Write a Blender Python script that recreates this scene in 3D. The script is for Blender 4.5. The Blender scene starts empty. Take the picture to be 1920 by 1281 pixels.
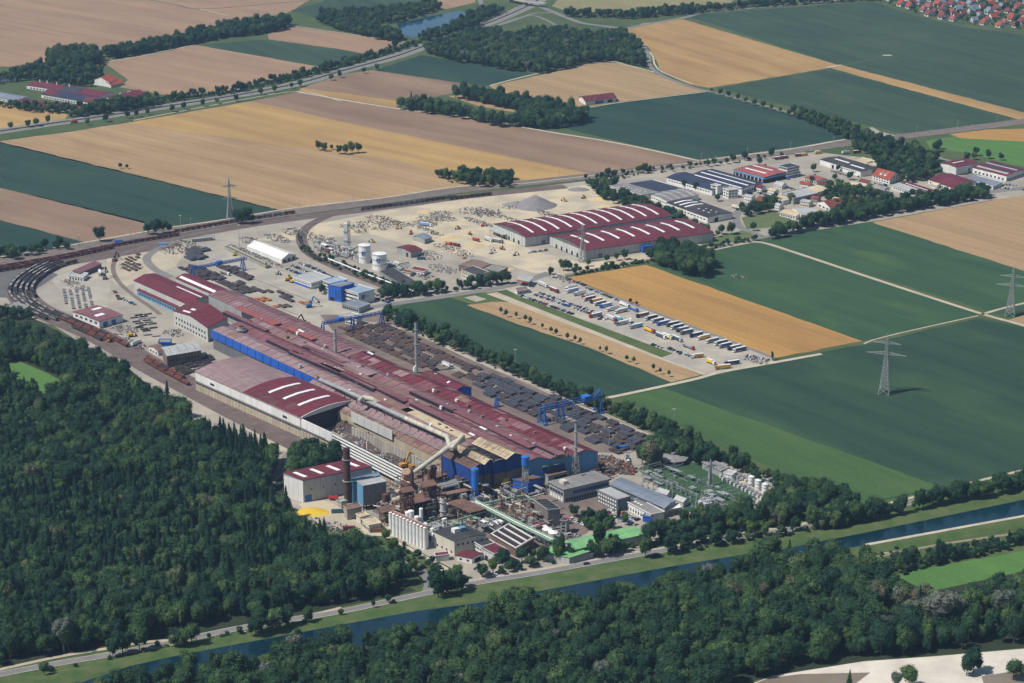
import bpy, bmesh, math, random
import numpy as np
from mathutils import Vector, Matrix
from mathutils.geometry import tessellate_polygon
R = math.radians
rnd = random.Random(7)
sc = bpy.context.scene
COL = sc.collection

# ---------------------------------------------------------------- camera, light, exposure
PITCH = R(18.0); F = 1280.5/math.tan(PITCH); H = math.cos(PITCH)/0.001585
cam = bpy.data.cameras.new('camera'); cam_o = bpy.data.objects.new('camera', cam); COL.objects.link(cam_o)
cam.sensor_width = 36.0; cam.lens = F/1920*36.0
cam.clip_start = 5; cam.clip_end = 40000
cam_o.location = (0, 0, H); cam_o.rotation_euler = (math.pi/2-PITCH, 0, 0)
sc.camera = cam_o
SUN_EL = R(54); SUN_DIR = Vector((-0.93, -0.36, 0)).normalized()       # towards the sun, over the ground
w = bpy.data.worlds.new('World'); sc.world = w; w.use_nodes = True
nt = w.node_tree
sky = nt.nodes.new('ShaderNodeTexSky'); sky.sky_type = 'NISHITA'; sky.sun_disc = False
sky.sun_elevation = SUN_EL; sky.sun_rotation = math.atan2(SUN_DIR.x, SUN_DIR.y)
sky.altitude = 400; sky.air_density = 1.2; sky.dust_density = 0.8; sky.ozone_density = 1.6
nt.links.new(sky.outputs[0], nt.nodes['Background'].inputs[0])
nt.nodes['Background'].inputs[1].default_value = 0.07
sl = bpy.data.lights.new('sun', 'SUN'); sl.energy = 4.8; sl.angle = R(0.5); sl.color = (1.0, 0.95, 0.87)
so = bpy.data.objects.new('sun', sl); COL.objects.link(so)
d = Vector((SUN_DIR.x*math.cos(SUN_EL), SUN_DIR.y*math.cos(SUN_EL), math.sin(SUN_EL)))
so.rotation_euler = d.to_track_quat('Z', 'Y').to_euler(); so.location = (0, 1500, 500)
sc.view_settings.view_transform = 'Standard'; sc.view_settings.look = 'None'
sc.view_settings.exposure = 0.1; sc.view_settings.gamma = 1.0; sc.view_settings.use_curve_mapping = False
sc.cycles.max_bounces = 5; sc.cycles.diffuse_bounces = 2; sc.cycles.glossy_bounces = 2; sc.cycles.volume_bounces = 0
sc.cycles.transparent_max_bounces = 6; sc.cycles.use_denoising = True
sc.cycles.pixel_filter_type = 'BLACKMAN_HARRIS'; sc.cycles.filter_width = 1.5

# ---------------------------------------------------------------- survey: map sheet coordinates -> metres on the plain
_c, _s = math.cos(PITCH), math.sin(PITCH)
def G(x, y=None, z=0.0):
    if y is None: x, y = x
    a = x-960.0; b = y-640.5
    dx, dy, dz = a, F*_c-b*_s, -F*_s-b*_c
    t = (z-H)/dz
    return Vector((dx*t, dy*t, z))
def ang(p, q):
    v = G(q)-G(p); return math.atan2(v.y, v.x)

# ---------------------------------------------------------------- materials
MATS = {}
def lin(c): return tuple(((v/255)/12.92 if v/255 <= .04045 else ((v/255+.055)/1.055)**2.4) for v in c)
class NT:
    def __init__(s, name):
        s.m = bpy.data.materials.new(name); s.m.use_nodes = True; s.t = s.m.node_tree
        s.b = s.t.nodes['Principled BSDF']; s.l = s.t.links.new
    def n(s, ty, **k):
        x = s.t.nodes.new(ty)
        for a, b in k.items(): setattr(x, a, b)
        return x
    def pos(s, sx=1, sy=1, sz=1, rot=0, obj=False):
        if obj: o = s.n('ShaderNodeTexCoord').outputs['Object']
        else: o = s.n('ShaderNodeNewGeometry').outputs['Position']
        r = s.n('ShaderNodeMapping'); r.inputs['Rotation'].default_value = (0, 0, -rot); s.l(o, r.inputs[0])
        q = s.n('ShaderNodeMapping'); q.inputs['Scale'].default_value = (sx, sy, sz); s.l(r.outputs[0], q.inputs[0])
        return q.outputs[0]
    def noise(s, vec, scale=1, detail=3, rough=.55, dist=0):
        x = s.n('ShaderNodeTexNoise'); x.inputs['Scale'].default_value = scale; x.inputs['Detail'].default_value = detail
        x.inputs['Roughness'].default_value = rough; x.inputs['Distortion'].default_value = dist
        s.l(vec, x.inputs['Vector']); return x.outputs['Fac']
    def rng(s, v, a, b, c=0, d=1):
        x = s.n('ShaderNodeMapRange'); s.l(v, x.inputs[0])
        for i, q in enumerate((a, b, c, d)): x.inputs[i+1].default_value = q
        return x.outputs[0]
    def mix(s, f, a, b, mode='MIX'):
        x = s.n('ShaderNodeMix', data_type='RGBA', blend_type=mode)
        if isinstance(f, (int, float)): x.inputs[0].default_value = f
        else: s.l(f, x.inputs[0])
        for i, q in ((6, a), (7, b)):
            if isinstance(q, tuple): x.inputs[i].default_value = q if len(q) == 4 else q+(1,)
            else: s.l(q, x.inputs[i])
        return x.outputs[2]
    def grey(s, v):
        x = s.n('ShaderNodeCombineColor')
        for i in range(3): s.l(v, x.inputs[i])
        return x.outputs[0]
    def bump(s, h, dist=.1, st=1.0):
        x = s.n('ShaderNodeBump'); x.inputs['Distance'].default_value = dist; x.inputs['Strength'].default_value = st
        s.l(h, x.inputs['Height']); s.l(x.outputs[0], s.b.inputs['Normal'])
    def done(s, c, rough=.9, spec=.2, metal=0):
        if isinstance(c, tuple): s.b.inputs['Base Color'].default_value = c+(1,)
        else: s.l(c, s.b.inputs['Base Color'])
        s.b.inputs['Roughness'].default_value = rough; s.b.inputs['Specular IOR Level'].default_value = spec
        s.b.inputs['Metallic'].default_value = metal
        MATS[s.m.name] = s.m; return s.m
def fieldmat(name, c1, c2, a, stripe=.05, tram=0.0, c3=None):
    n = NT(name)
    st = n.noise(n.pos(.0022, stripe, 1, a), 1, 4, .6, .15)
    big = n.noise(n.pos(.006, .011, 1, a), 1, 3, .55, .5)
    fine = n.noise(n.pos(.25, .9, 1, a), 1, 4, .7)
    f = n.n('ShaderNodeMath', operation='MULTIPLY_ADD'); n.l(st, f.inputs[0]); f.inputs[1].default_value = .65
    n.l(n.rng(big, 0, 1, -.02, .38), f.inputs[2])
    c = n.mix(n.rng(f.outputs[0], .38, .62), c1, c2)
    if c3: c = n.mix(n.rng(big, .55, .78, 0, .85), c, c3)
    c = n.mix(1.0, c, n.grey(n.rng(fine, .3, .7, .80, 1.18)), 'MULTIPLY')
    if tram:
        wv = n.n('ShaderNodeTexWave', wave_type='BANDS', bands_direction='Y', wave_profile='SIN')
        wv.inputs['Scale'].default_value = 1.0; n.l(n.pos(.002, tram, 1, a), wv.inputs[0]); wv.inputs['Distortion'].default_value = .3
        c = n.mix(n.rng(wv.outputs[1], .86, 1, 0, .3), c, tuple(v*.55 for v in c1))
    n.bump(fine, .4, .5)
    return n.done(c, .95, .1)
def stdmat(name, c1, c2=None, s=.3, streak=None, rough=.85, spec=.3, metal=0, obj=False, lo=.35, hi=.65, bmp=0, fine=.12):
    if name in MATS: return MATS[name]
    n = NT(name)
    if c2 is None: c2 = tuple(v*.78 for v in c1)
    sx, sy, sz = streak or (1, 1, 1)
    v = n.noise(n.pos(s*sx, s*sy, s*sz, obj=obj), 1, 5, .62, .2)
    c = n.mix(n.rng(v, lo, hi), c1, c2)
    if fine:
        fv = n.noise(n.pos(1.7, 1.7, 1.7, obj=obj), 1, 3, .6)
        c = n.mix(1.0, c, n.grey(n.rng(fv, .3, .7, 1-fine, 1+fine)), 'MULTIPLY')
    if bmp: n.bump(v, bmp, .6)
    return n.done(c, rough, spec, metal)

# ---------------------------------------------------------------- mesh helpers
LABELS = {}
def tag(o, label=None, cat=None, group=None, kind=None):
    if label: o['label'] = label
    if cat: o['category'] = cat
    if group: o['group'] = group
    if kind: o['kind'] = kind
    return o
def mesh(name, vs, fs, mats, mi=None, smooth=False):
    me = bpy.data.meshes.new(name); me.from_pydata([tuple(v) for v in vs], [], fs)
    for m in (mats if isinstance(mats, (list, tuple)) else [mats]): me.materials.append(m)
    if mi is not None: me.polygons.foreach_set('material_index', np.array(mi, dtype=np.int32))
    if smooth: me.polygons.foreach_set('use_smooth', np.ones(len(fs), dtype=bool))
    me.update(); return me
def link(name, me, parent=None, loc=None, rz=0):
    o = bpy.data.objects.new(name, me); COL.objects.link(o)
    if parent: o.parent = parent
    if loc is not None: o.location = loc
    if rz: o.rotation_euler.z = rz
    return o
def empty(name, loc, rz=0):
    return link(name, None, None, loc, rz)
class MB:
    def __init__(s): s.v = []; s.f = []; s.m = []
    def quad(s, a, b, c, d, mi=0):
        i = len(s.v); s.v += [a, b, c, d]; s.f.append((i, i+1, i+2, i+3)); s.m.append(mi)
    def poly(s, pts, mi=0):
        i = len(s.v); s.v += list(pts); s.f.append(tuple(range(i, i+len(pts)))); s.m.append(mi)
    def hexa(s, p, mi=0):       # p: 8 points, bottom ring then top ring
        i = len(s.v); s.v += list(p)
        for f in ((3, 2, 1, 0), (4, 5, 6, 7), (0, 1, 5, 4), (1, 2, 6, 5), (2, 3, 7, 6), (3, 0, 4, 7)):
            s.f.append(tuple(i+k for k in f)); s.m.append(mi)
    def box(s, x0, x1, y0, y1, z0, z1, mi=0):
        V = Vector
        s.hexa([V((x0, y0, z0)), V((x1, y0, z0)), V((x1, y1, z0)), V((x0, y1, z0)),
                V((x0, y0, z1)), V((x1, y0, z1)), V((x1, y1, z1)), V((x0, y1, z1))], mi)
    def bar(s, a, b, t=.2, mi=0):
        a = Vector(a); b = Vector(b); d = (b-a).normalized()
        u = d.cross(Vector((0, 0, 1)));
        if u.length < .01: u = Vector((1, 0, 0))
        u.normalize(); v = d.cross(u).normalized(); u *= t/2; v *= t/2
        s.hexa([a-u-v, a+u-v, a+u+v, a-u+v, b-u-v, b+u-v, b+u+v, b-u+v], mi)
    def tube(s, pts, r, n=10, mi=0, cap=True, r2=None):
        pts = [Vector(p) for p in pts]; base = len(s.v)
        for k, p in enumerate(pts):
            d = (pts[min(k+1, len(pts)-1)]-pts[max(k-1, 0)]).normalized()
            u = d.cross(Vector((0, 0, 1)))
            if u.length < .05: u = Vector((1, 0, 0))
            u.normalize(); v = u.cross(d).normalized()
            rr = r if r2 is None else r+(r2-r)*k/max(1, len(pts)-1)
            if isinstance(r, list): rr = r[k]
            for j in range(n):
                a = 2*math.pi*j/n; s.v.append(p+u*math.cos(a)*rr+v*math.sin(a)*rr)
        for k in range(len(pts)-1):
            for j in range(n):
                a = base+k*n+j; b = base+k*n+(j+1) % n
                s.f.append((a, b, b+n, a+n)); s.m.append(mi)
        if cap:
            s.f.append(tuple(base+j for j in reversed(range(n)))); s.m.append(mi)
            e = base+(len(pts)-1)*n; s.f.append(tuple(e+j for j in range(n))); s.m.append(mi)
    def cyl(s, x, y, z0, z1, r, n=14, mi=0, r2=None):
        s.tube([(x, y, z0), (x, y, z1)], r, n, mi, True, r2)
    def mesh(s, name, mats, smooth=False): return mesh(name, s.v, s.f, mats, s.m, smooth)
    def obj(s, name, mats, parent=None, smooth=False, loc=None, rz=0):
        return link(name, s.mesh(name, mats, smooth), parent, loc, rz)

def tess(pts):
    tr = tessellate_polygon([[Vector((p.x, p.y, 0)) for p in pts]]); out = []
    for t in tr:
        a, b, c = (pts[i] for i in t)
        out.append(tuple(t) if (b-a).cross(c-a).z > 0 else (t[0], t[2], t[1]))
    return out
def sheet(name, px, mat, z, label=None, kind='structure', world=False):
    pts = [Vector((p[0], p[1], z)) for p in px] if world else [G(p, None, z) for p in px]
    for p in pts: p.z = z
    o = link(name, mesh(name, pts, tess(pts), mat))
    tag(o, label, kind=kind); return o
def ragged(px, amp=1.3, step=14):
    out = []; P = [G(p) for p in px]
    for i, a in enumerate(P):
        b = P[(i+1) % len(P)]; L = (b-a).length; n = max(1, min(60, int(L/step))); v = (b-a)/max(L, .01); nn = Vector((-v.y, v.x, 0)); out.append(a)
        for k in range(1, n): out.append(a.lerp(b, k/n)+nn*rnd.gauss(0, amp*.5))
    return out
def smoothline(P, k=6):
    out = []
    for i in range(len(P)-1):
        a = P[max(i-1, 0)]; b = P[i]; c = P[i+1]; e = P[min(i+2, len(P)-1)]
        for j in range(k):
            t = j/k
            out.append(.5*((2*b)+(c-a)*t+(2*a-5*b+4*c-e)*t*t+(3*b-a-3*c+e)*t**3))
    out.append(P[-1]); return out
def line_px(px, k=6): return smoothline([G(p) for p in px], k)
def offset(P, d):
    out = []
    for i, p in enumerate(P):
        t = (P[min(i+1, len(P)-1)]-P[max(i-1, 0)]); t.z = 0; t.normalize()
        out.append(p+Vector((-t.y, t.x, 0))*d)
    return out
def ribbon(name, P, w, mat, z, label=None, off=0, kind='structure', prof=None):
    prof = prof or [(-w/2, z), (w/2, z)]
    rows = [[Vector((q.x, q.y, zz)) for q in offset(P, o+off)] for o, zz in prof]
    n = len(P); vs = [v for r in rows for v in r]; fs = []
    for k in range(len(rows)-1):
        for i in range(n-1): fs.append(((k+1)*n+i, k*n+i, k*n+i+1, (k+1)*n+i+1))
    o = link(name, mesh(name, vs, fs, mat)); tag(o, label, kind=kind); return o
def inpoly(X, Y, poly):
    ins = np.zeros(X.shape, bool); n = len(poly)
    for i in range(n):
        x1, y1 = poly[i][0], poly[i][1]; x2, y2 = poly[(i+1) % n][0], poly[(i+1) % n][1]
        if y1 == y2: continue
        c = ((y1 > Y) != (y2 > Y)) & (X < (x2-x1)*(Y-y1)/(y2-y1)+x1); ins ^= c
    return ins
def along(P, step, start=0.0):
    out = []; acc = -start
    for i in range(len(P)-1):
        a, b = P[i], P[i+1]; L = (b-a).length
        while acc+L >= 0 and L > 0:
            t = -acc/L
            if t > 1: break
            out.append((a.lerp(b, t), math.atan2(b.y-a.y, b.x-a.x))); acc -= step
        acc += L
    return out
# ---------------------------------------------------------------- setting: fields, tracks, yards, roads, water
AX = ang((560, 600), (1000, 800))          # long direction of the plots and of the mill
AW = ang((640, 227), (1120, 327))
AN = ang((1280, 40), (1575, 124))
W1, W2 = (.42, .27, .135), (.36, .225, .12)
fm = {
 'wheat_n': fieldmat('stubble north', (0.333, 0.221, 0.140), (0.254, 0.168, 0.115), AW, .03, 0),
 'wheat_a': fieldmat('stubble tan', (0.387, 0.266, 0.149), (0.287, 0.193, 0.107), AW, .035, .02),
 'wheat_b': fieldmat('ripe wheat', (0.423, 0.279, 0.113), (0.312, 0.201, 0.090), AW, .03, 0),
 'wheat_c': fieldmat('stubble mauve', (0.270, 0.184, 0.126), (0.197, 0.131, 0.094), AW, .02, 0),
 'wheat_o': fieldmat('orange stubble', (0.414, 0.239, 0.077), (0.303, 0.172, 0.066), AX, .03, .03),
 'wheat_e': fieldmat('east stubble', (0.369, 0.252, 0.140), (0.295, 0.205, 0.115), AX, .04, .02),
 'wheat_r': fieldmat('rowed stubble', (0.405, 0.261, 0.113), (0.287, 0.180, 0.082), AN, .03, .05),
 'green_d': fieldmat('dark crop', (.022, .050, .036), (.035, .073, .042), AX, .045, .06, (.050, .096, .046)),
 'green_f': fieldmat('far crop', (.031, .060, .043), (.050, .084, .052), AN, .05, .05, (.064, .096, .060)),
 'green_t': fieldmat('teal crop', (.019, .048, .038), (.031, .064, .046), AW, .04, 0, (.040, .078, .048)),
 'green_m': fieldmat('meadow green', (.046, .098, .046), (.030, .072, .040), AX, .05, .06, (.072, .132, .050)),
 'green_s': fieldmat('strip green', (.066, .125, .042), (.048, .098, .038), AX, .05, .06, (.085, .145, .05)),
 'green_b': fieldmat('bright meadow', (.09, .19, .05), (.07, .15, .045), AX, .05, 0, (.13, .20, .06)),
 'pale': fieldmat('pale meadow', (.27, .23, .12), (.21, .20, .10), AN, .02, 0),
}
def groundmat():
    n = NT('rough grass'); a = n.noise(n.pos(.012, .012, .012), 1, 5, .6, .4); b = n.noise(n.pos(.3, .3, .3), 1, 4, .65)
    c = n.mix(n.rng(a, .35, .65), (.05, .085, .035), (.085, .11, .05)); c = n.mix(n.rng(b, .5, .75, 0, .5), c, (.12, .13, .06))
    n.bump(b, .4, .6); return n.done(c, .95, .1)
rough = groundmat()
verge = stdmat('verge grass', (.075, .125, .045), (.12, .14, .06), .08, rough=.95, fine=.2, bmp=.3)
bankg = stdmat('bank grass', (.045, .092, .022), (.095, .12, .045), .07, rough=.95, fine=.2, bmp=.3)
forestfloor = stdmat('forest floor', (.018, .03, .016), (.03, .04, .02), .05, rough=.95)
gravel = stdmat('pale gravel', (.46, .40, .30), (.36, .31, .235), .045, rough=.9, fine=.16, bmp=.1)
sand = stdmat('sand', (.52, .445, .315), (.38, .335, .255), .03, rough=.95, fine=.12, lo=.4, hi=.62, bmp=.2)
conc = stdmat('pale concrete', (.42, .38, .315), (.31, .285, .245), .03, rough=.85, fine=.1, lo=.35, hi=.6)
yardm = stdmat('yard paving', (.37, .335, .275), (.26, .235, .20), .025, rough=.9, fine=.14)
dustm = stdmat('rusty ground', (.20, .155, .13), (.13, .10, .09), .04, rough=.95, fine=.2, bmp=.2)
asph = stdmat('asphalt', (.21, .20, .195), (.17, .165, .16), .05, rough=.85, fine=.06)
asphd = stdmat('dark asphalt', (.13, .125, .13), (.10, .10, .105), .05, rough=.85, fine=.08)
trackm = stdmat('chalky track', (.50, .45, .35), (.38, .34, .26), .1, rough=.95, fine=.12)
ballast = stdmat('ballast', (.155, .125, .115), (.20, .17, .15), .08, rough=.95, fine=.15)
ballastd = stdmat('oily ballast', (.115, .085, .08), (.16, .12, .11), .08, rough=.95, fine=.15)
railm = stdmat('rail steel', (.30, .25, .22), rough=.5, metal=.6)
def watermat(name, c, r=.08):
    n = NT(name); v = n.noise(n.pos(.35, .35, .35), 1, 3, .6); n.bump(v, .06, .35)
    a = n.noise(n.pos(.01, .01, .01), 1, 3, .6)
    return n.done(n.mix(n.rng(a, .35, .65), c, tuple(q*.7 for q in c)), r, .5)
water = watermat('canal water', (.004, .028, .044), .12)
lakew = watermat('lake water', (.012, .07, .13))
silt = watermat('river water', (.24, .20, .155), .2)
whiteg = stdmat('white shingle', (.66, .61, .53), (.48, .44, .385), .03, rough=.95, fine=.08, bmp=.1)

sheet('ground', [(-8000, -600), (8000, -600), (8000, 12000), (-8000, 12000)], rough, 0, 'wide rough green plain under everything', world=True)
zf = .05
def field(px, m, label, dz=0, name='field'): return sheet(name, ragged(px), fm[m], zf+dz, label, world=True)
field([(-200, -60), (720, -60), (600, -12), (545, 22), (430, 48), (200, 90), (85, 125), (0, 125), (-200, 140)], 'wheat_n', 'large pinkish tan stubble field at the far left')
field([(545, 20), (600, 5), (700, -40), (900, -40), (870, -10), (720, 22), (610, 40)], 'green_f', 'dark green field behind the lake')
field([(790, 0), (800, -40), (905, -40), (890, 5), (835, 18), (800, 18)], 'wheat_n', 'small tan field behind the lake')
field([(503, 62), (550, 50), (640, 63), (768, 80), (700, 104), (640, 93), (503, 74)], 'wheat_n', 'tan stubble field between the lake and a green strip', .03)
field([(365, 85), (503, 74), (640, 93), (696, 104), (640, 121), (600, 126)], 'green_f', 'narrow dark green crop strip above the highway hedge', .02)
field([(193, 116), (310, 98), (365, 84), (602, 126), (425, 172), (330, 182), (225, 164), (240, 150)], 'wheat_n', 'tan stubble field between the farm and the highway', .04)
field([(-100, 190), (0, 194), (128, 215), (120, 226), (0, 244), (-100, 255)], 'wheat_b', 'ripe field left of the highway below the farm')
field([(-60, 275), (0, 265), (230, 232), (470, 190), (565, 172), (745, 202), (870, 218), (1020, 245), (1160, 268), (1310, 301), (1270, 309), (1150, 325), (985, 345), (700, 378), (545, 400), (0, 268), (-60, 258)], 'wheat_a', 'great tan stubble field between highway and railway')
field([(235, 231), (470, 192), (520, 200), (640, 228), (1118, 328), (985, 345), (890, 352), (745, 300), (560, 277)], 'wheat_b', 'yellow ripe band across the great stubble field', .02)
field([(470, 190), (565, 172), (745, 202), (870, 218), (1020, 245), (1160, 268), (1310, 301), (1150, 325), (1118, 328), (640, 228), (520, 200)], 'wheat_c', 'dull mauve band along the far side of the great field', .035)
field([(0, 352), (0, 266), (545, 399), (540, 407), (430, 425), (275, 420)], 'green_t', 'dark teal crop band left of the pylon')
field([(-120, 330), (-120, 240), (0, 266), (0, 352)], 'green_t', 'dark teal crop at the left border')
field([(-120, 335), (0, 352), (272, 416), (265, 440), (165, 456), (0, 414), (-120, 390)], 'wheat_c', 'brown stubble strip left of the railway')
field([(-120, 385), (0, 413), (165, 456), (120, 465), (0, 484), (-120, 500)], 'green_t', 'small dark crop corner left of the railway')
field([(563, 166), (640, 140), (702, 131), (880, 158), (845, 176), (750, 193), (640, 174)], 'wheat_c', 'mauve brown field beside the highway')
field([(560, 170), (566, 165), (640, 174), (755, 192), (742, 201), (640, 187)], 'wheat_b', 'thin golden strip below the mauve field', .02)
field([(700, 132), (790, 104), (860, 114), (1002, 138), (918, 161), (880, 158)], 'green_t', 'dark green field beneath the round wood', .01)
field([(918, 162), (1120, 117), (1165, 119), (1225, 137), (1322, 171), (1170, 190), (1060, 205), (960, 195)], 'wheat_e', 'tan field behind the maroon barn', .015)
field([(840, 180), (870, 178), (985, 205), (960, 210), (900, 200)], 'wheat_e', 'small tan clearing inside the tree clump', .03)
field([(1035, 12), (1075, -30), (1400, -30), (1370, 6), (1180, 27), (1095, 30)], 'pale', 'pale olive meadow beyond the interchange')
field([(1160, 64), (1205, 44), (1280, 36), (1577, 124), (1330, 165), (1290, 158), (1240, 135), (1228, 110), (1215, 88)], 'wheat_r', 'golden field with mowing rows inside the road bend')
field([(1283, 29), (1560, 8), (1640, 4), (1700, 25), (1800, 50), (1925, 66), (1910, 72), (1665, 105), (1577, 123)], 'green_f', 'wide dark crop below the village')
field([(1580, 125), (1665, 106), (1925, 69), (2200, 50), (2200, 270), (1925, 212)], 'green_f', 'dark crop at the right edge below the village', .02)
field([(1557, 128), (1580, 123), (2000, 232), (1980, 240), (1905, 223)], 'wheat_r', 'narrow straw strip between two dark crops', .04)
field([(1345, 166), (1557, 128), (1905, 223), (1720, 251), (1690, 250), (1590, 226)], 'green_f', 'dark crop between avenue and straw strip', .01)
field([(1050, 239), (1103, 204), (1167, 192), (1322, 172), (1500, 220), (1600, 258), (1600, 262), (1310, 300)], 'green_t', 'dark teal crop left of the tree avenue', .01)
field([(1780, 252), (1850, 243), (2000, 240), (2000, 272), (1925, 266), (1800, 259)], 'wheat_o', 'orange stubble patch right of the railway', .02)
field([(1735, 264), (1790, 256), (1925, 266), (2000, 272), (2000, 325), (1925, 315), (1880, 306), (1820, 288), (1745, 278)], 'green_b', 'bright green meadow right of the railway', .01)
field([(1065, 520), (1212, 497), (1617, 640), (1442, 673)], 'wheat_o', 'orange stubble field behind the lorry park', .03)
field([(1215, 497), (1290, 480), (1400, 457), (1428, 457), (1650, 527), (1838, 590), (1700, 622), (1619, 640)], 'green_m', 'green crop right of the orange field', .02)
field([(1440, 447), (1640, 414), (1925, 511), (2100, 570), (2100, 680), (1925, 606), (1850, 583), (1430, 453)], 'green_m', 'green crop above the long farm track', .01)
field([(1635, 417), (1860, 376), (1925, 362), (2200, 330), (2200, 620), (1925, 510)], 'wheat_e', 'large tan stubble field at the right edge', .02)
field([(1165, 746), (1310, 712), (1440, 680), (1640, 642), (1835, 596), (1925, 615), (2200, 700), (2200, 830), (1925, 882), (1700, 930), (1600, 950)], 'green_d', 'great dark green crop with the pylon')
field([(1165, 746), (1245, 728), (1762, 912), (1600, 950)], 'green_s', 'lighter green strip beside the tree belt', .03)
field([(1890, 600), (1925, 590), (2000, 600), (2000, 640), (1925, 612)], 'wheat_e', 'small straw corner at the right edge', .03)
field([(735, 580), (762, 570), (839, 557), (889, 571), (973, 609), (1104, 652), (1258, 717), (1140, 746), (1100, 748)], 'green_d', 'dark crop between the mill belt and the young trees', .02)
field([(875, 572), (930, 565), (962, 568), (1000, 583), (1110, 622), (1315, 703), (1258, 717), (1104, 652), (973, 609)], 'wheat_a', 'dry straw strip planted with young trees', .03)
sheet('lawn', [(839, 557), (870, 552), (928, 547), (1000, 572), (950, 566), (920, 566), (885, 571)], bankg, .1, 'mown lawn at the works gate')
sheet('lawn', [(928, 546), (976, 556), (1264, 664), (1237, 669)], bankg, .13, 'green strip along the staff car park')
sheet('path', [(912, 551), (932, 548), (1237, 669), (1337, 699), (1318, 703), (1225, 669)], gravel, .12, 'bleached gravel path along the green strip')
sheet('pavement', [(870, 558), (890, 554), (912, 561), (893, 566)], conc, .14, 'square concrete pad on the lawn')
sheet('track', [(1238, 671), (1262, 663), (1352, 696), (1325, 701)], conc, .14, 'paved apron beside the lorry park')
# yards
sheet('yard', [(-60, 520), (0, 503), (250, 457), (560, 408), (870, 368), (1095, 340), (1270, 312), (1530, 285), (1640, 298), (1760, 328), (1925, 330), (1925, 366), (1860, 375), (1650, 413), (1430, 447), (1340, 466), (1200, 490), (1060, 517), (940, 545), (720, 572), (715, 592), (1290, 842), (1485, 922), (1400, 962), (1250, 992), (1200, 1040), (1050, 1065), (890, 1088), (740, 1010), (560, 970), (510, 880), (370, 790), (240, 700), (100, 610), (-60, 560)], yardm, .1, 'dusty paved ground of the steel works')
sheet('yard', [(470, 452), (570, 425), (700, 400), (870, 372), (1095, 347), (1190, 378), (1120, 400), (915, 432), (1000, 470), (1100, 495), (1400, 440), (1440, 445), (1340, 466), (1200, 490), (1060, 517), (1000, 512), (900, 480), (800, 470), (700, 440), (560, 450)], sand, .16, 'pale sandy ground of the scrap and stone yard')
sheet('yard', [(945, 541), (1010, 520), (1050, 519), (1442, 668), (1452, 679), (1352, 696), (1262, 663), (976, 556)], conc, .17, 'light concrete lorry and car park')
sheet('yard', [(600, 590), (730, 592), (1240, 826), (1180, 850), (1121, 848), (640, 640)], dustm, .18, 'brown ground of the steel store beside the mill')
sheet('yard', [(345, 520), (420, 470), (560, 520), (720, 575), (700, 590), (600, 590), (620, 640), (560, 610)], conc, .17, 'pale ground of the billet yard')
sheet('yard', [(560, 945), (600, 935), (640, 950), (740, 985), (760, 1005), (700, 1005), (600, 985)], sand, .18, 'yellowish sandy strip below the pale hall')
sheet('yard', [(640, 880), (760, 880), (1000, 890), (1130, 885), (1160, 930), (1100, 1000), (1020, 1040), (900, 1040), (800, 1000), (700, 960)], dustm, .17, 'rust stained ground of the melt shop yard')
sheet('yard', [(360, 735), (395, 730), (620, 845), (640, 875), (560, 850), (520, 845)], gravel, .19, 'gravel strip along the scrap hall')
sheet('yard', [(95, 520), (150, 505), (210, 520), (200, 590), (130, 575)], conc, .18, 'concrete pad with sorting rows')
sheet('yard', [(-60, 505), (60, 500), (110, 515), (40, 560), (-60, 555)], asphd, .19, 'dark asphalt corner at the left edge')
sheet('yard', [(200, 470), (330, 452), (350, 470), (330, 500), (230, 540), (200, 520)], gravel, .17, 'pale gravel between the curved sidings')
sheet('yard', [(890, 1045), (905, 1035), (990, 1050), (960, 1075), (900, 1085)], conc, .2, 'small forecourt at the canal road')
sheet('yard', [(1330, 895), (1370, 872), (1480, 922), (1440, 945), (1400, 942)], sand, .19, 'sandy pad under the white tanks')
sheet('grassland', [(1195, 880), (1230, 860), (1330, 870), (1420, 935), (1380, 960), (1290, 960)], fm['green_m'], .2, 'rough grass of the switching station')
sheet('grassland', [(1300, 455), (1400, 430), (1440, 445), (1400, 450), (1330, 462)], verge, .2, 'dry lawn between factories')
sheet('grassland', [(1390, 408), (1440, 396), (1490, 405), (1470, 425), (1400, 430)], verge, .2, 'dry lawn behind the service yard')
sheet('grassland', [(1610, 280), (1640, 275), (1760, 300), (1700, 318), (1640, 300)], verge, .2, 'dry meadow behind the long white hall')
sheet('grassland', [(0, 1190), (250, 1205), (500, 1160), (775, 1105), (890, 1088), (1200, 1042), (1600, 950), (1925, 885), (2100, 850), (2100, 925), (1925, 937), (1613, 1001), (1280, 1051), (1000, 1100), (640, 1164), (300, 1231), (60, 1300), (-100, 1300)], bankg, .06, 'grass along the canal road')
sheet('meadow', [(1625, 1035), (1700, 1050), (1925, 1000), (2100, 980), (2100, 1100), (1925, 1060), (1740, 1100), (1640, 1070)], bankg, .06, 'rough meadow beyond the canal')
sheet('meadow', [(1680, 1082), (1720, 1068), (1850, 1046), (1930, 1032), (2050, 1020), (2050, 1085), (1930, 1095), (1850, 1108), (1740, 1130)], fm['green_b'], .12, 'bright green meadow beyond the canal')
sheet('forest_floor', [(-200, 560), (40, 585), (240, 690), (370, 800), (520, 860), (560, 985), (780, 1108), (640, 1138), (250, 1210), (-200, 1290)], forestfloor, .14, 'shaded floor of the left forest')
sheet('forest_floor', [(-300, 1405), (300, 1286), (640, 1220), (893, 1170), (1070, 1133), (1280, 1090), (1560, 1045), (1640, 1060), (1740, 1110), (1925, 1070), (2200, 1020), (2200, 1190), (1925, 1214), (1620, 1240), (1450, 1268), (1300, 1300), (1200, 1500), (-300, 1600)], forestfloor, .14, 'shaded floor of the riverside forest')
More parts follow.
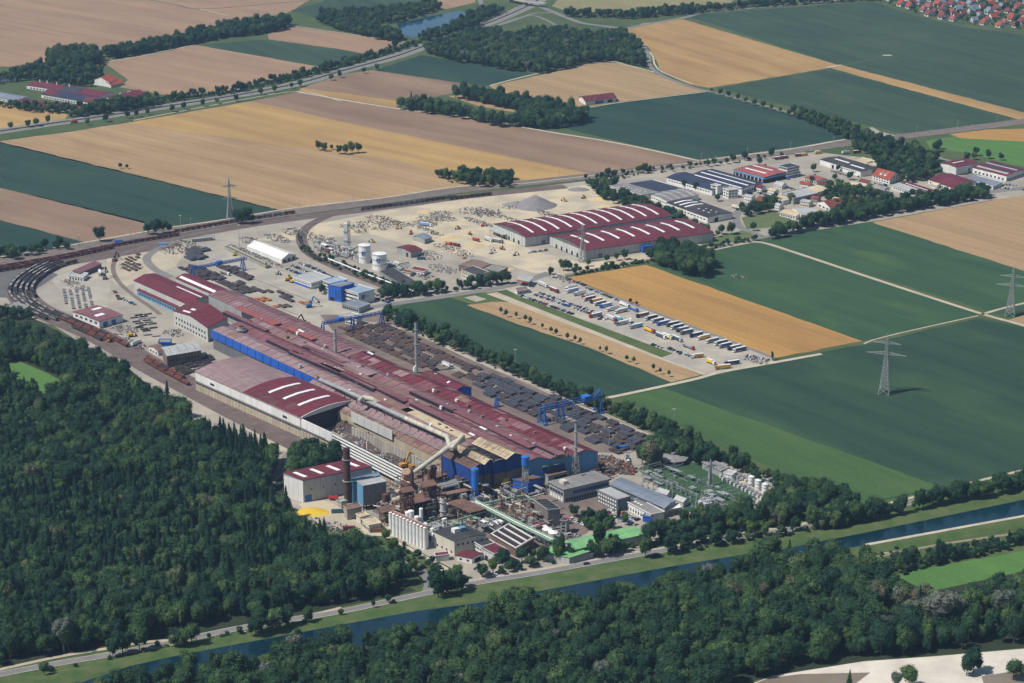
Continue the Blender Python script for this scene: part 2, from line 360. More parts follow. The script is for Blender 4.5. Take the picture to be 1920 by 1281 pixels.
sheet('clearing', [(0, 690), (30, 675), (90, 700), (125, 720), (115, 740), (90, 750), (100, 780), (80, 790), (70, 740), (20, 730)], fm['green_b'], .2, 'bright grassy clearing in the left forest')
sheet('clearing', [(178, 805), (200, 795), (230, 800), (225, 815), (195, 820)], fm['green_b'], .2, 'small bright clearing in the left forest')
# water
sheet('canal_water', [(60, 1310), (300, 1231), (500, 1190), (640, 1165), (893, 1131), (1070, 1094), (1280, 1052), (1460, 1031), (1613, 1001), (1925, 936), (2200, 880), (2200, 920), (1925, 971), (1625, 1027), (1280, 1092), (1070, 1135), (893, 1172), (640, 1222), (300, 1288), (100, 1336), (-300, 1420), (-300, 1390)], water, .12, 'deep blue water of the straight canal')
sheet('lake_water', [(744, 46), (790, 34), (862, 20), (880, 26), (848, 50), (800, 64), (775, 71), (755, 64)], lakew, .12, 'small blue lake beside the highway')
sheet('river_bar', [(1360, 1300), (1450, 1267), (1620, 1240), (1750, 1231), (1925, 1216), (2200, 1190), (2200, 1420), (1300, 1420)], whiteg, .16, 'white shingle bar of the river')
sheet('river_water', [(1380, 1295), (1440, 1272), (1500, 1264), (1632, 1261), (1600, 1285), (1560, 1330), (1300, 1420), (1250, 1400)], silt, .2, 'brown shallow river arm')
sheet('river_water', [(1840, 1268), (1925, 1255), (2100, 1240), (2100, 1330), (1850, 1300)], silt, .2, 'brown shallow water at the right corner')
bank = [G(p) for p in ((-100, 1298), (60, 1279), (300, 1224), (467, 1192), (640, 1160), (807, 1130), (973, 1104), (1173, 1067), (1280, 1048), (1450, 1020), (1613, 990), (1925, 925), (2200, 870))]
bank = smoothline(bank, 4)
ribbon('canal_bank', bank, 0, bankg, 0, 'grassy dike on the works side of the canal', prof=[(-9, .14), (-5, .9), (-2, 1.5), (1.5, 1.5), (7, .15)])
bank2 = smoothline([G(p) for p in ((1560, 1043), (1625, 1032), (1700, 1019), (1925, 978), (2200, 930))], 4)
ribbon('canal_bank', bank2, 0, bankg, 0, 'far dike of the canal with a path', prof=[(-9, .15), (-2, 2.2), (3, 2.2), (8, .15)])
# roads
def road(px, w, m, label, z=.24, name='road', k=5): return ribbon(name, line_px(px, k), w, m, z, label)
hw = [(-160, 270), (-60, 256), (0, 247), (100, 232), (200, 218), (320, 199), (440, 180), (560, 157), (640, 134), (740, 107), (800, 85), (870, 60), (930, 38), (985, 14), (1010, 0), (1060, -35)]
HW = line_px(hw, 4)
road(hw, 34, verge, 'grass bed of the dual carriageway', .18, 'verge')
ribbon('road', HW, 11.5, asph, .26, 'far carriageway of the highway', off=9)
ribbon('road', HW, 11.5, asph, .26, 'near carriageway of the highway', off=-8)
markw = stdmat('road paint', (.75, .74, .70), fine=0)
for off, lb in ((9, 'far'), (-8, 'near')):
    for e in (-5.2, 5.2): ribbon('lane_marking', HW, .35, markw, .30, 'white edge line of the %s carriageway' % lb, off=off+e)
ribbon('median', HW, 3.2, stdmat('median shrubs', (.04, .05, .035), (.09, .06, .05), .3), 0, 'dark planted median of the highway', off=.5, prof=[(-1.5, .3), (-.8, 1.3), (.8, 1.3), (1.5, .3)])
road([(985, 8), (1010, 12), (1040, 24), (1090, 43), (1140, 50), (1168, 55), (1200, 48), (1280, 34), (1330, 22), (1450, 12), (1700, -10)], 12, asph, 'link road at the interchange')
road([(1168, 56), (1190, 70), (1206, 86), (1216, 104), (1218, 122), (1238, 140), (1295, 163), (1342, 174), (1420, 195), (1500, 217), (1590, 242), (1650, 258), (1715, 276), (1760, 296), (1850, 320)], 7.5, asph, 'tree lined country road')
road([(1206, 88), (1223, 104), (1228, 122), (1245, 137), (1300, 158)], 3, trackm, 'cycle path beside the road bend', .23)
road([(895, -30), (900, 0), (905, 14), (898, 26)], 9, asph, 'short slip road beyond the lake')
road([(870, 66), (900, 58), (960, 40), (1000, 26), (1040, 24)], 7, asph, 'slip road climbing to the interchange', .28)
road([(930, 48), (990, 30), (1020, 36), (1060, 55), (1110, 55)], 6, asph, 'slip road loop at the interchange', .29)
road([(555, 172), (640, 187), (745, 204), (870, 219), (1020, 246), (1160, 269), (1312, 302)], 5, trackm, 'chalk track along the great field', .22, 'track')
road([(1312, 302), (1380, 293), (1480, 280), (1560, 266), (1605, 259)], 5, trackm, 'chalk track beside the railway', .22, 'track')
road([(280, 0), (330, 9), (375, 17), (500, 8), (640, -5)], 3, stdmat('dry ditch', (.06, .08, .05)), 'thin ditch across the far stubble', .2, 'track')
road([(375, 17), (430, 30)], 3, trackm, 'thin pale track in the far stubble', .2, 'track')
road([(0, 37), (60, 48), (130, 62), (200, 68)], 3, fm['wheat_c'], 'faint wheel track in the far stubble', .2, 'track')
road([(0, 45), (60, 58), (125, 70)], 3, fm['wheat_c'], 'second faint wheel track in the far stubble', .2, 'track')
road([(918, 161), (1000, 140), (1120, 117), (1150, 116), (1175, 122), (1235, 138)], 4, trackm, 'white track round the barn field', .22, 'track')
road([(1060, 205), (1100, 202), (1165, 192), (1325, 172)], 3, trackm, 'thin track from the barn', .2, 'track')
road([(1550, 127), (1578, 122)], 6, trackm, 'short white culvert at the field corner', .22, 'track')
road([(1655, 104), (1672, 104)], 8, trackm, 'short white concrete pad at the field corner', .22, 'track')
road([(640, 190), (560, 172), (440, 190), (235, 229)], 3, trackm, 'faint track below the highway', .2, 'track')
road([(500, 50), (545, 49), (640, 62), (768, 80)], 3, trackm, 'pale track behind the lake field', .2, 'track')
road([(193, 116), (250, 108), (330, 92), (365, 84)], 3, trackm, 'track behind the farm field', .2, 'track')
road([(-60, 275), (0, 263), (130, 247), (250, 226)], 3, fm['green_m'], 'grass margin below the highway', .2, 'verge')
road([(1340, 468), (1390, 458), (1428, 455), (1500, 477), (1650, 527), (1838, 588), (1930, 614), (2200, 700)], 5.5, gravel, 'long pale farm track with crossing', .22, 'track')
road([(1835, 592), (1700, 622), (1640, 637), (1620, 645)], 2.2, gravel, 'thin footpath across the dark crop', .2, 'track')
road([(1840, 590), (1890, 576), (1960, 560)], 4, gravel, 'track towards the pylon at the right', .22, 'track')
road([(1130, 748), (1180, 738), (1300, 712), (1352, 698), (1452, 680), (1540, 664)], 5, trackm, 'chalk track from the belt to the lorry park', .24, 'track')
road([(685, 578), (740, 570), (850, 554), (935, 540), (985, 528), (1030, 512)], 11, asph, 'works approach road', .26)
road([(1060, 516), (1160, 497), (1260, 480), (1340, 466), (1400, 452), (1440, 444), (1500, 432)], 6, asph, 'factory road along the maroon halls', .25)
road([(1045, 517), (1240, 591), (1450, 671)], 5, asph, 'grey lane between lorry park and stubble', .22)
road([(1400, 455), (1420, 440), (1390, 428), (1380, 405), (1400, 385), (1450, 370)], 9, asph, 'side street in the trading estate', .27)
road([(1850, 320), (1790, 345), (1840, 360), (1925, 352), (2050, 340)], 12, asph, 'street at the right end of the trading estate', .27)
CR = [(-200, 1300), (-60, 1278), (0, 1265), (100, 1246), (200, 1229), (320, 1206), (430, 1182), (510, 1168), (640, 1147), (770, 1119), (850, 1102), (900, 1092), (1000, 1076), (1100, 1058), (1200, 1040), (1260, 1030), (1350, 1014), (1450, 999), (1530, 984), (1620, 964), (1700, 945), (1780, 926), (1850, 907), (1925, 890), (2200, 830)]
CRP = line_px(CR, 4)
ribbon('road', CRP, 7.5, asph, .26, 'grey canal road past the works')
for e in (-3.3, 3.3): ribbon('lane_marking', CRP, .25, markw, .30, 'white edge line of the canal road', off=e)
ribbon('cycle_path', line_px([(-60, 1270), (0, 1256), (90, 1236), (150, 1225), (280, 1204), (345, 1199), (470, 1177), (560, 1160), (640, 1140)], 4), 3.5, gravel, .25, 'pale cycle path above the canal road')
ribbon('cycle_path', line_px([(880, 1090), (1000, 1071), (1100, 1053), (1200, 1035), (1280, 1022), (1350, 1006), (1450, 992), (1530, 977), (1700, 936), (1920, 882), (2100, 848)], 4), 3.5, gravel, .25, 'pale cycle path between works and canal road')
road([(800, 1112), (806, 1098), (800, 1082), (782, 1066), (768, 1052)], 8, asph, 'side road into the plant', .27)
road([(500, 912), (520, 890), (530, 870), (545, 850)], 8, asph, 'forest road to the scrap yard', .27)
road([(720, 1004), (760, 1025), (830, 1063), (885, 1090)], 3, trackm, 'pale path along the plant fence', .24, 'path')
road([(802, 1078), (835, 1068)], 2.5, trackm, 'short pale footpath by the silo row', .24, 'path')
road([(1623, 1027), (1700, 1013), (1925, 972), (2200, 925)], 3.5, trackm, 'path on the far dike', 2.3, 'path')
road([(1650, 1038), (1720, 1022), (1780, 1006), (1925, 984), (2200, 940)], 4, trackm, 'second pale path beyond the canal', .24, 'path')
road([(1620, 1050), (1760, 1022), (1925, 998), (2200, 955)], 3.5, stdmat('dry path', (.25, .22, .14)), 'dry path beside the young trees', .24, 'path')
road([(640, 600), (760, 618), (900, 680), (1000, 722), (1100, 768), (1220, 818), (1290, 848)], 6, conc, 'perimeter lane behind the steel store', .27)
road([(1370, 868), (1440, 897), (1480, 915), (1475, 930), (1440, 942)], 7, conc, 'lane round the white tank pad', .27)
# railways
RW = [(-120, 512), (0, 491), (120, 470), (250, 448), (350, 430), (450, 413), (560, 397), (700, 379), (850, 358), (960, 346), (1100, 331), (1250, 312), (1400, 294), (1560, 273), (1640, 262), (1700, 255), (1800, 243), (1925, 227), (2200, 190)]
RWP = line_px(RW, 4)
ribbon('railway_bed', RWP, 26, ballast, .2, 'ballast bed of the main railway')
def rails(P, off, lab):
    for e in (-.75, .75): ribbon('rail', P, .22, railm, .42, 'steel rail of the %s' % lab, off=off+e)
for off, lab in ((9, 'farthest main track'), (4.5, 'second main track'), (-1, 'third main track'), (-6, 'nearest main track')): rails(RWP, off, lab)
road([(0, 482), (120, 462), (300, 430), (420, 412), (560, 389), (720, 371), (860, 350), (985, 344), (1310, 304)], 3.5, trackm, 'pale service track above the railway', .23, 'track')
E2 = [(-120, 530), (0, 507), (120, 486), (230, 463), (330, 446), (450, 425), (560, 409), (700, 392), (850, 372), (940, 362), (1060, 350)]
ribbon('railway_bed', line_px(E2, 4), 20, ballastd, .22, 'dark ballast of the freight sidings')
for off in (-6, 0, 6): rails(line_px(E2, 4), off, 'freight siding')
CUR = [(420, 428), (330, 447), (270, 462), (225, 480), (212, 500), (220, 525), (245, 550), (285, 578), (300, 590)]
ribbon('railway_bed', line_px(CUR, 6), 5, ballast, .24, 'single curved track to the rolling mill'); rails(line_px(CUR, 6), 0, 'curved mill track')
CUR2 = [(330, 452), (295, 468), (275, 485), (290, 505), (320, 520)]
ribbon('railway_bed', line_px(CUR2, 6), 9, asph, .24, 'curved grey lane beside the mill track')
LOOP = [(330, 455), (200, 478), (120, 492), (80, 507), (48, 530), (40, 553), (70, 580), (120, 602), (180, 628), (230, 655), (290, 690), (350, 722), (450, 775), (560, 830), (640, 870)]
LP = line_px(LOOP, 6)
ribbon('railway_bed', LP, 30, ballastd, .21, 'broad dark ballast of the curved wagon sidings')
for off in (-11, -5.5, 0, 5.5, 11): rails(LP, off, 'curved wagon siding')
SP = [(640, 395), (600, 412), (572, 430), (565, 450), (580, 475), (620, 497), (690, 525), (750, 548), (790, 552)]
SPP = line_px(SP, 6)
ribbon('railway_bed', SPP, 12, ballastd, .24, 'ballast of the curved gas works siding'); rails(SPP, -2.5, 'gas works siding'); rails(SPP, 2.5, 'gas works siding')
# haze
hb = MB(); hb.box(-9000, 9000, -1500, 13000, -1.0, H+40)
hz = hb.obj('haze', NT('air haze').m); tag(hz, 'thin blue summer haze over the whole plain', kind='stuff')
hm = hz.data.materials[0].node_tree; hm.nodes.remove(hm.nodes['Principled BSDF'])
pv = hm.nodes.new('ShaderNodeVolumePrincipled'); pv.inputs['Color'].default_value = (.42, .66, 1, 1); pv.inputs['Density'].default_value = 4.2e-5; pv.inputs['Anisotropy'].default_value = .1
hm.links.new(pv.outputs[0], hm.nodes['Material Output'].inputs['Volume'])
# ---------------------------------------------------------------- trees
def leafmat(name, cols, warm=(.10, .10, .03)):
    n = NT(name); oi = n.n('ShaderNodeObjectInfo')
    g = n.noise(n.pos(.025, .025, .025), 1, 3, .6); f = n.noise(n.pos(.9, .9, .9), 1, 2, .6)
    r = n.n('ShaderNodeValToRGB'); r.color_ramp.interpolation = 'LINEAR'
    e = r.color_ramp.elements
    while len(e) < len(cols): e.new(.5)
    for i, c in enumerate(cols): e[i].position = c[0]; e[i].color = c[1]+(1,)
    m = n.n('ShaderNodeMath', operation='MULTIPLY_ADD'); n.l(oi.outputs['Random'], m.inputs[0]); m.inputs[1].default_value = .8
    n.l(n.rng(g, .3, .7, -.12, .3), m.inputs[2]); n.l(m.outputs[0], r.inputs[0])
    c = n.mix(1.0, r.outputs[0], n.grey(n.rng(f, .25, .75, .6, 1.45)), 'MULTIPLY')
    n.done(c, .9, .12)
    # a little light passes through leaves
    tr = n.n('ShaderNodeBsdfTranslucent'); n.l(c, tr.inputs[0]); ms = n.n('ShaderNodeMixShader'); ms.inputs[0].default_value = .3
    out = n.t.nodes['Material Output']; n.l(n.b.outputs[0], ms.inputs[1]); n.l(tr.outputs[0], ms.inputs[2]); n.l(ms.outputs[0], out.inputs['Surface'])
    return n.m
LEAF = leafmat('leaves', [(0, (.017, .050, .034)), (.25, (.027, .068, .040)), (.55, (.041, .090, .043)), (.76, (.064, .12, .048)), (.9, (.10, .165, .06)), (1, (.13, .13, .085))])
LEAFC = leafmat('needles', [(0, (.015, .048, .038)), (.4, (.022, .060, .042)), (.8, (.033, .076, .045)), (1, (.045, .095, .05))])
LEAFP = leafmat('pale leaves', [(0, (.10, .13, .10)), (.5, (.14, .16, .13)), (1, (.17, .18, .15))])
LEAFY = leafmat('light leaves', [(0, (.06, .115, .03)), (.5, (.085, .15, .04)), (1, (.11, .17, .045))])
BARK = stdmat('bark', (.12, .10, .08), (.07, .06, .05), 1.0, rough=.95, obj=True)
BARKP = stdmat('pale bark', (.36, .35, .31), (.2, .19, .17), 1.0, rough=.95, obj=True)
def crown_mesh(name, seed, h, w, base, nlobe, nleaf, size, kind, mat):
    r = random.Random(seed); vs = []; fs = []
    def leaf(p, nrm, s):
        nrm = (nrm+Vector((r.gauss(0, .55), r.gauss(0, .55), r.gauss(0, .5)))).normalized()
        u = nrm.orthogonal().normalized(); a = r.uniform(0, 6.28); v = nrm.cross(u)
        u, v = u*math.cos(a)+v*math.sin(a), v*math.cos(a)-u*math.sin(a)
        s1 = s*r.uniform(.6, 1.25); s2 = s*r.uniform(.45, .95); i = len(vs)
        vs.extend([p-u*s1, p-v*s2*.9+nrm*.1*s, p+u*s1*.95, p+v*s2]); fs.append((i, i+1, i+2, i+3))
    def blob(c, rx, rz, k=.82):
        b0 = len(vs); n = 7; m = 5
        for j in range(1, m):
            t = math.pi*j/m
            for i in range(n):
                q = r.uniform(.85, 1.1)*k; a = 2*math.pi*(i+.5*(j % 2))/n
                vs.append(c+Vector((rx*q*math.sin(t)*math.cos(a), rx*q*math.sin(t)*math.sin(a), rz*q*math.cos(t))))
        vs.append(c+Vector((0, 0, rz*k))); vs.append(c-Vector((0, 0, rz*k))); T = len(vs)-2
        for j in range(m-2):
            for i in range(n):
                a = b0+j*n+i; b = b0+j*n+(i+1) % n; fs.append((a, a+n, b+n, b))
        for i in range(n):
            fs.append((T, b0+i, b0+(i+1) % n)); fs.append((T+1, b0+(m-2)*n+(i+1) % n, b0+(m-2)*n+i))
    if kind == 'conifer':
        L = h-base; k = 9; b0 = len(vs)
        for j in range(7):
            z = base+L*.06+L*.9*j/6; rr = w*(1-j/6.0)**.85*.62+.05
            for i in range(k): a = 2*math.pi*i/k; q = r.uniform(.8, 1.15); vs.append(Vector((rr*q*math.cos(a), rr*q*math.sin(a), z)))
        for j in range(6):
            for i in range(k): a = b0+j*k+i; b = b0+j*k+(i+1) % k; fs.append((a, b, b+k, a+k))
        for i in range(nleaf):
            t = r.random()**1.35; z = base+L*t; a = r.uniform(0, 6.28)
            rr = w*((1-t)**.9)*(.72+.42*r.random())+.1; dv = Vector((math.cos(a), math.sin(a), 0))
            leaf(dv*rr+Vector((0, 0, z)), (dv+Vector((0, 0, .75))).normalized(), size*(.6+.7*(1-t)))
    else:
        lobes = [(Vector((0, 0, base+(h-base)*.5)), w*.74, (h-base)*.40)]
        for i in range(nlobe):
            a = 6.28*i/nlobe+r.uniform(-.5, .5); t = r.uniform(.2, .95); rad = w*r.uniform(.36, .60)
            lobes.append((Vector((math.cos(a)*rad, math.sin(a)*rad, base+(h-base)*(.18+.62*t))), w*r.uniform(.32, .50), (h-base)*r.uniform(.16, .26)))
        tot = sum(l[1]*l[2] for l in lobes)
        for c, rx, rz in lobes:
            blob(c, rx, rz)
            for i in range(int(nleaf*rx*rz/tot)):
                d = Vector((r.gauss(0, 1), r.gauss(0, 1), r.gauss(.25, 1))).normalized()
                q = r.uniform(.84, 1.16)
                leaf(c+Vector((d.x*rx*q, d.y*rx*q, d.z*rz*q)), d, size)
    return mesh(name, vs, fs, mat)
def trunk_mesh(name, h, r0, mat, seed=0, limbs=3):
    r = random.Random(seed); b = MB()
    b.tube([(0, 0, -.2), (.15, .1, h*.35), (.1, -.1, h*.7), (0, .1, h)], [r0, r0*.8, r0*.55, r0*.25], 7)
    for i in range(limbs):
        a = r.uniform(0, 6.28); z = h*r.uniform(.35, .65); L = h*r.uniform(.22, .34)
        b.tube([(0, 0, z), (math.cos(a)*L*.6, math.sin(a)*L*.6, z+L*.5), (math.cos(a)*L, math.sin(a)*L, z+L*.95)], [r0*.45, r0*.3, r0*.12], 5)
    return b.mesh(name, mat)
KINDS = {}
def treekind(key, crown, trunk): KINDS[key] = (crown, trunk)
for i in range(5):
    treekind('dec%d' % i, crown_mesh('crown', 10+i, 15.5+i*1.5, 6.3+.5*(i % 3), 2.5, 9+i, 1050, .54, 'd', LEAF), trunk_mesh('trunk', 13, .38, BARK, i))
for i in range(3):
    treekind('con%d' % i, crown_mesh('crown', 30+i, 22+i*2, 3.3+.25*i, 4.5+i, 0, 460, .72, 'conifer', LEAFC), trunk_mesh('trunk', 19, .3, BARK, i, 0))
treekind('pop0', crown_mesh('crown', 41, 21, 3.1, 2.0, 9, 520, .55, 'd', LEAF), trunk_mesh('trunk', 17, .35, BARK, 3))
treekind('pale0', crown_mesh('crown', 51, 19, 5.8, 5.0, 9, 460, .55, 'd', LEAFP), trunk_mesh('trunk', 16, .5, BARKP, 4, 6))
treekind('lite0', crown_mesh('crown', 61, 14, 4.6, 2.0, 8, 560, .55, 'd', LEAFY), trunk_mesh('trunk', 10, .3, BARK, 5))
treekind('bush0', crown_mesh('crown', 71, 4.6, 3.0, .1, 5, 190, .48, 'd', LEAF), trunk_mesh('trunk', 2.5, .12, BARK, 6))
treekind('bush1', crown_mesh('crown', 72, 3.6, 2.4, .1, 4, 150, .42, 'd', LEAFY), trunk_mesh('trunk', 2, .1, BARK, 7))
treekind('young0', crown_mesh('crown', 81, 6.6, 1.7, 1.6, 4, 130, .36, 'd', LEAF), trunk_mesh('trunk', 4.6, .1, BARK, 8))
treekind('small0', crown_mesh('crown', 91, 9.5, 3.5, 1.6, 6, 300, .5, 'd', LEAF), trunk_mesh('trunk', 6.5, .22, BARK, 9))
KEYS = list(KINDS)
pick = bpy.data.collections.new('tree_kinds')
for i, k in enumerate(KEYS):
    b = bmesh.new(); b.from_mesh(KINDS[k][0]); n0 = len(b.faces); b.from_mesh(KINDS[k][1])
    b.faces.ensure_lookup_table()
    for f in b.faces[n0:]: f.material_index = 1
    me = bpy.data.meshes.new('tree'); b.to_mesh(me); b.free(); me.materials.append(KINDS[k][0].materials[0]); me.materials.append(KINDS[k][1].materials[0])
    KINDS[k] = KINDS[k]+(me,)
    pick.objects.link(bpy.data.objects.new('tree_kind_%02d' % i, me))
def gngroup():
    g = bpy.data.node_groups.new('scatter trees', 'GeometryNodeTree')
    g.interface.new_socket('Geometry', in_out='INPUT', socket_type='NodeSocketGeometry')
    g.interface.new_socket('Geometry', in_out='OUTPUT', socket_type='NodeSocketGeometry')
    N = g.nodes.new; l = g.links.new
    i = N('NodeGroupInput'); o = N('NodeGroupOutput'); ci = N('GeometryNodeCollectionInfo'); ci.inputs[0].default_value = pick
    ci.inputs['Separate Children'].default_value = True; ci.inputs['Reset Children'].default_value = True
    ip = N('GeometryNodeInstanceOnPoints'); ip.inputs['Pick Instance'].default_value = True
    def at(nm, ty):
        a = N('GeometryNodeInputNamedAttribute'); a.data_type = ty; a.inputs[0].default_value = nm; return a.outputs['Attribute']
    m2p = N('GeometryNodeMeshToPoints'); l(i.outputs[0], m2p.inputs[0]); l(m2p.outputs[0], ip.inputs['Points'])
    l(ci.outputs[0], ip.inputs['Instance']); l(at('k', 'INT'), ip.inputs['Instance Index'])
    l(at('r', 'FLOAT_VECTOR'), ip.inputs['Rotation']); l(at('s', 'FLOAT_VECTOR'), ip.inputs['Scale'])
    l(ip.outputs[0], o.inputs[0]); return g
GN = gngroup()
def poly_pts(px, step, seed=0, jit=.42, world=False):
    P = [(G(p).x, G(p).y) for p in px] if not world else px
    xs = [p[0] for p in P]; ys = [p[1] for p in P]; rg = np.random.default_rng(seed)
    nx = int((max(xs)-min(xs))/step)+2; ny = int((max(ys)-min(ys))/(step*.87))+2
    gx, gy = np.meshgrid(np.arange(nx), np.arange(ny)); X = min(xs)+(gx+.5*(gy % 2))*step; Y = min(ys)+gy*step*.87
    X = X+rg.uniform(-jit, jit, X.shape)*step; Y = Y+rg.uniform(-jit, jit, Y.shape)*step
    k = inpoly(X, Y, P); return np.stack([X[k], Y[k]], 1)
def visible(p, m=25):       # inside the photographed area of the plain
    dy, dz = p[1], -H; f = dy*_c-dz*_s; u = dy*_s+dz*_c
    X = 960+p[0]/f*F; Y = 640.5-u/f*F
    return X, Y
def forest(name, pts, kinds, weights, label, smin=.8, smax=1.2, seed=0, z=0.1):
    rg = np.random.default_rng(seed); n = len(pts)
    vs = np.zeros((n, 3)); vs[:, :2] = pts; vs[:, 2] = z
    me = bpy.data.meshes.new(name); me.from_pydata(vs.tolist(), [], [])
    w = np.array(weights, float); w /= w.sum(); idx = rg.choice([KEYS.index(k) for k in kinds], n, p=w)
    me.attributes.new('k', 'INT', 'POINT').data.foreach_set('value', idx.astype(np.int32))
    rr = np.zeros((n, 3)); rr[:, 2] = rg.uniform(0, 6.28, n); rr[:, 0] = rg.normal(0, .03, n); rr[:, 1] = rg.normal(0, .03, n)
    me.attributes.new('r', 'FLOAT_VECTOR', 'POINT').data.foreach_set('vector', rr.astype(np.float32).ravel())
    a = rg.uniform(smin, smax, n); s = np.stack([a*rg.uniform(.75, 1.25, n), a*rg.uniform(.75, 1.25, n), a*rg.uniform(.8, 1.15, n)], 1)
    me.attributes.new('s', 'FLOAT_VECTOR', 'POINT').data.foreach_set('vector', s.astype(np.float32).ravel())
    o = link(name, me); m = o.modifiers.new('scatter', 'NODES'); m.node_group = GN
    tag(o, label, kind='stuff'); return o
def tree(key, loc, s, label, group=None, name='tree', parts=True, hs=1.0, cat='tree'):
    c, t, j = KINDS[key]; rz = rnd.uniform(0, 6.28)
    if parts:
        o = empty(name, loc, rz); link('crown', c, o); link('trunk', t, o)
    else: o = link(name, j, None, loc, rz)
    o.scale = (s*rnd.uniform(.9, 1.1), s*rnd.uniform(.9, 1.1), s*hs)
    tag(o, label, cat, group); return o
DEC = ['dec0', 'dec1', 'dec2', 'dec3', 'dec4']
LF = [(-160, 625), (40, 632), (100, 652), (160, 676), (232, 712), (280, 752), (330, 775), (360, 815), (420, 830), (500, 850), (515, 868), (500, 925), (528, 962), (560, 998), (600, 1018), (640, 1032), (700, 1046), (722, 1062), (772, 1100), (700, 1118), (640, 1132), (500, 1155), (300, 1188), (250, 1203), (80, 1232), (0, 1247), (-160, 1270)]
CL = [(0, 690), (30, 675), (90, 700), (125, 720), (115, 740), (90, 750), (100, 780), (80, 790), (70, 740), (20, 730)]
CL2 = [(178, 805), (200, 792), (235, 800), (225, 815), (195, 820)]
def minus(pts, *polys):
    for q in polys:
        P = [(G(p).x, G(p).y) for p in q]; pts = pts[~inpoly(pts[:, 0], pts[:, 1], P)]
    return pts
lf = minus(poly_pts(LF, 6.7, 1), CL, CL2)
CON = [(120, 930), (400, 900), (540, 960), (640, 1030), (600, 1070), (300, 1110), (100, 1100), (-60, 1080), (-60, 950)]
CONP = [(G(p).x, G(p).y) for p in CON]
incon = inpoly(lf[:, 0], lf[:, 1], CONP) & (np.random.default_rng(5).random(len(lf)) < .38)
CON2 = [(400, 800), (510, 840), (500, 900), (420, 870)]; c2 = [(G(p).x, G(p).y) for p in CON2]
incon |= inpoly(lf[:, 0], lf[:, 1], c2)
incon |= np.random.default_rng(6).random(len(lf)) < .12
forest('conifer_forest', lf[incon], ['con0', 'con1', 'con2'], [1, 1, 1], 'dense dark conifers of the left forest', .65, 1.0, 11)
forest('forest', lf[~incon], DEC+['lite0', 'pop0', 'bush0'], [3, 3, 3, 3, 2, .7, 1, .8], 'broadleaf canopy of the left forest', .55, 1.15, 12)
BF = [(-300, 1424), (300, 1286), (500, 1242), (600, 1226), (700, 1222), (860, 1176), (1000, 1144), (1090, 1152), (1200, 1128), (1280, 1104), (1400, 1070), (1560, 1050), (1640, 1075), (1690, 1132), (1740, 1148), (1850, 1124), (1925, 1110), (2200, 1060), (2200, 1185), (1925, 1208), (1750, 1224), (1620, 1234), (1450, 1262), (1360, 1290), (1200, 1420), (-300, 1600)]
bf = poly_pts(BF, 8.4, 2)
# the trees that show largest are single trees: the strip nearest the camera
XY = np.array([visible(p) for p in bf]); order = np.argsort(-XY[:, 1]); inside = [i for i in order if -10 < XY[i, 0] < 1930 and 1150 < XY[i, 1] < 1325]
single = inside[:150]; mask = np.ones(len(bf), bool); mask[single] = False
forest('riverside_forest', bf[mask], DEC+['lite0', 'pop0', 'pale0', 'con1', 'small0'], [3, 3, 3, 3, 3, 1.2, .9, .25, .35, 1], 'broadleaf canopy of the riverside forest', .62, 1.2, 13)
GA = 'single broadleaf trees at the front of the riverside forest'
for i in single:
    k = rnd.choices(DEC+['lite0', 'pop0', 'pale0'], [3, 3, 3, 3, 3, .9, .8, .35])[0]
    lab = {'lite0': 'light green broadleaf tree at the front of the riverside forest', 'pop0': 'slender dark broadleaf tree at the front of the riverside forest', 'pale0': 'silvery tree with thin foliage at the front of the riverside forest'}.get(k, 'dark round broadleaf tree at the front of the riverside forest')
    tree(k, (bf[i][0], bf[i][1], .1), rnd.uniform(.72, 1.18), lab, GA+' '+{'lite0': '(light)', 'pop0': '(slender)', 'pale0': '(silvery)'}.get(k, '(round)'))
# woods and belts elsewhere
def belt(name, px, step, kinds, wts, label, smin=.7, smax=1.05, seed=0): return forest(name, poly_pts(px, step, seed), kinds, wts, label, smin, smax, seed)
D3 = DEC+['small0', 'bush0']; W3 = [2, 2, 2, 2, 1, 2, 1]
belt('wood', [(795, 100), (840, 84), (880, 68), (905, 60), (960, 75), (1005, 66), (1040, 64), (1110, 72), (1168, 66), (1198, 90), (1208, 128), (1180, 122), (1150, 114), (1110, 118), (1020, 139), (960, 134), (860, 118)], 9.5, DEC+['pale0'], [3, 3, 3, 3, 2, .3], 'round wood inside the interchange', .7, 1.05, 21)
belt('wood', [(745, 205), (790, 196), (850, 212), (960, 238), (940, 240), (870, 225), (760, 208)], 9, DEC+['con0'], [2, 2, 2, 2, 2, 1], 'left half of the tree clump beside the barn', .7, 1.15, 22)
belt('wood', [(845, 185), (870, 180), (960, 195), (1060, 210), (1095, 222), (1100, 234), (1060, 240), (1020, 244), (960, 238), (985, 215), (890, 192)], 8.5, DEC, [2, 2, 2, 2, 2], 'right half of the tree clump beside the barn', .8, 1.15, 23)
belt('wood', [(590, 40), (640, 40), (745, 68), (760, 75), (740, 82), (640, 60)], 9, DEC, [2]*5, 'trees on the left shore of the lake', .6, .95, 24)
belt('wood', [(600, 30), (700, 25), (800, 14), (830, 16), (800, 28), (745, 44), (640, 52)], 9, DEC, [2]*5, 'trees behind the lake', .6, .9, 25)
belt('wood', [(880, 30), (905, 20), (945, 22), (900, 48), (850, 62), (800, 80), (780, 76), (850, 50)], 9, D3, W3, 'trees between the lake and the highway', .55, .9, 26)
belt('wood', [(430, 54), (500, 44), (545, 46), (540, 56), (480, 66), (420, 72), (300, 96), (205, 112), (195, 106), (300, 86)], 9, DEC, [2]*5, 'tall tree row behind the farm field', .75, 1.1, 27)
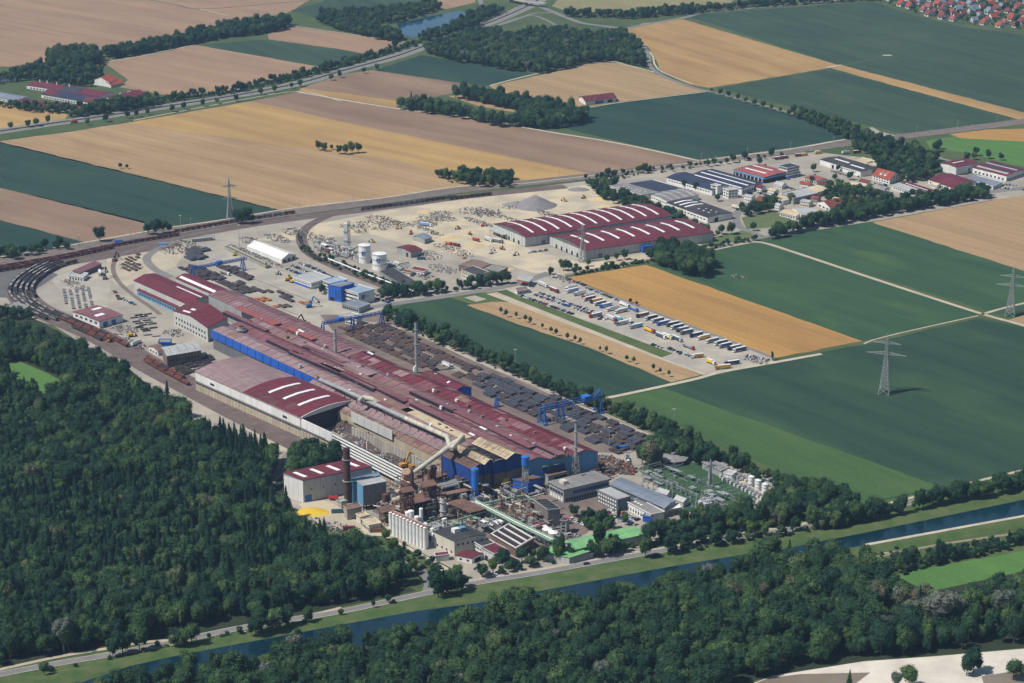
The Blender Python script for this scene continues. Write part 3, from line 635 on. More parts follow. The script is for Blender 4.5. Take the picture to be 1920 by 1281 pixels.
belt('wood', [(88, 120), (110, 108), (180, 104), (190, 116), (160, 135), (95, 135)], 9, DEC, [2]*5, 'tall tree group beside the farm', .9, 1.3, 28)
belt('wood', [(0, 150), (60, 130), (160, 130), (195, 145), (170, 165), (110, 160), (60, 150), (-60, 165), (-60, 140)], 9.5, D3, W3, 'garden trees of the farm', .6, 1.0, 29)
belt('hedge', [(280, 190), (420, 172), (600, 133), (640, 122), (700, 104), (790, 78), (880, 45), (905, 46), (800, 80), (740, 100), (600, 140), (430, 178), (290, 197), (120, 215), (60, 212), (0, 202), (0, 198), (160, 205)], 6.5, ['small0', 'bush0', 'dec0'], [3, 2, 1.2], 'long dark hedge along the highway', .6, .95, 30)
belt('hedge', [(130, 222), (160, 205), (280, 190), (300, 200), (200, 214)], 7, D3, W3, 'hedge wood between farm and highway', .5, .9, 31)
belt('hedge', [(1240, 22), (1330, 20), (1420, 10), (1600, 0), (1700, -10), (1700, -2), (1560, 6), (1400, 16), (1290, 28), (1180, 37), (1060, 32), (1060, 26), (1180, 30)], 8.5, D3, W3, 'tree line along the link road', .5, .95, 32)
belt('hedge', [(1480, 216), (1510, 216), (1600, 242), (1640, 262), (1600, 268), (1560, 252)], 7.5, D3, W3, 'shrubs along the country road before the bridge', .45, .8, 33)
belt('hedge', [(1600, 268), (1650, 268), (1720, 284), (1760, 302), (1750, 318), (1660, 300), (1600, 285)], 7.5, D3, W3, 'thick shrubs beneath the road bridge', .5, .85, 34)
belt('hedge', [(1100, 348), (1130, 342), (1160, 352), (1140, 360), (1260, 405), (1350, 445), (1320, 450), (1240, 415), (1120, 372)], 7, D3, W3, 'green belt behind the flat roofed factories', .45, .8, 35)
belt('hedge', [(1440, 444), (1500, 428), (1600, 405), (1700, 385), (1840, 362), (1860, 372), (1700, 398), (1600, 418), (1500, 436), (1445, 450)], 6.5, D3+['dec4'], W3+[2], 'thick tree belt of the trading estate', .6, .95, 36)
belt('hedge', [(1640, 300), (1760, 320), (1750, 340), (1700, 345), (1640, 325)], 8, D3, W3, 'trees behind the red roofed house', .45, .8, 37)
belt('hedge', [(1540, 360), (1580, 350), (1660, 375), (1700, 380), (1620, 400), (1560, 395)], 8.5, D3, W3, 'garden trees between the workshops', .45, .8, 38)
belt('wood', [(1215, 492), (1240, 478), (1300, 474), (1340, 500), (1320, 525), (1290, 520), (1250, 505)], 7.5, DEC, [2]*5, 'dark round copse beside the maroon halls', .75, 1.05, 39)
belt('hedge', [(1070, 514), (1160, 498), (1215, 490), (1215, 494), (1160, 503), (1075, 518)], 5, ['bush0', 'small0'], [3, 1.2], 'low hedge in front of the maroon halls', .6, .95, 40)
belt('hedge', [(1220, 486), (1330, 462), (1420, 448), (1420, 452), (1340, 467), (1230, 490)], 6, ['bush0', 'small0'], [2, 2], 'shrubs before the maroon hall end', .6, .9, 41)
belt('hedge', [(725, 590), (765, 600), (900, 660), (1000, 710), (1110, 752), (1150, 765), (1290, 830), (1400, 880), (1500, 920), (1560, 938), (1520, 950), (1450, 920), (1370, 880), (1290, 848), (1150, 785), (1050, 745), (900, 680), (720, 605)], 6.4, DEC+['small0', 'lite0', 'bush0'], [2, 2, 2, 2, 1, 4, .6, 2], 'long tree belt between steel store and fields', .5, .85, 42)
belt('wood', [(1260, 995), (1330, 975), (1420, 968), (1450, 942), (1500, 925), (1570, 930), (1605, 955), (1540, 975), (1430, 992), (1340, 1004), (1280, 1016), (1215, 1024), (1230, 1005)], 6.6, DEC+['small0', 'lite0'], [2, 2, 2, 2, 2, 2, .5], 'wood between the switching station and canal road', .6, .95, 43)
belt('hedge', [(900, 1078), (950, 1058), (1010, 1045), (1100, 1040), (1200, 1024), (1260, 1016), (1260, 1022), (1150, 1040), (1050, 1055), (950, 1076), (900, 1086)], 6.5, ['small0', 'lite0', 'dec0', 'dec2', 'bush0'], [3, 1, 1.5, 1, 1], 'mixed trees along the plant front', .6, .95, 44)
belt('hedge', [(1340, 1010), (1400, 1000), (1450, 1000), (1530, 988), (1620, 970), (1610, 978), (1500, 1002), (1380, 1022), (1260, 1042), (1200, 1052), (1210, 1046)], 6.2, ['small0', 'bush0', 'dec1'], [2, 2, 1], 'shrubs between canal road and bank', .55, .9, 45)
belt('hedge', [(1520, 990), (1620, 972), (1700, 960), (1780, 936), (1860, 930), (1925, 905), (2000, 893), (2000, 905), (1925, 918), (1850, 936), (1740, 955), (1640, 978), (1550, 998)], 4.8, DEC+['small0'], [2, 2, 2, 1, 1, 2], 'tree belt between canal road and water at the right', .6, 1.0, 46)
belt('hedge', [(1640, 1062), (1700, 1050), (1800, 1035), (1920, 1012), (1900, 1030), (1800, 1052), (1720, 1070), (1690, 1080), (1650, 1090), (1620, 1080)], 4.6, ['small0', 'con0', 'bush0', 'dec0'], [5, .15, 2, .6], 'young plantation beyond the canal', .6, .9, 47)
belt('hedge', [(1625, 1040), (1680, 1030), (1700, 1036), (1650, 1050)], 6, ['lite0', 'bush1', 'bush0'], [1, 1, 1], 'light shrubs at the forest corner', .5, .8, 48)
belt('hedge', [(700, 546), (790, 548), (850, 545), (880, 535), (960, 528), (960, 532), (870, 546), (790, 556), (720, 562)], 6, ['small0', 'dec0', 'bush0'], [3, 2, 1], 'tree row beside the works approach road', .6, .95, 49)
belt('hedge', [(575, 470), (600, 480), (700, 520), (780, 545), (760, 550), (690, 528), (600, 492), (575, 480)], 6, ['small0', 'bush0'], [2, 2], 'green strip beside the gas works siding', .5, .8, 50)
belt('hedge', [(540, 868), (560, 850), (620, 850), (640, 868), (600, 888), (540, 905)], 6.5, DEC, [1]*5, 'trees behind the pale hall', .6, .9, 51)
belt('undergrowth', [(700, 1010), (740, 1010), (830, 1070), (870, 1092), (800, 1105), (770, 1070), (730, 1040)], 7, ['bush0', 'small0', 'lite0'], [4, 1, .4], 'scrub between forest and plant fence', .5, .9, 52)
belt('hedge', [(800, 1108), (870, 1094), (900, 1098), (820, 1118)], 8, ['small0', 'bush0', 'dec0'], [2, 2, 1], 'shrubs at the road junction', .6, .95, 53)
belt('hedge', [(640, 1158), (740, 1128), (770, 1126), (700, 1142), (640, 1156), (450, 1195), (300, 1222), (200, 1242), (0, 1276), (0, 1272), (200, 1236), (300, 1214), (440, 1190)], 8, ['bush0', 'small0', 'dec1'], [3, 1.4, .6], 'shrubs between canal road and dike', .55, .95, 54)
belt('hedge', [(1070, 970), (1120, 960), (1140, 975), (1150, 1000), (1110, 1000), (1075, 985)], 6.5, ['small0', 'lite0', 'dec1'], [2, 1, .6], 'garden trees in front of the offices', .5, .8, 55)
belt('hedge', [(1215, 850), (1250, 842), (1290, 850), (1340, 868), (1330, 880), (1290, 870), (1240, 862), (1210, 872)], 7, DEC, [1]*5, 'dark trees round the canteen', .6, 1.0, 56)
belt('hedge', [(1380, 395), (1420, 390), (1470, 380), (1440, 400), (1400, 410)], 8, D3, W3, 'tree group beside the buses', .5, .8, 57)
belt('hedge', [(1080, 338), (1150, 330), (1260, 316), (1330, 308), (1400, 300), (1480, 290), (1480, 294), (1330, 314), (1260, 322), (1150, 338)], 9, ['small0', 'dec0', 'bush0'], [2, 1, 1], 'tree row between railway and trading estate', .55, .85, 58)
belt('wood', [(1500, -5), (1640, 6), (1700, 22), (1790, 46), (1925, 58), (2100, 50), (2100, -60), (1500, -60)], 22, ['small0', 'dec0', 'bush0'], [2, 2, 1], 'garden trees of the village', .5, .8, 59)
belt('wood', [(815, 330), (850, 328), (930, 328), (960, 336), (960, 352), (900, 352), (840, 342)], 7.5, D3, W3, 'dark thicket at the edge of the wheat', .45, .8, 60)
belt('hedge', [(560, 470), (575, 462), (590, 478), (570, 482)], 7, ['small0'], [1], 'small green corner by the tent', .5, .8, 61)
belt('hedge', [(0, 480), (60, 470), (130, 462), (130, 468), (60, 480), (0, 492)], 9, ['small0', 'dec0'], [1, 1], 'trees left of the railway', .6, 1.0, 62)
belt('hedge', [(0, 575), (60, 590), (60, 600), (0, 605)], 8, ['small0', 'dec0'], [1, 1], 'trees at the forest tip', .6, .9, 63)
# ---------------------------------------------------------------- building kit
def paint(name, c, rough=.6, obj=True, s=.25, dirt=.8): return stdmat(name, c, tuple(v*dirt for v in c), s, rough=rough, obj=obj, fine=.05)
def wallm(name, c, dirt=.8): return stdmat(name, c, tuple(v*dirt for v in c), .12, streak=(1, 1, .25), rough=.8, fine=.06)
W_ = dict(
 white=wallm('white cladding', (.74, .73, .70)), cream=wallm('cream render', (.62, .58, .48)), pale=wallm('pale panel', (.50, .50, .475), .86),
 grey=wallm('grey cladding', (.34, .345, .34)), dgrey=wallm('dark grey cladding', (.14, .145, .155)), blue=wallm('blue cladding', (.02, .11, .48), .85),
 dblue=wallm('deep blue cladding', (.012, .05, .24), .8), lblue=wallm('light blue cladding', (.13, .30, .47)), rust=wallm('rusty cladding', (.18, .085, .06), .6), brown=wallm('brown cladding', (.22, .15, .11), .7),
 conc=wallm('raw concrete', (.40, .37, .32), .7), dark=stdmat('dark opening and shade', (.018, .02, .03), fine=0), tan=wallm('tan ribbed concrete', (.43, .37, .27), .75))
def roofm(name, c, c2, s=.03):
    n = NT(name); v = n.noise(n.pos(s, s, s), 1, 5, .62, .2); k = n.mix(n.rng(v, .38, .64), c, c2)
    st = n.noise(n.pos(.9, .035, .3, AX), 1, 4, .65); k = n.mix(1.0, k, n.grey(n.rng(st, .3, .72, .74, 1.2)), 'MULTIPLY')
    st2 = n.noise(n.pos(.02, .5, .3, AX), 1, 4, .65); k = n.mix(1.0, k, n.grey(n.rng(st2, .3, .7, .82, 1.14)), 'MULTIPLY')
    du = n.noise(n.pos(.09, .09, .09), 1, 5, .7, .5); g = tuple(min(1, sum(c)/3*1.25+.03) for _ in c); k = n.mix(n.rng(du, .55, .78, 0, .55), k, (g[0]*1.08, g[1]*.98, g[2]*.9))
    return n.done(k, .75, .2)
R_ = dict(
 maroon=roofm('maroon sheet roof', (.150, .028, .045), (.115, .030, .040)), dusty=roofm('dusty mauve roof', (.235, .125, .135), (.185, .105, .115)),
 red=roofm('red sheet roof', (.33, .09, .085), (.24, .085, .09)), dmaroon=roofm('dull maroon roof', (.17, .065, .08), (.205, .10, .11)), mauve=roofm('mauve grey roof', (.285, .195, .20), (.23, .155, .165)),
 brown=roofm('brown dusty roof', (.23, .145, .115), (.175, .11, .09)), beige=roofm('bleached beige roof', (.62, .52, .34), (.46, .37, .25)), grey=roofm('grey felt roof', (.25, .245, .24), (.19, .185, .185)),
 lgrey=roofm('light grey roof', (.42, .43, .43), (.35, .36, .36)), slate=roofm('blue grey sheet roof', (.20, .235, .29), (.17, .20, .25)), navy=roofm('dark solar roof', (.03, .04, .075), (.045, .055, .09)),
 black=roofm('black felt roof', (.045, .045, .052), (.07, .068, .07)), green=roofm('mint green roof', (.19, .42, .18), (.15, .34, .145)), tile=roofm('red tile roof', (.36, .075, .04), (.26, .06, .04), .2),
 tile2=roofm('brown tile roof', (.21, .055, .045), (.15, .05, .04), .2), white=roofm('white membrane', (.80, .79, .74), (.70, .69, .65)), rust=roofm('rusty flat roof', (.19, .105, .08), (.12, .075, .06), .1), ltblue=roofm('pale blue roof', (.30, .40, .50), (.25, .33, .42)))
GLASS = paint('window glass', (.03, .045, .06), .2); SKYL = paint('roof light panel', (.80, .80, .80), .5, False, .3, .9); LEDGE = paint('window frame', (.6, .6, .58), .5)
PIPE = wallm('pale pipe', (.55, .51, .42), .75); STEELB = paint('blue crane paint', (.035, .14, .47), .5); STEELG = stdmat('galvanised steel', (.40, .42, .42), rough=.5, metal=.3, fine=.05)
RUST = stdmat('rust', (.15, .062, .045), (.085, .045, .038), .5, rough=.95, fine=.2); WHITEP = paint('white paint', (.80, .80, .78), .4)
PR = dict(flat=None, gable=[(0, 0), (.5, 1), (1, 0)], arch=[(0, 0), (.12, .42), (.28, .8), (.5, 1), (.72, .8), (.88, .42), (1, 0)], bend=[(0, 0), (.62, 1), (1, .55)], shed=[(0, 0), (1, 1)], shedb=[(0, 1), (1, 0)], low=[(0, 0), (.5, 1), (1, 0)])
class Bld:
    def __init__(s, name, label, a, b, d, h, prof='flat', rise=0, axis='u', wall='white', roof='grey', cat='building', group=None, z0=0, over=.5, skew=.3, walls=True, th=.35):
        A = G(a, None, h); B = G(b, None, h); D = G(d, None, h)
        U = B-A; V = D-A; U.z = V.z = 0; s.L = U.length; u = U.normalized(); k = V.dot(u); Vp = V-u*k
        k = max(-skew*Vp.length, min(skew*Vp.length, k)); V = Vp+u*k
        s.Wd = V.length; s.u = u; s.v = V.normalized(); s.h = h; s.rise = rise; s.axis = axis; s.prof = PR[prof] or [(0, 0), (1, 0)]; s.z0 = z0
        s.org = Vector((A.x, A.y, 0)); s.root = empty(name, (A.x, A.y, 0)); tag(s.root, label, cat, group); s.cache = {}; s.wallmat = W_[wall] if isinstance(wall, str) else wall
        n = s.prof; h0 = h
        if walls:
            m = MB(); ext = s.L if axis == 'u' else s.Wd; wd = s.Wd if axis == 'u' else s.L
            Q = (lambda e, t, z: s.P(e, t*wd, z)) if axis == 'u' else (lambda e, t, z: s.P(t*wd, e, z))
            for e in (0, ext): m.poly([Q(e, 0, z0)]+[Q(e, t, h0+z*rise-.02) for t, z in n]+[Q(e, 1, z0)])
            for t, z in (n[0], n[-1]): m.quad(Q(0, t, z0), Q(ext, t, z0), Q(ext, t, h0+z*rise-.02), Q(0, t, h0+z*rise-.02))
            m.obj('wall', s.wallmat, s.root)
        ms = MB(); s.slab(ms, -over, (s.L if axis == 'u' else s.Wd)+over, -over/(s.Wd if axis == 'u' else s.L), 1+over/(s.Wd if axis == 'u' else s.L), 0, th)
        s.roof = ms.obj('roof', R_[roof] if isinstance(roof, str) else roof, s.root)
        if prof == 'flat' and over < .6:
            pm = MB(); o = over
            for (x0, x1, y0, y1) in ((-o, s.L+o, -o, -o+.4), (-o, s.L+o, s.Wd+o-.4, s.Wd+o), (-o, -o+.4, -o+.41, s.Wd+o-.41), (s.L+o-.4, s.L+o, -o+.41, s.Wd+o-.41)):
                pm.hexa([s.P(x0, y0, h+th-.05), s.P(x1, y0, h+th-.05), s.P(x1, y1, h+th-.05), s.P(x0, y1, h+th-.05), s.P(x0, y0, h+th+.55), s.P(x1, y0, h+th+.55), s.P(x1, y1, h+th+.55), s.P(x0, y1, h+th+.55)])
            pm.obj('parapet', s.wallmat, s.root)
    def P(s, x, y, z): return s.u*x+s.v*y+Vector((0, 0, z))
    def rz(s, t):
        n = s.prof; t = min(max(t, 0), 1)
        for i in range(len(n)-1):
            if t <= n[i+1][0]: f = (t-n[i][0])/(n[i+1][0]-n[i][0]); return s.h+s.rise*(n[i][1]+(n[i+1][1]-n[i][1])*f)
        return s.h+s.rise*n[-1][1]
    def slab(s, m, e0, e1, t0, t1, dz, th, mi=0):
        wd = s.Wd if s.axis == 'u' else s.L
        Q = (lambda e, t, z: s.P(e, t*wd, z)) if s.axis == 'u' else (lambda e, t, z: s.P(t*wd, e, z))
        ts = [t0]+[t for t, z in s.prof if t0 < t < t1]+[t1]; zz = []
        for t in ts:
            z = s.rz(t)
            if t < 0: z = s.h+s.rise*(s.prof[0][1]+(s.prof[1][1]-s.prof[0][1])/(s.prof[1][0])*t)
            if t > 1: z = s.h+s.rise*(s.prof[-1][1]+(s.prof[-1][1]-s.prof[-2][1])/(1-s.prof[-2][0])*(t-1))
            zz.append(z+dz)
        for i in range(len(ts)-1):
            a, b, za, zb = ts[i], ts[i+1], zz[i], zz[i+1]
            m.hexa([Q(e0, a, za), Q(e1, a, za), Q(e1, b, zb), Q(e0, b, zb), Q(e0, a, za+th), Q(e1, a, za+th), Q(e1, b, zb+th), Q(e0, b, zb+th)], mi)
    def light(s, e0, e1, t0, t1, name='roof_light', mat=None, th=.3, dz=.352):
        m = MB(); s.slab(m, e0, e1, t0, t1, dz, th); return m.obj(name, mat or SKYL, s.root)
    def strips(s, n, frac=.12, t0=.15, t1=.85, e0=.03, e1=.97, **k):
        ext = s.L if s.axis == 'u' else s.Wd
        for i in range(n):
            c = ext*(e0+(e1-e0)*(i+.5)/n); w = ext*(e1-e0)/n*frac; s.light(c-w/2, c+w/2, t0, t1, **k)
    def side(s, sd):
        if sd == 'f': o, d, ln = s.P(0, 0, 0), s.u, s.L
        elif sd == 'b': o, d, ln = s.P(0, s.Wd, 0), s.u, s.L
        elif sd == 'l': o, d, ln = s.P(0, 0, 0), s.v, s.Wd
        else: o, d, ln = s.P(s.L, 0, 0), s.v, s.Wd
        nrm = Vector((d.y, -d.x, 0)); c = s.P(s.L/2, s.Wd/2, 0)
        if (c-o).dot(nrm) > 0: nrm = -nrm
        return o, d, nrm, ln
    def put(s, name, sd, x, z, w, h, mat, dep=.16, inn=.05):
        o, d, nr, ln = s.side(sd); key = (name, sd, round(w, 2), round(h, 2), dep, mat.name)
        if key not in s.cache:
            m = MB(); a, b = -w/2, w/2; Z = Vector((0, 0, 1))
            m.hexa([d*a-nr*inn, d*b-nr*inn, d*b+nr*dep, d*a+nr*dep, d*a-nr*inn+Z*h, d*b-nr*inn+Z*h, d*b+nr*dep+Z*h, d*a+nr*dep+Z*h]); s.cache[key] = m.mesh(name, mat)
        return link(name, s.cache[key], s.root, o+d*x+Vector((0, 0, z)))
    def wins(s, sd, n, z, h=1.3, frac=.6, x0=.04, x1=.96, rows=1, dz=3.2, mat=None, name='window', dep=.1):
        ln = s.side(sd)[3]; st = ln*(x1-x0)/n
        for r in range(rows):
            for i in range(n): s.put(name, sd, ln*x0+st*(i+.5), z+r*dz, st*frac, h, mat or GLASS, dep)
    def panels(s, sd, n, z0, z1, mat, x0=0, x1=1, gap=.35, dep=.12):
        ln = s.side(sd)[3]; st = ln*(x1-x0)/n
        for i in range(n): s.put('wall_panel', sd, ln*x0+st*(i+.5), z0, st-gap, z1-z0, mat, dep)
    def box(s, name, x0, x1, y0, y1, z0, z1, mat):
        m = MB(); P = s.P
        m.hexa([P(x0, y0, z0), P(x1, y0, z0), P(x1, y1, z0), P(x0, y1, z0), P(x0, y0, z1), P(x1, y0, z1), P(x1, y1, z1), P(x0, y1, z1)]); return m.obj(name, mat, s.root)
DOOR = paint('grey roller door', (.16, .17, .19), .6); DOORB = paint('blue gate', (.04, .15, .42), .6)
JOINT = W_['dgrey']
# ---- the two big maroon halls
for nm, lab, a, b, d_, h, n, t0, t1 in (
    ('warehouse', 'farther of the two long maroon roofed halls, with eleven bent white roof lights', (985, 445), (1260, 405), (925, 420), 11, 11, .1, .88),
    ('warehouse', 'nearer of the two long maroon roofed halls, with pylon before its gable', (1096, 470), (1337, 436), (1031, 443), 10.5, 8, .22, .72)):
    B = Bld(nm, lab, a, b, d_, h, 'arch', 4.2, 'u', 'dgrey', 'maroon', 'warehouse'); B.strips(n, .16, t0, t1)
    B.panels('f', 26, .6, h-.4, W_['pale'], gap=.3); B.panels('l', 12, .6, h-.4, W_['pale'], gap=.3)
    B.light(0, B.L, .585, .6, 'ridge_cap', R_['grey'], .25)
    for i in range(5): B.put('door', 'l', B.Wd*(.2+.15*i), 0, 3.2, 4.5, W_['dark'], .2)
    for x in (.12, .32, .55, .78): B.put('door', 'f', B.L*x, 0, 5, 5, DOOR, .2)
    if n == 8: B.box('loading_dock', B.L*.43, B.L*.51, -4, -.2, 0, 7, W_['blue'])
    else: B.box('canopy', -6, -.3, B.Wd*.55, B.Wd, 5.5, 6.1, R_['lgrey']); [B.box('post', -5.8, -5.4, y, y+.4, 0, 5.5, STEELG) for y in (B.Wd*.6, B.Wd*.78, B.Wd*.96)]
# ---- trading estate
def mk(name, label, a, b, d_, h, prof='flat', rise=0, axis='u', wall='white', roof='grey', cat='building', **k): return Bld(name, label, a, b, d_, h, prof, rise, axis, wall, roof, cat, **k)
B = mk('factory', 'flat grey roofed factory with a black solar half beside the sand yard', (1143, 349), (1202, 366), (1224, 338), 6); B.light(2, B.L-2, .42, .97, 'solar_field', R_['navy']); B.wins('f', 14, 2.5)
for i in range(9): B.light(B.L*(.12+.085*i), B.L*(.12+.085*i)+1.2, .1+.06*(i % 3), .13+.06*(i % 3))
B = mk('factory', 'low factory with corrugated grey roof between two flat roofs', (1221, 365), (1252, 378), (1279, 353), 6, 'low', 1.5, 'v', 'white', 'grey'); B.strips(4, .15, .0, 1, mat=R_['lgrey']); B.wins('f', 8, 2.4)
B = mk('factory', 'black roofed factory with three long roof lights and white walls', (1250, 380), (1327, 408), (1296, 372), 7, 'low', 1.2, 'u', 'white', 'black'); B.put('door', 'r', B.Wd*.35, 0, 5, 5, W_['dark'], .2)
for i in range(3): B.light(B.L*(.1+.13*i), B.L*(.14+.13*i), .12, .85)
for i in range(6): B.light(B.L*(.58+.06*i), B.L*(.58+.06*i)+1.6, .3+.2*(i % 2), .36+.2*(i % 2))
B.wins('f', 12, 3)
B = mk('factory', 'dark blue solar roofed hall with a white window band', (1250, 333), (1335, 357), (1285, 323), 6.5, 'low', 2, 'u', 'white', 'navy'); B.wins('f', 16, 3)
B = mk('factory', 'wide hall with three dark solar ridges and white roof light rows', (1296, 328), (1391, 355), (1335, 317), 6.8, 'low', 1.6, 'u', 'white', 'navy')
for i, t in enumerate((.02, .33, .66)): B.light(B.L*.05, B.L*.98, t, t+.05)
B.wins('r', 9, 1.5, 3, .65); B.wins('f', 12, 2.5)
B = mk('office', 'narrow white stair tower before the dark solar roof', (1333, 347), (1345, 350), (1340, 345), 11, wall='white', roof='lgrey', cat='tower'); B.wins('f', 1, 3, 1.5, rows=3)
B = mk('office', 'white cube office before the dark solar roof', (1356, 354), (1366, 358), (1374, 352), 10, wall='white', roof='lgrey', cat='office building'); B.wins('f', 2, 2, 1.6, rows=3); B.wins('r', 3, 2, 1.6, rows=3)
B = mk('dispatch_hall', 'red roofed dispatch hall with a light blue fascia', (1376, 318), (1433, 333), (1424, 308), 7.5, 'low', 1, 'u', 'dark', 'red'); B.panels('f', 14, 5, 7.4, W_['lblue'], gap=.05, dep=.5); B.panels('r', 10, 5, 7.4, W_['lblue'], gap=.05, dep=.5)
B.light(B.L*.12, B.L*.8, .28, .34); B.light(B.L*.05, B.L*.7, .66, .72)
for i in range(8): B.put('pillar', 'f', B.L*(i+.5)/8, 0, .8, 5, W_['white'], .4)
B = mk('office', 'white four storey office with ribbon windows beside the dispatch hall', (1460, 312), (1476, 316), (1483, 307), 13, wall='white', roof='navy', cat='office building'); B.wins('f', 5, 1.2, 1.5, .8, rows=4); B.wins('r', 7, 1.2, 1.5, .8, rows=4)
B = mk('warehouse', 'long white hall with dark roof and two white roof light bars', (1538, 299), (1614, 322), (1574, 294), 6.8, 'low', 1.2, 'u', 'white', 'black', cat='warehouse'); B.light(B.L*.15, B.L*.5, .42, .5); B.light(B.L*.6, B.L*.92, .3, .38); B.put('door', 'f', B.L*.32, 0, 4, 4.5, W_['dark'], .2); B.wins('f', 8, 4, 1, .6, .48, .9)
B = mk('house', 'white gabled house with bright red tile roof and two dormers', (1636, 328), (1668, 337), (1655, 320), 6, 'gable', 6, 'u', 'white', 'tile', 'house'); B.wins('f', 6, 1.2, 1.4, rows=2, dz=2.7); B.wins('r', 4, 1.2, 1.4, rows=3, dz=2.8)
for x in (.35, .6):
    m = MB(); p = B.P; x0 = B.L*x; m.poly([p(x0, 2, 8), p(x0+4, 2, 8), p(x0+2, 2, 11.2)]); m.quad(p(x0, 2, 8), p(x0+2, 2, 11.2), p(x0+2, B.Wd*.45, 11.2), p(x0, B.Wd*.45, 8)); m.quad(p(x0+4, 2, 8), p(x0+2, 2, 11.2), p(x0+2, B.Wd*.45, 11.2), p(x0+4, B.Wd*.45, 8)); m.obj('dormer', R_['white'], B.root)
B = mk('warehouse', 'tall white hall with maroon roof at the right end of the estate', (1764, 306), (1793, 314), (1805, 298), 10, 'low', 1.2, 'v', 'white', 'maroon', 'warehouse'); B.put('door', 'r', B.Wd*.6, 0, 4, 6, DOOR, .2); B.light(B.Wd*.2, B.Wd*.7, .45, .53)
B = mk('warehouse', 'wide white hall with maroon and dark striped roof at the right border', (1824, 314), (1887, 330), (1862, 302), 7, 'low', 1.6, 'u', 'white', 'maroon', 'warehouse'); B.wins('f', 8, 1, 2.2, .5); B.wins('r', 10, 1, 2.2, .5)
for i in range(4): B.light(B.L*.04, B.L*.96, .1+.22*i, .2+.22*i, 'solar_field', R_['navy'] if i % 2 else R_['lgrey'])
B = mk('showroom', 'broad maroon hipped roof hall in the middle of the estate end', (1741, 337), (1788, 353), (1778, 324), 5, 'gable', 3.5, 'u', 'white', 'maroon', 'warehouse'); B.wins('f', 8, 1.2, 1.8); B.wins('r', 6, 1.2, 1.8)
B = mk('workshop', 'long flat workshop half cream half maroon behind the tree belt', (1672, 348), (1736, 369), (1702, 341), 4.5, 'low', .8, 'u', 'white', 'lgrey'); B.light(B.L*.0, B.L*.98, .5, .98, 'roof_sheet', R_['maroon']); B.light(B.L*.1, B.L*.9, .62, .68, dz=.66, th=.2); B.wins('f', 14, 1.6, 1.5)
B = mk('workshop', 'cream gabled workshop with large brown tile roof beside the tree belt', (1556, 389), (1611, 378), (1533, 379), 5, 'gable', 4, 'u', 'white', 'tile2'); B.wins('f', 9, 1, 2.2); B.wins('l', 3, 1, 1.8)
B = mk('workshop', 'workshop with curved pale grey roof above the car dealer', (1502, 403), (1541, 404), (1484, 390), 5.5, 'arch', 1.5, 'u', 'white', 'lgrey'); B.wins('f', 6, 1, 2.8)
B = mk('workshop', 'small white workshop with olive roof left of the curved roof', (1462, 399), (1492, 406), (1478, 392), 4, 'low', 1.5, 'u', 'white', 'beige'); B.wins('f', 6, 1.2, 1.6)
B = mk('workshop', 'tall light grey flat roofed hall with a dark gate', (1466, 363), (1488, 373), (1507, 352), 7, wall='grey', roof='lgrey'); B.put('door', 'r', B.Wd*.6, 0, 4.5, 5, W_['dark'], .2)
B = mk('workshop', 'low cream hall in front of the grey flat roofed hall', (1442, 369), (1468, 378), (1464, 363), 4.5, wall='white', roof='beige'); B.wins('f', 6, 1.5)
B = mk('workshop', 'cream roofed hall behind the grey flat roofed hall', (1508, 354), (1532, 362), (1530, 348), 5.5, wall='cream', roof='beige'); B.wins('r', 4, 1.5)
B = mk('house', 'small house with dark red hipped roof beside the bus yard', (1414, 375), (1430, 381), (1434, 370), 4, 'gable', 3, 'u', 'white', 'tile2', 'house'); B.wins('f', 4, 1.2)
B = mk('canopy_hall', 'red roofed filling shed before the four storey office', (1508, 333), (1531, 340), (1528, 329), 4.5, 'low', 1, 'u', 'cream', 'red'); B.wins('f', 5, 1, 2)
B = mk('workshop', 'dark flat workshop hidden among garden trees', (1604, 363), (1640, 371), (1638, 353), 4, wall='cream', roof='black'); B.light(B.L*.1, B.L*.6, .4, .5)
B = mk('workshop', 'low white garage between the maroon hall and the tree belt', (1800, 352), (1830, 358), (1812, 346), 4, wall='white', roof='slate'); B.wins('f', 5, .5, 2.2)
B = mk('workshop', 'white showroom with slate roof before the striped hall', (1815, 338), (1862, 350), (1830, 330), 4, wall='white', roof='slate'); B.wins('f', 10, .5, 2.4)
B = mk('workshop', 'flat beige store row behind the long white hall', (1600, 300), (1625, 308), (1612, 294), 3.5, wall='cream', roof='beige')
B = mk('workshop', 'second flat beige store behind the long white hall', (1625, 307), (1645, 312), (1636, 303), 3.5, wall='cream', roof='beige')
B = mk('hall', 'lone maroon roofed barn with white walls in the fields', (1098, 190), (1155, 183), (1090, 181), 6, 'gable', 3.5, 'u', 'white', 'maroon', 'barn', over=1.2); B.put('door', 'f', B.L*.45, 0, 14, 4.5, DOORB, .2); B.put('door', 'f', B.L*.8, 0, 8, 4, W_['dark'], .2)
B = mk('house', 'white farmhouse at the corner of the tree clump', (1050, 231), (1066, 229), (1053, 223), 5, 'gable', 4, 'u', 'white', 'tile2', 'house'); B.wins('f', 4, 1, 1.5, rows=2, dz=2.4)
B = mk('house', 'small house hidden in the tree clump', (1008, 213), (1020, 212), (1010, 208), 4, 'gable', 3, 'u', 'cream', 'tile2', 'house'); B.wins('f', 3, 1)
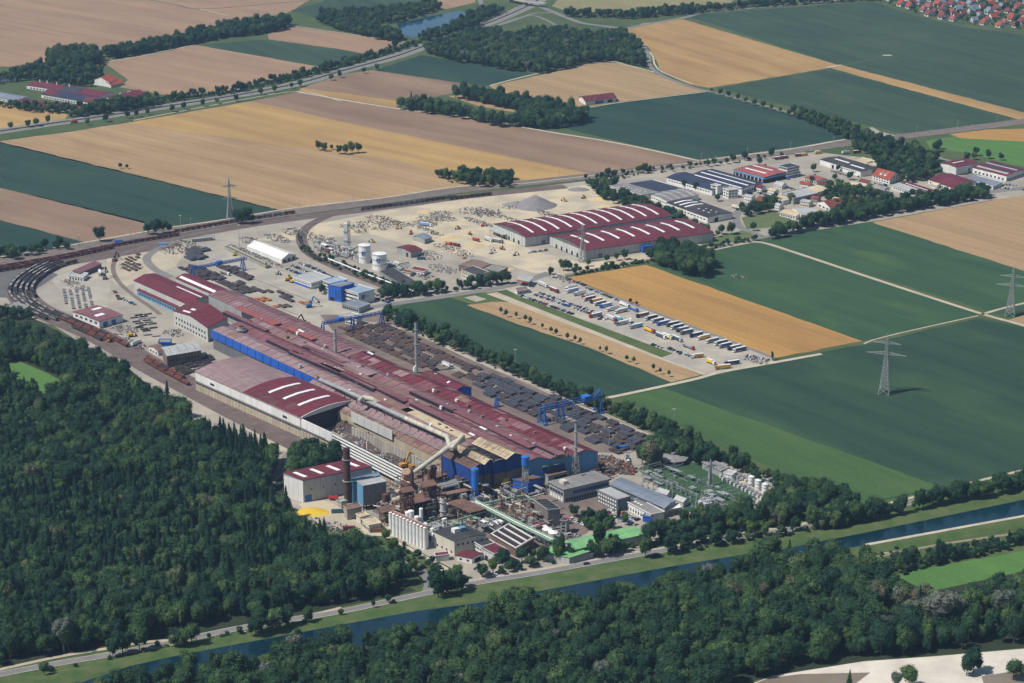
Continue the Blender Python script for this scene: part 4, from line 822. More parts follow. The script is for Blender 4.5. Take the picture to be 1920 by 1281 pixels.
# ---- farm
B = mk('stable', 'rear long barn of the farm with maroon and dark roof', (50, 160), (190, 182), (62, 151), 5, 'gable', 3, 'u', 'white', 'maroon', 'barn'); B.wins('f', 22, .8, 2); B.light(B.L*.45, B.L*.7, .08, .48, 'solar_field', R_['navy']); [B.box('chimney', B.L*x, B.L*x+1.2, B.Wd*.5, B.Wd*.5+1.2, 7, 12, WHITEP) for x in (.1, .2, .33, .5)]
B = mk('stable', 'middle long barn of the farm with dark solar roof', (77, 177), (187, 196), (94, 167), 5, 'gable', 3.5, 'u', 'white', 'navy', 'barn'); B.wins('f', 20, .8, 2); B.light(B.L*.02, B.L*.2, .03, .5, 'roof_sheet', R_['maroon']); B.light(B.L*.7, B.L*.98, .03, .5, 'roof_sheet', R_['maroon'])
B = mk('stable', 'nearest long barn of the farm with maroon roof behind a hedge', (30, 192), (148, 208), (38, 184), 4, 'gable', 2.5, 'u', 'white', 'maroon', 'barn'); B.wins('f', 16, .8, 1.6)
B = mk('stable', 'maroon roofed barn with white gable and twin vents at the farm end', (222, 191), (275, 177), (202, 182), 5.5, 'gable', 4, 'u', 'white', 'maroon', 'barn'); B.wins('f', 9, 1, 1.8); [B.box('vent', B.L*x, B.L*x+1, B.Wd*.5, B.Wd*.5+1, 8, 12, WHITEP) for x in (.3, .34, .6, .66)]
B = mk('house', 'large farmhouse with red roof and white gable', (205, 155), (222, 149), (188, 145), 7, 'gable', 6, 'u', 'white', 'tile', 'house'); B.wins('f', 4, 1.5, 1.5, rows=2, dz=2.8)
B = mk('house', 'red roofed annexe below the large farmhouse', (208, 160), (232, 154), (200, 154), 4, 'gable', 3, 'u', 'white', 'tile', 'house'); B.wins('f', 4, 1.2)
B = mk('house', 'maroon roofed farmhouse among dark trees', (92, 137), (120, 132), (90, 127), 6, 'gable', 4, 'u', 'cream', 'tile2', 'house'); B.wins('f', 5, 2)
B = mk('shed', 'dark roofed machine shed at the left border of the farm', (-10, 152), (30, 147), (-8, 140), 5, 'gable', 2.5, 'u', 'white', 'navy', 'barn'); B.wins('f', 6, 1)
B = mk('shed', 'low dark roofed barn at the lower left of the farm', (-20, 180), (35, 190), (0, 173), 4, 'gable', 2.5, 'u', 'white', 'slate', 'barn'); B.wins('f', 7, 1)
# ---- billet yard, offices and gas works
B = mk('tent_hall', 'long white membrane tent hall between the yards', (463, 462), (528, 487), (490, 453), 4.5, 'gable', 3.8, 'u', 'white', 'white', 'tent', over=.2); B.light(B.Wd*0, .3, .01, .99, 'gable_frame', LEDGE); B.wins('r', 3, .5, 3, .6)
B.strips(10, .03, .01, .99, mat=LEDGE, th=.12, name='membrane_seam')
B = mk('office', 'low grey roofed office with blue plinth beside the billet yard', (549, 520), (583, 532), (587, 509), 6, wall='white', roof='lgrey', cat='office building'); B.wins('f', 12, 3.3, 1.3); B.panels('f', 10, .2, 2.2, W_['blue'], gap=.06); B.wins('r', 9, 3.3, 1.3)
B = mk('office', 'white office wing with pale blue roof behind the blue tower', (606, 527), (623, 533), (634, 519), 13, wall='white', roof='ltblue', cat='office building'); B.wins('f', 6, 1.5, 1.5, .75, rows=4, dz=3)
B = mk('office', 'bright blue cubic stair tower between the office wings', (615, 535), (639, 539), (640, 528), 15.5, wall='blue', roof='slate', cat='tower'); B.wins('f', 2, 3, 9, .3, .5, .95); B.put('door', 'f', B.L*.3, 0, 5, 4, W_['dark'], .2); B.wins('l', 2, 3, 8, .2)
B = mk('office', 'white three storey office with ribbon windows and a square blue sign', (641, 542), (672, 551), (671, 534), 12, wall='white', roof='ltblue', cat='office building'); B.wins('f', 11, 1.2, 1.6, .92, rows=3, dz=3.7)
def logo(B, sd, x, z, sz):      # square blue sign with a white wedge and letter strip
    o, dd, nr, ln = B.side(sd); sg = -1 if sd in 'rb' and False else 1
    B.put('sign_panel', sd, x, z, sz, sz, paint('sign blue', (.02, .06, .33), .5), .2)
    m = MB(); Z = Vector((0, 0, 1)); c = o+dd*x+nr*.24+Z*z
    m.poly([c-dd*sz*.3+Z*sz*.2, c+dd*sz*.32+Z*sz*.45, c+dd*sz*.32+Z*sz*.25]); m.poly([c-dd*sz*.3+Z*sz*.62, c+dd*sz*.1+Z*sz*.84, c+dd*sz*.1+Z*sz*.7]); m.obj('emblem', WHITEP, B.root)
logo(B, 'r', B.Wd*.3, 5.5, 4)
def text(s, body, loc, size, rz, mat, parent, name='lettering', tilt=math.pi/2):
    c = bpy.data.curves.new(name, 'FONT'); c.body = body; c.size = size; c.extrude = .03; c.materials.append(mat); c.resolution_u = 2
    q = bpy.data.objects.new(name, c); COL.objects.link(q); bpy.context.view_layer.update()
    me = bpy.data.meshes.new_from_object(q.evaluated_get(bpy.context.evaluated_depsgraph_get())); bpy.data.objects.remove(q)
    o = bpy.data.objects.new(name, me); COL.objects.link(o); o.parent = parent; o.location = loc; o.rotation_euler = (tilt, 0, rz); return o
LETT = paint('sign lettering', (.05, .10, .30), .5)
o, dd, nr, ln = B.side('r'); text(B, 'LSW', o+dd*(B.Wd*.3+2.8)+nr*.2+Vector((0, 0, 6.6)), 2.4, math.atan2(dd.y, dd.x), LETT, B.root)
B = mk('gatehouse', 'white two storey gatehouse behind the small blue crane', (647, 592), (668, 597), (658, 587), 8, wall='white', roof='lgrey', cat='office building'); B.wins('f', 6, 1, 1.5, .8, rows=2, dz=3.4)
B = mk('gatehouse', 'dark canopied entrance below the three storey office', (641, 570), (673, 579), (662, 562), 5, wall='grey', roof='slate', cat='canopy'); B.wins('f', 8, 1.5, 2, .8)
B = mk('workshop', 'small gas works hall with maroon roof and grey walls', (744, 464), (770, 473), (765, 459), 6.5, 'low', 1.5, 'v', 'grey', 'maroon'); B.put('door', 'f', B.L*.75, 0, 3, 4.5, W_['dark'], .2)
B = mk('workshop', 'small arched grey shed at the edge of the sand yard', (775, 443), (796, 450), (788, 438), 5, 'arch', 2, 'v', 'grey', 'slate')
B = mk('coal_shed', 'long black flat roofed shed below the white tanks', (712, 510), (770, 546), (738, 503), 5, wall='grey', roof='black', cat='shed')
B = mk('store', 'small white store with dull red roof in the gas works yard', (770, 506), (795, 511), (777, 500), 4, wall='white', roof='tile2', cat='shed'); B.wins('f', 4, .8)
B = mk('store', 'smaller dull red roofed store beside the gas works yard', (754, 510), (769, 513), (760, 506), 3.5, wall='cream', roof='tile2', cat='shed')
B = mk('works', 'old brown industrial building above the approach road', (860, 498), (894, 507), (885, 487), 6, 'low', 1.2, 'v', 'brown', 'brown'); B.strips(5, .12, .1, .9, mat=R_['grey']); B.wins('f', 7, 2)
B = mk('works', 'old dark roofed building with pale wall above the approach road', (865, 507), (893, 518), (888, 500), 8, wall='cream', roof='black'); B.wins('f', 7, 2, rows=2)
B = mk('works', 'dark flat annexe behind the tree row', (905, 505), (935, 511), (922, 497), 5, wall='brown', roof='grey')
B = mk('kiosk', 'weighbridge canopy with a red front edge at the works gate', (969, 524), (992, 528), (975, 516), 6.5, 'flat', 0, 'u', 'dark', 'lgrey', 'canopy', walls=False, over=.8); B.panels('f', 1, 5.2, 6.4, paint('red fascia', (.55, .06, .05)), gap=0, dep=.9)
for x in (.1, .9):
    for y in (.1, .9): B.box('post', B.L*x, B.L*x+.5, B.Wd*y, B.Wd*y+.5, 0, 6.5, STEELG)
B = mk('kiosk', 'small flat roofed lorry office at the car park corner', (970, 547), (992, 543), (967, 542), 3.5, wall='white', roof='brown', cat='office building'); B.wins('f', 6, 1, 1.4, .8)
B = mk('workshop', 'white loco workshop with maroon roof among the curved sidings', (137, 585), (186, 603), (181, 573), 7, 'low', 1, 'v', 'white', 'dmaroon'); B.light(B.Wd*.55, B.Wd*.9, .2, .32); B.light(B.Wd*.2, B.Wd*.55, .62, .74); B.wins('f', 5, 3.5, 2, .5); B.put('door', 'r', B.Wd*.25, 0, 5, 5, DOORB, .2); B.put('door', 'r', B.Wd*.6, 0, 5, 5, DOORB, .2)
B = mk('workshop', 'grey roofed brick workshop beside the wagon sidings', (313, 668), (377, 657), (304, 652), 11, 'low', 1.2, 'u', 'brown', 'lgrey'); B.wins('f', 10, 5, 2, .5); B.strips(4, .05, .1, .9, mat=R_['grey'])
B = mk('house', 'little white signal house with grey roof beside the wagons', (279, 650), (296, 659), (289, 644), 4.5, 'gable', 2, 'v', 'white', 'brown', 'house'); B.wins('f', 3, 1, 1.6)
B = mk('shed', 'small blue container shed behind the signal house', (297, 643), (319, 643), (300, 637), 4, wall='blue', roof='slate', cat='shed')
B = mk('workshop', 'small white service building near the curved track', (128, 517), (156, 521), (134, 509), 4, wall='white', roof='lgrey'); B.wins('f', 5, .5, 2.2)
B = mk('shed', 'narrow dark shed with red roof edge beside the curved track', (149, 513), (190, 495), (143, 507), 5, 'shed', 1, 'u', 'dgrey', 'dmaroon', 'shed')
B = mk('workshop', 'grey control cabin at the left border of the sidings', (12, 575), (42, 582), (22, 567), 6, wall='grey', roof='grey'); B.wins('f', 4, 3)
B = mk('trough', 'long concrete basin wall beside the tent hall', (421, 464), (498, 500), (428, 461), 2.5, wall='conc', roof='lgrey', cat='basin'); B.light(1, B.L-1, .2, .8, 'basin_water', stdmat('olive basin water', (.15, .16, .08), fine=0), .1, .36)
B = mk('track_store', 'low pale platform store beside the main railway', (360, 450), (398, 446), (362, 447), 3, wall='grey', roof='lgrey', cat='shed')
# ---- rolling mill: parallel bays from the right edge to the left edge
Zm = 18
def vp(p, x):       # point on the bay line through front point p
    sl_ = (p[1]+640)/(p[0]+2300); return (x, p[1]+(x-p[0])*sl_)
def bays(label, name, bl, cat='factory hall', group=None, skirt=0):
    root = empty(name, G(bl[0][0])); root.location.z = 0; tag(root, label, cat, group); o = root.location
    for (fl, fr, xb, z, rise, rm, wm, over) in bl:
        FL = G(fl, None, z)-o; FR = G(fr, None, z)-o; pb = vp(fr, xb); BR = G(pb, None, z)-o
        BL = FL+(BR-FR); up = Vector((0, 0, rise)); MF = (FL+FR)/2+up; MBk = (BL+BR)/2+up; t = Vector((0, 0, .4)); lo = Vector((0, 0, -z))
        wl = MB(); wl.poly([FL+lo, FR+lo, FR, MF, FL]); wl.poly([BL+lo, BR+lo, BR, MBk, BL]); wl.quad(FR+lo, BR+lo, BR, FR); wl.quad(FL+lo, BL+lo, BL, FL); wl.obj('wall', W_[wm], root)
        if skirt:
            q = (FR-BR).normalized()*.35; e = Vector((0, 0, .1)); s1 = MB(); g0, g1 = FL+lo, FR+lo; zz = Vector((0, 0, skirt)); s1.hexa([g0+e, g1+e, g1+e+q, g0+e+q, g0+zz, g1+zz, g1+zz+q, g0+zz+q]); s1.obj('lower_cladding', W_['brown'], root)
        n = (FR-FL).normalized()*over; f = (FR-BR).normalized()*.8
        r = MB(); sl_ = Vector((0, 0, -over*rise/max(1, (FR-FL).length/2)))
        A, B_, C, D = FL-n+f+sl_, BL-n-f+sl_, FR+n+f+sl_, BR+n-f+sl_; M1, M2 = MF+f, MBk-f
        r.hexa([A, M1, M2, B_, A+t, M1+t, M2+t, B_+t]); r.hexa([M1, C, D, M2, M1+t, C+t, D+t, M2+t]); r.obj('bay_roof', R_[rm], root)
        rq = random.Random(str(fl)); k = 0
        for (e0, e1, g0, g1) in ((FR, MF, BR, MBk), (FL, MF, BL, MBk)):
            n_ = int((g0-e0).length/16); pos_ = 0.0; up1 = Vector((0, 0, .46))
            while pos_ < .97:
                ln_ = rq.uniform(.012, .06); gap = rq.choice([0, 0, .01, .05])
                if rq.random() < .6:
                    s0, s1 = pos_, min(.985, pos_+ln_); t0 = rq.choice([0, 0, .3, .5]); t1 = rq.choice([1, 1, .7]) if t0 < .5 else 1
                    q = [e0.lerp(g0, s).lerp(e1.lerp(g1, s), t) for s, t in ((s0, t0+.02), (s1, t0+.02), (s1, t1-.03), (s0, t1-.03))]
                    pm_ = MB(); pm_.hexa([v+up1 for v in q]+[v+up1+Vector((0, 0, .07)) for v in q]); pm_.obj('roof_panel', R_[rq.choice(['dusty', 'mauve', 'dmaroon', 'dmaroon', 'brown', 'mauve', rm, rm])], root)
                pos_ += ln_+gap
        rb = MB()
        for i in range(1, 36):
            s = i/36
            for (e0, e1, g0, g1) in ((FR, MF, BR, MBk), (FL, MF, BL, MBk)): rb.bar(e0.lerp(g0, s)+Vector((0, 0, .55)), e1.lerp(g1, s)+Vector((0, 0, .55)), .32)
        rb.obj('roof_ribs', R_[rm], root)['kind'] = 'stuff'
    return root
mill = bays('huge rolling mill hall with dusty maroon parallel roofs', 'rolling_mill', [
 ((1070, 855), (1121, 848), 700, Zm, 3.2, 'maroon', 'lblue', .1),
 ((1030, 861), (1070, 855), 495, Zm, 2.6, 'dusty', 'lblue', .1),
 ((985, 866), (1030, 861), 468, Zm+.6, 2.6, 'dmaroon', 'lblue', .1),
 ((940, 872), (985, 866), 438, Zm, 2.4, 'mauve', 'dgrey', .1)])
mo = mill.location
b2 = bays('far back bays of the rolling mill with faded red roof', 'rolling_mill_annexe', [((651, 669), (703, 660), 440, Zm+.3, 2.5, 'dusty', 'grey', .3)])
bays('narrow brown roofed bays between the rolling mill and the scrap pit', 'furnace_bay', [
 ((915, 884), (940, 871), 600, Zm-2.5, 2.2, 'mauve', 'grey', .1), ((889, 893), (915, 884), 520, Zm-5, 2.0, 'brown', 'tan', .1)])
# overlays on the mill: monitors, bleached sheets, roof lights
def strip(name, p, q, z, w, hgt, mat, parent, base=0):
    A = G(p, None, z)-parent.location; B_ = G(q, None, z)-parent.location; n = Vector((-(B_-A).y, (B_-A).x, 0)).normalized()*w/2; up = Vector((0, 0, hgt)); dn = Vector((0, 0, base))
    m = MB(); m.hexa([A-n+dn, B_-n+dn, B_+n+dn, A+n+dn, A-n+up, B_-n+up, B_+n+up, A+n+up]); return m.obj(name, mat, parent)
DK = W_['dark']  # near-black for openings, also for shade painted on vents and louvre gaps
for p, q in (((418, 588), (497, 624)), ((567, 652), (642, 684)), ((541, 663), (635, 703)), ((768, 737), (848, 773)), ((640, 700), (758, 757)), ((768, 760), (957, 850)), ((987, 830), (1048, 858)), ((600, 686), (700, 733)), ((500, 640), (560, 668))):
    dx, dy = 4, -1.2
    strip('ridge_vent', (p[0]+dx, p[1]+dy), (q[0]+dx, q[1]+dy), Zm+2, 4.4, 2.0, R_['dmaroon'], mill, -1.5)
    strip('vent_shade_side', p, q, Zm+2, .6, 1.5, DK, mill, -1.2)  # near-black strip paints the shaded near side of the vent
for p, q, w_, m_ in (((760, 766), (876, 822), 9, 'beige'), ((700, 738), (770, 772), 8, 'brown'), ((835, 790), (985, 860), 9, 'dmaroon'), ((448, 576), (520, 608), 9, 'red'), ((540, 614), (590, 636), 6, 'red'), ((640, 690), (800, 763), 10, 'brown'), ((560, 640), (700, 702), 12, 'mauve'), ((850, 766), (1000, 838), 8, 'dmaroon')):
    strip('roof_sheet', p, q, Zm+2.9, w_, .25, R_[m_], mill, -.6)
for p, q in (((900, 800), (912, 806)), ((690, 660), (700, 665)), ((560, 618), (570, 623)), ((1000, 828), (1006, 831)), ((880, 812), (890, 817))): strip('roof_light', p, q, Zm+3.4, 2, .3, SKYL, mill, -.3)
rr = random.Random(3)
for i in range(60):
    t = rr.random(); s_ = rr.random(); xx = 460+(1080-460)*t; top = 565+(848-565)*(xx-430)/(1121-430); yy = top+8+s_*(70 if xx > 560 else 30)
    if xx < 950 or yy < top+45: strip('roof_vent', (xx, yy), (xx+3, yy+1.4), Zm+2.6, rr.uniform(1, 2.2), rr.uniform(.8, 1.9), rr.choice([R_['lgrey'], R_['dmaroon'], R_['brown'], SKYL]), mill, -1)
# long blue wall along the left side
bw0, bw1 = G(397, 618, Zm+.5)-mo, G(599, 713, Zm+.5)-mo; nrm = Vector((-(bw1-bw0).y, (bw1-bw0).x, 0)).normalized(); nrm = nrm if nrm.y < 0 else -nrm
NP = 14
pm = None
for i in range(NP):
    a_ = bw0.lerp(bw1, i/NP)+nrm*.4; b_ = bw0.lerp(bw1, (i+1)/NP-.004)+nrm*.4; m = MB(); dz = Vector((0, 0, -7.6)); k = nrm*.3
    m.hexa([a_+dz, b_+dz, b_+dz+k, a_+dz+k, a_, b_, b_+k, a_+k]); m.obj('blue_wall_panel', W_['blue'], mill)
# front lean-to with green edge along the right front
B = mk('cooling_bed_annexe', 'light blue low annexe across the front gables of the mill', (1018, 876), (1121, 856), (1008, 868), 13, 'shed', 2, 'u', 'dblue', 'slate', 'annexe'); B.light(0, B.L, -.01, .04, 'green_edge', R_['green']); B.wins('f', 20, 7, 3.5, .9); B.panels('f', 16, .4, 6, W_['grey'], gap=.4)
for p in ((1059, 850), (1013, 856)):
    pass
# back hall A and B
B = mk('mill_hall', 'long narrow maroon hall at the rear tip of the mill', (251, 526), (352, 571), (284, 510), 12, 'gable', 2.5, 'u', 'pale', 'maroon', 'factory hall'); B.panels('f', 24, 3, 11.4, W_['pale'], gap=.4); B.light(B.L*.55, B.L*1.0, .62, .7); B.panels('l', 5, .5, 10.5, W_['lblue'], gap=.4)
B2 = mk('mill_hall', 'maroon hall with a long white roof light behind the mill', (330, 522), (470, 583), (352, 512), 13, 'gable', 2, 'u', 'pale', 'maroon', 'factory hall'); B2.light(B2.L*.02, B2.L*.5, .12, .3); B2.light(B2.L*.56, B2.L*.7, .12, .28); B2.light(B2.L*.72, B2.L*.98, .1, .5, 'roof_sheet', R_['red'])
B = mk('lean_to', 'low maroon lean-to with green grey wall along the rear hall', (257, 544), (330, 577), (262, 539), 5.5, 'shed', 1, 'u', 'lblue', 'maroon', 'annexe'); B.wins('f', 14, 2, 1.8, .7)
B = mk('mill_hall', 'pale walled hall with broad maroon hip roof at the mill head', (325, 583), (389, 615), (352, 558), 14, 'gable', 3.5, 'v', 'pale', 'maroon', 'factory hall', skew=.6); B.wins('f', 11, 7, 2.4, .45); B.wins('f', 11, 2, 2.2, .45); B.light(B.Wd*.12, B.Wd*.2, .2, .42); B.light(B.Wd*.35, B.Wd*.45, .3, .42); B.panels('r', 5, 1, 13, W_['pale'], gap=.5)
B = mk('mill_side_hall', 'bright blue gabled maroon hall on the steel store side of the mill', (850, 735), (884, 727), (783, 705), 14, 'gable', 3, 'v', 'blue', 'maroon', 'factory hall', skew=.8); B.light(B.Wd*.3, B.Wd*.34, .3, .45); B.light(B.Wd*.75, B.Wd*.79, .5, .65)
# melt shop
bays('tall melt shop with three bright blue gables and bleached roofs', 'melt_shop', [
 ((949, 861), (978, 852), 915, 25, 3, 'beige', 'dblue', .4), ((926, 866), (949, 861), 893, 24.5, .4, 'black', 'dblue', .1),
 ((908, 871), (926, 863), 862, 24, 2.2, 'beige', 'dblue', .4), ((885, 880), (908, 871), 850, 23, 2.2, 'brown', 'dblue', .4)], skirt=14.5)
# ---- scrap hall
B = Bld('scrap_hall', 'wide scrap hall with dusty and maroon roof and white side wall', (366, 697), (563, 784), (461, 669), 17, 'arch', 3, 'u', 'white', 'mauve', 'factory hall', skew=.6, over=.6)
B.panels('f', 20, 9.2, 16.6, W_['white'], gap=.35); B.panels('f', 34, .3, 8.6, W_['tan'], gap=.6); B.box('crane_rail', 0, B.L+34, -1.6, -.5, 8.5, 9.3, W_['dgrey'])
B.light(B.L*.47, B.L, 0, 1, 'roof_sheet', R_['maroon'], .25, .36)
for x in (.6, .735, .87): B.light(B.L*x, B.L*x+3.5, .22, .82, dz=.65)
for x in (.17, .86): B.put('slot', 'f', B.L*x, 11, 6, 2, DK, .2)
SHB = B; B.light(B.L+.1, B.L+1, 0, 1, 'edge_trim', LEDGE, .6, 0)
B.put('hall_mouth', 'r', B.Wd*.5, .5, B.Wd*.94, 15.5, DK, .1)
# pit walls
def wallrun(name, label, pts, h, mat, cat='wall', n=None, gap=.3, top=0, z0=0, th=.8, ht=None, part='wall_panel'):
    Pw = [G(p, None, ht if ht is not None else h+z0) for p in pts]; root = empty(name, (Pw[0].x, Pw[0].y, 0)); tag(root, label, cat)
    for i in range(len(Pw)-1):
        a_, b_ = Pw[i]-root.location, Pw[i+1]-root.location; a_.z = b_.z = 0; L = (b_-a_).length; k = max(1, int(L/(n or 8))); u = (b_-a_)/L; v = Vector((-u.y, u.x, 0))*th/2
        for j in range(k):
            s0 = a_+u*(L*j/k); s1 = a_+u*(L*(j+1)/k-gap); m = MB(); Z = Vector((0, 0, 1))
            m.hexa([s0-v+Z*z0, s1-v+Z*z0, s1+v+Z*z0, s0+v+Z*z0, s0-v+Z*(h+z0), s1-v+Z*(h+z0), s1+v+Z*(h+z0), s0+v+Z*(h+z0)]); m.obj(part, mat, root)
    return root
wallrun('screen_wall', 'bare white wall strip between scrap hall mouth and louvres', [(565, 785), (623, 812)], 7.5, W_['white'], z0=9, ht=16.5)
lw = wallrun('louvre_wall', 'louvred wall with long white slats beside the scrap pit', [(623, 812), (745, 872), (775, 888)], .1, STEELG, z0=7.6, ht=16)
for k in range(5):
    a_, b_ = G(623, 812, 16)-lw.location, G(776, 889, 16)-lw.location; a_.z = b_.z = 4.2+k*2.6; m = MB(); n = Vector(((b_-a_).y, -(b_-a_).x, 0)).normalized(); n = n if n.y < 0 else -n
    m.hexa([a_+n*.9, b_+n*.9, b_+n*.6, a_+n*.6, a_+n*.8+Vector((0, 0, 1.35)), b_+n*.8+Vector((0, 0, 1.35)), b_+n*.5+Vector((0, 0, 1.35)), a_+n*.5+Vector((0, 0, 1.35))]); m.obj('slat', WHITEP, lw)
wallrun('louvre_gap_shade', 'dark sheet added as shade in the gaps of the louvre slats', [(623, 812), (745, 872), (775, 888)], 12.4, DK, z0=3.5, ht=16, n=60, gap=0, th=.2)  # added sheet, its dark colour stands for the shade between the slats
if 0: m = MB(); m.hexa([a_+Vector((0, 0, z))+n*q for z, q in ((-8, .3),)]+[b_+Vector((0, 0, -8))+n*.3, b_+Vector((0, 0, -8)), a_+Vector((0, 0, -8)), a_+n*.3+Vector((0, 0, .8)), b_+n*.3+Vector((0, 0, .8)), b_+Vector((0, 0, .8)), a_+Vector((0, 0, .8))]); m.obj('backing', DK, lw)
wallrun('retaining_wall', 'tan ribbed retaining wall below the louvres', [(565, 806), (621, 834)], 7.5, W_['tan'], n=4, gap=.5)
wallrun('retaining_wall', 'low tan retaining wall under the louvres', [(621, 845), (780, 925)], 3.4, W_['tan'], n=4, gap=.5)
wallrun('pit_wall', 'grey ribbed concrete wall on the mill side of the scrap pit', [(660, 800), (738, 836), (868, 897)], 11, W_['conc'], n=4, gap=.5)
wallrun('screen_wall', 'pale steel screen above the concrete pit wall', [(659, 772), (736, 808)], 8, W_['pale'], z0=11, n=9)
wallrun('pit_end_wall', 'dark wall closing the near end of the scrap pit', [(800, 925), (865, 902)], 5, W_['rust'], n=6)
# ---------------------------------------------------------------- plant at the front
B = mk('hall', 'tall pale concrete hall with maroon roof and three white roof lights at the forest edge', (568, 901), (697, 875), (532, 890), 18, 'shed', 1.5, 'u', 'grey', 'maroon', 'factory hall', skew=.9, over=.3)
B.panels('f', 12, .3, 17.2, W_['pale'], gap=.25); B.panels('l', 4, .3, 17.2, W_['white'], gap=.15); B.put('door', 'f', B.L*.07, .1, 5.5, 5.5, DOORB, .3)
for x in (.02, .26, .5, .78): B.light(B.L*x+3, B.L*x+6, .2, .8)
for i in range(5): B.put('lamp', 'f', B.L*(.12+.17*i), 9, .8, 1.4, DK, .3)
B = mk('filter_house', 'tall grey filter house with blue side beside the rusty chimney', (681, 911), (724, 903), (670, 905), 20, 'shed', .8, 'u', 'grey', 'lgrey', 'filter house', z0=4, skew=.9); B.panels('l', 3, 4.2, 19.5, W_['lblue'], gap=.1, dep=.3); B.panels('f', 14, 4.2, 19.6, stdmat('ribbed grey sheet', (.22, .20, .19)), gap=.25)
for x in (0, .33, .66, .98):
    for y in (.05, .9): B.box('leg', B.L*x, B.L*x+.7, B.Wd*y, B.Wd*y+.7, 0, 4, RUST)
B = mk('filter_house', 'blue filter box behind the grey filter house', (661, 905), (712, 893), (664, 897), 17, wall='lblue', roof='slate', cat='filter house')
B = mk('pump_house', 'small concrete pump house at the foot of the rusty chimney', (651, 957), (678, 951), (645, 950), 8, wall='conc', roof='brown', cat='shed')
B = mk('store', 'beige flat roofed store on the sandy strip', (692, 986), (714, 982), (679, 975), 5.5, wall='cream', roof='beige', cat='shed', skew=.9); B.wins('l', 5, 1, 2.2)
B = mk('store', 'smaller beige store behind the flat roofed one', (676, 971), (692, 967), (668, 965), 5, wall='cream', roof='beige', cat='shed', skew=.9); B.wins('f', 4, 1, 1.8)
B = mk('store', 'pale concrete cabin beside the red loader', (640, 942), (650, 940), (632, 939), 5, wall='conc', roof='lgrey', cat='shed')
B = mk('compressor_house', 'cream building with black felt roof in front of the plant', (852, 1015), (911, 1003), (814, 997), 12, 'low', 1.2, 'v', 'cream', 'black', 'factory building', skew=.8)
B.box('roof_unit', B.L*.3, B.L*.48, B.Wd*.45, B.Wd*.62, 12.5, 16.2, WHITEP); B.box('roof_unit', B.L*.52, B.L*.7, B.Wd*.47, B.Wd*.64, 12.5, 16, W_['lblue']); B.wins('f', 6, 8, 1.6, .35); B.wins('l', 4, 2, 1.8, .3)
B = mk('workshop', 'small white workshop with maroon and brown roof at the forecourt', (856, 1041), (885, 1047), (877, 1032), 4.2, 'low', .8, 'u', 'white', 'maroon', 'workshop'); B.put('door', 'r', B.Wd*.5, 0, 6, 3, DK, .2); B.wins('f', 2, 1.2, 1.4, .35)
B = mk('workshop', 'maroon roofed pale workshop beside the settling tanks', (904, 1028), (927, 1040), (929, 1020), 8, wall='pale', roof='maroon', cat='workshop'); B.put('door', 'f', B.L*.35, 0, 3.5, 4, DK, .2); B.panels('r', 6, .3, 7.6, W_['pale'], gap=.3)
B = mk('workshop', 'white workshop with black roof behind the maroon roofed one', (890, 1018), (903, 1026), (914, 1011), 8, wall='white', roof='black', cat='workshop'); B.wins('f', 4, 1.5, 1.6, rows=2)
B = mk('kiosk', 'tiny maroon roofed kiosk at the plant fence', (817, 1044), (842, 1041), (815, 1039), 4, wall='white', roof='maroon', cat='kiosk', skew=.9)
def frame(name, label, a, b, d_, h, mat, cat='steel frame', nx=5, ny=2, floors=2, deck='rust', t=.45, fill=None):
    nd = deck is None; deck = deck or 'grey'
    B = Bld(name, label, a, b, d_, h, 'flat', 0, 'u', 'rust', deck, cat, walls=False, over=.7, skew=.8, th=.5)
    for i in range(nx+1):
        for j in range(ny+1):
            m = MB(); m.bar(B.P(B.L*i/nx, B.Wd*j/ny, 0), B.P(B.L*i/nx, B.Wd*j/ny, h), t); m.obj('column', mat, B.root)
    for f in range(1, floors+1):
        z = h*f/(floors+1); m = MB()
        for j in range(ny+1): m.bar(B.P(0, B.Wd*j/ny, z), B.P(B.L, B.Wd*j/ny, z), t*.8)
        for i in range(nx+1): m.bar(B.P(B.L*i/nx, 0, z), B.P(B.L*i/nx, B.Wd, z), t*.8)
        for i in range(nx): m.bar(B.P(B.L*i/nx, 0, h*(f-1)/(floors+1)), B.P(B.L*(i+1)/nx, 0, z), t*.5)
        m.obj('floor_beams', mat, B.root)
    if nd: bpy.data.objects.remove(B.roof)
    r = random.Random(label)
    for i in range(fill or 0):
        x = r.uniform(.05, .8)*B.L; y = r.uniform(.05, .8)*B.Wd; z = r.choice([0, 0, h/(floors+1)]); s_ = r.uniform(1.5, 4)
        B.box('vessel', x, x+s_, y, y+s_*.7, z+.1, z+r.uniform(1.5, 4), r.choice([W_['rust'], W_['brown'], STEELG, W_['grey'], PIPE]))
    return B
frame('pipe_store', 'open shed on columns with brown flat roof', (840, 943), (882, 962), (867, 936), 9, W_['brown'], 'shed', 6, 2, 1, 'rust', fill=8)
frame('gas_duct_tower', 'rusty furnace dust tower with stacked floors left of the sloping duct', (756, 925), (776, 921), (750, 917), 26, RUST, 'steel tower', 2, 2, 5, 'rust', .6, 10)
frame('dust_chamber', 'rusty steel frame with chambers beside the dust tower', (765, 948), (806, 938), (758, 934), 12, RUST, 'steel frame', 4, 2, 2, 'rust', .5, 14)
frame('dust_chamber', 'small rusty frame with dark coolers left of the dust tower', (716, 962), (742, 957), (711, 952), 11, RUST, 'steel frame', 3, 2, 2, 'rust', .45, 10)
frame('fume_tower', 'slender rusty fume frame with round stacks right of the dust tower', (796, 915), (818, 910), (790, 905), 20, RUST, 'steel frame', 2, 2, 3, 'rust', .5, 6)
frame('ladle_yard', 'ochre crane runway across the end of the scrap pit', (800, 902), (868, 880), (793, 895), 9, paint('ochre steel', (.34, .19, .06)), 'crane runway', 6, 1, 1, 'brown', .6, 6)
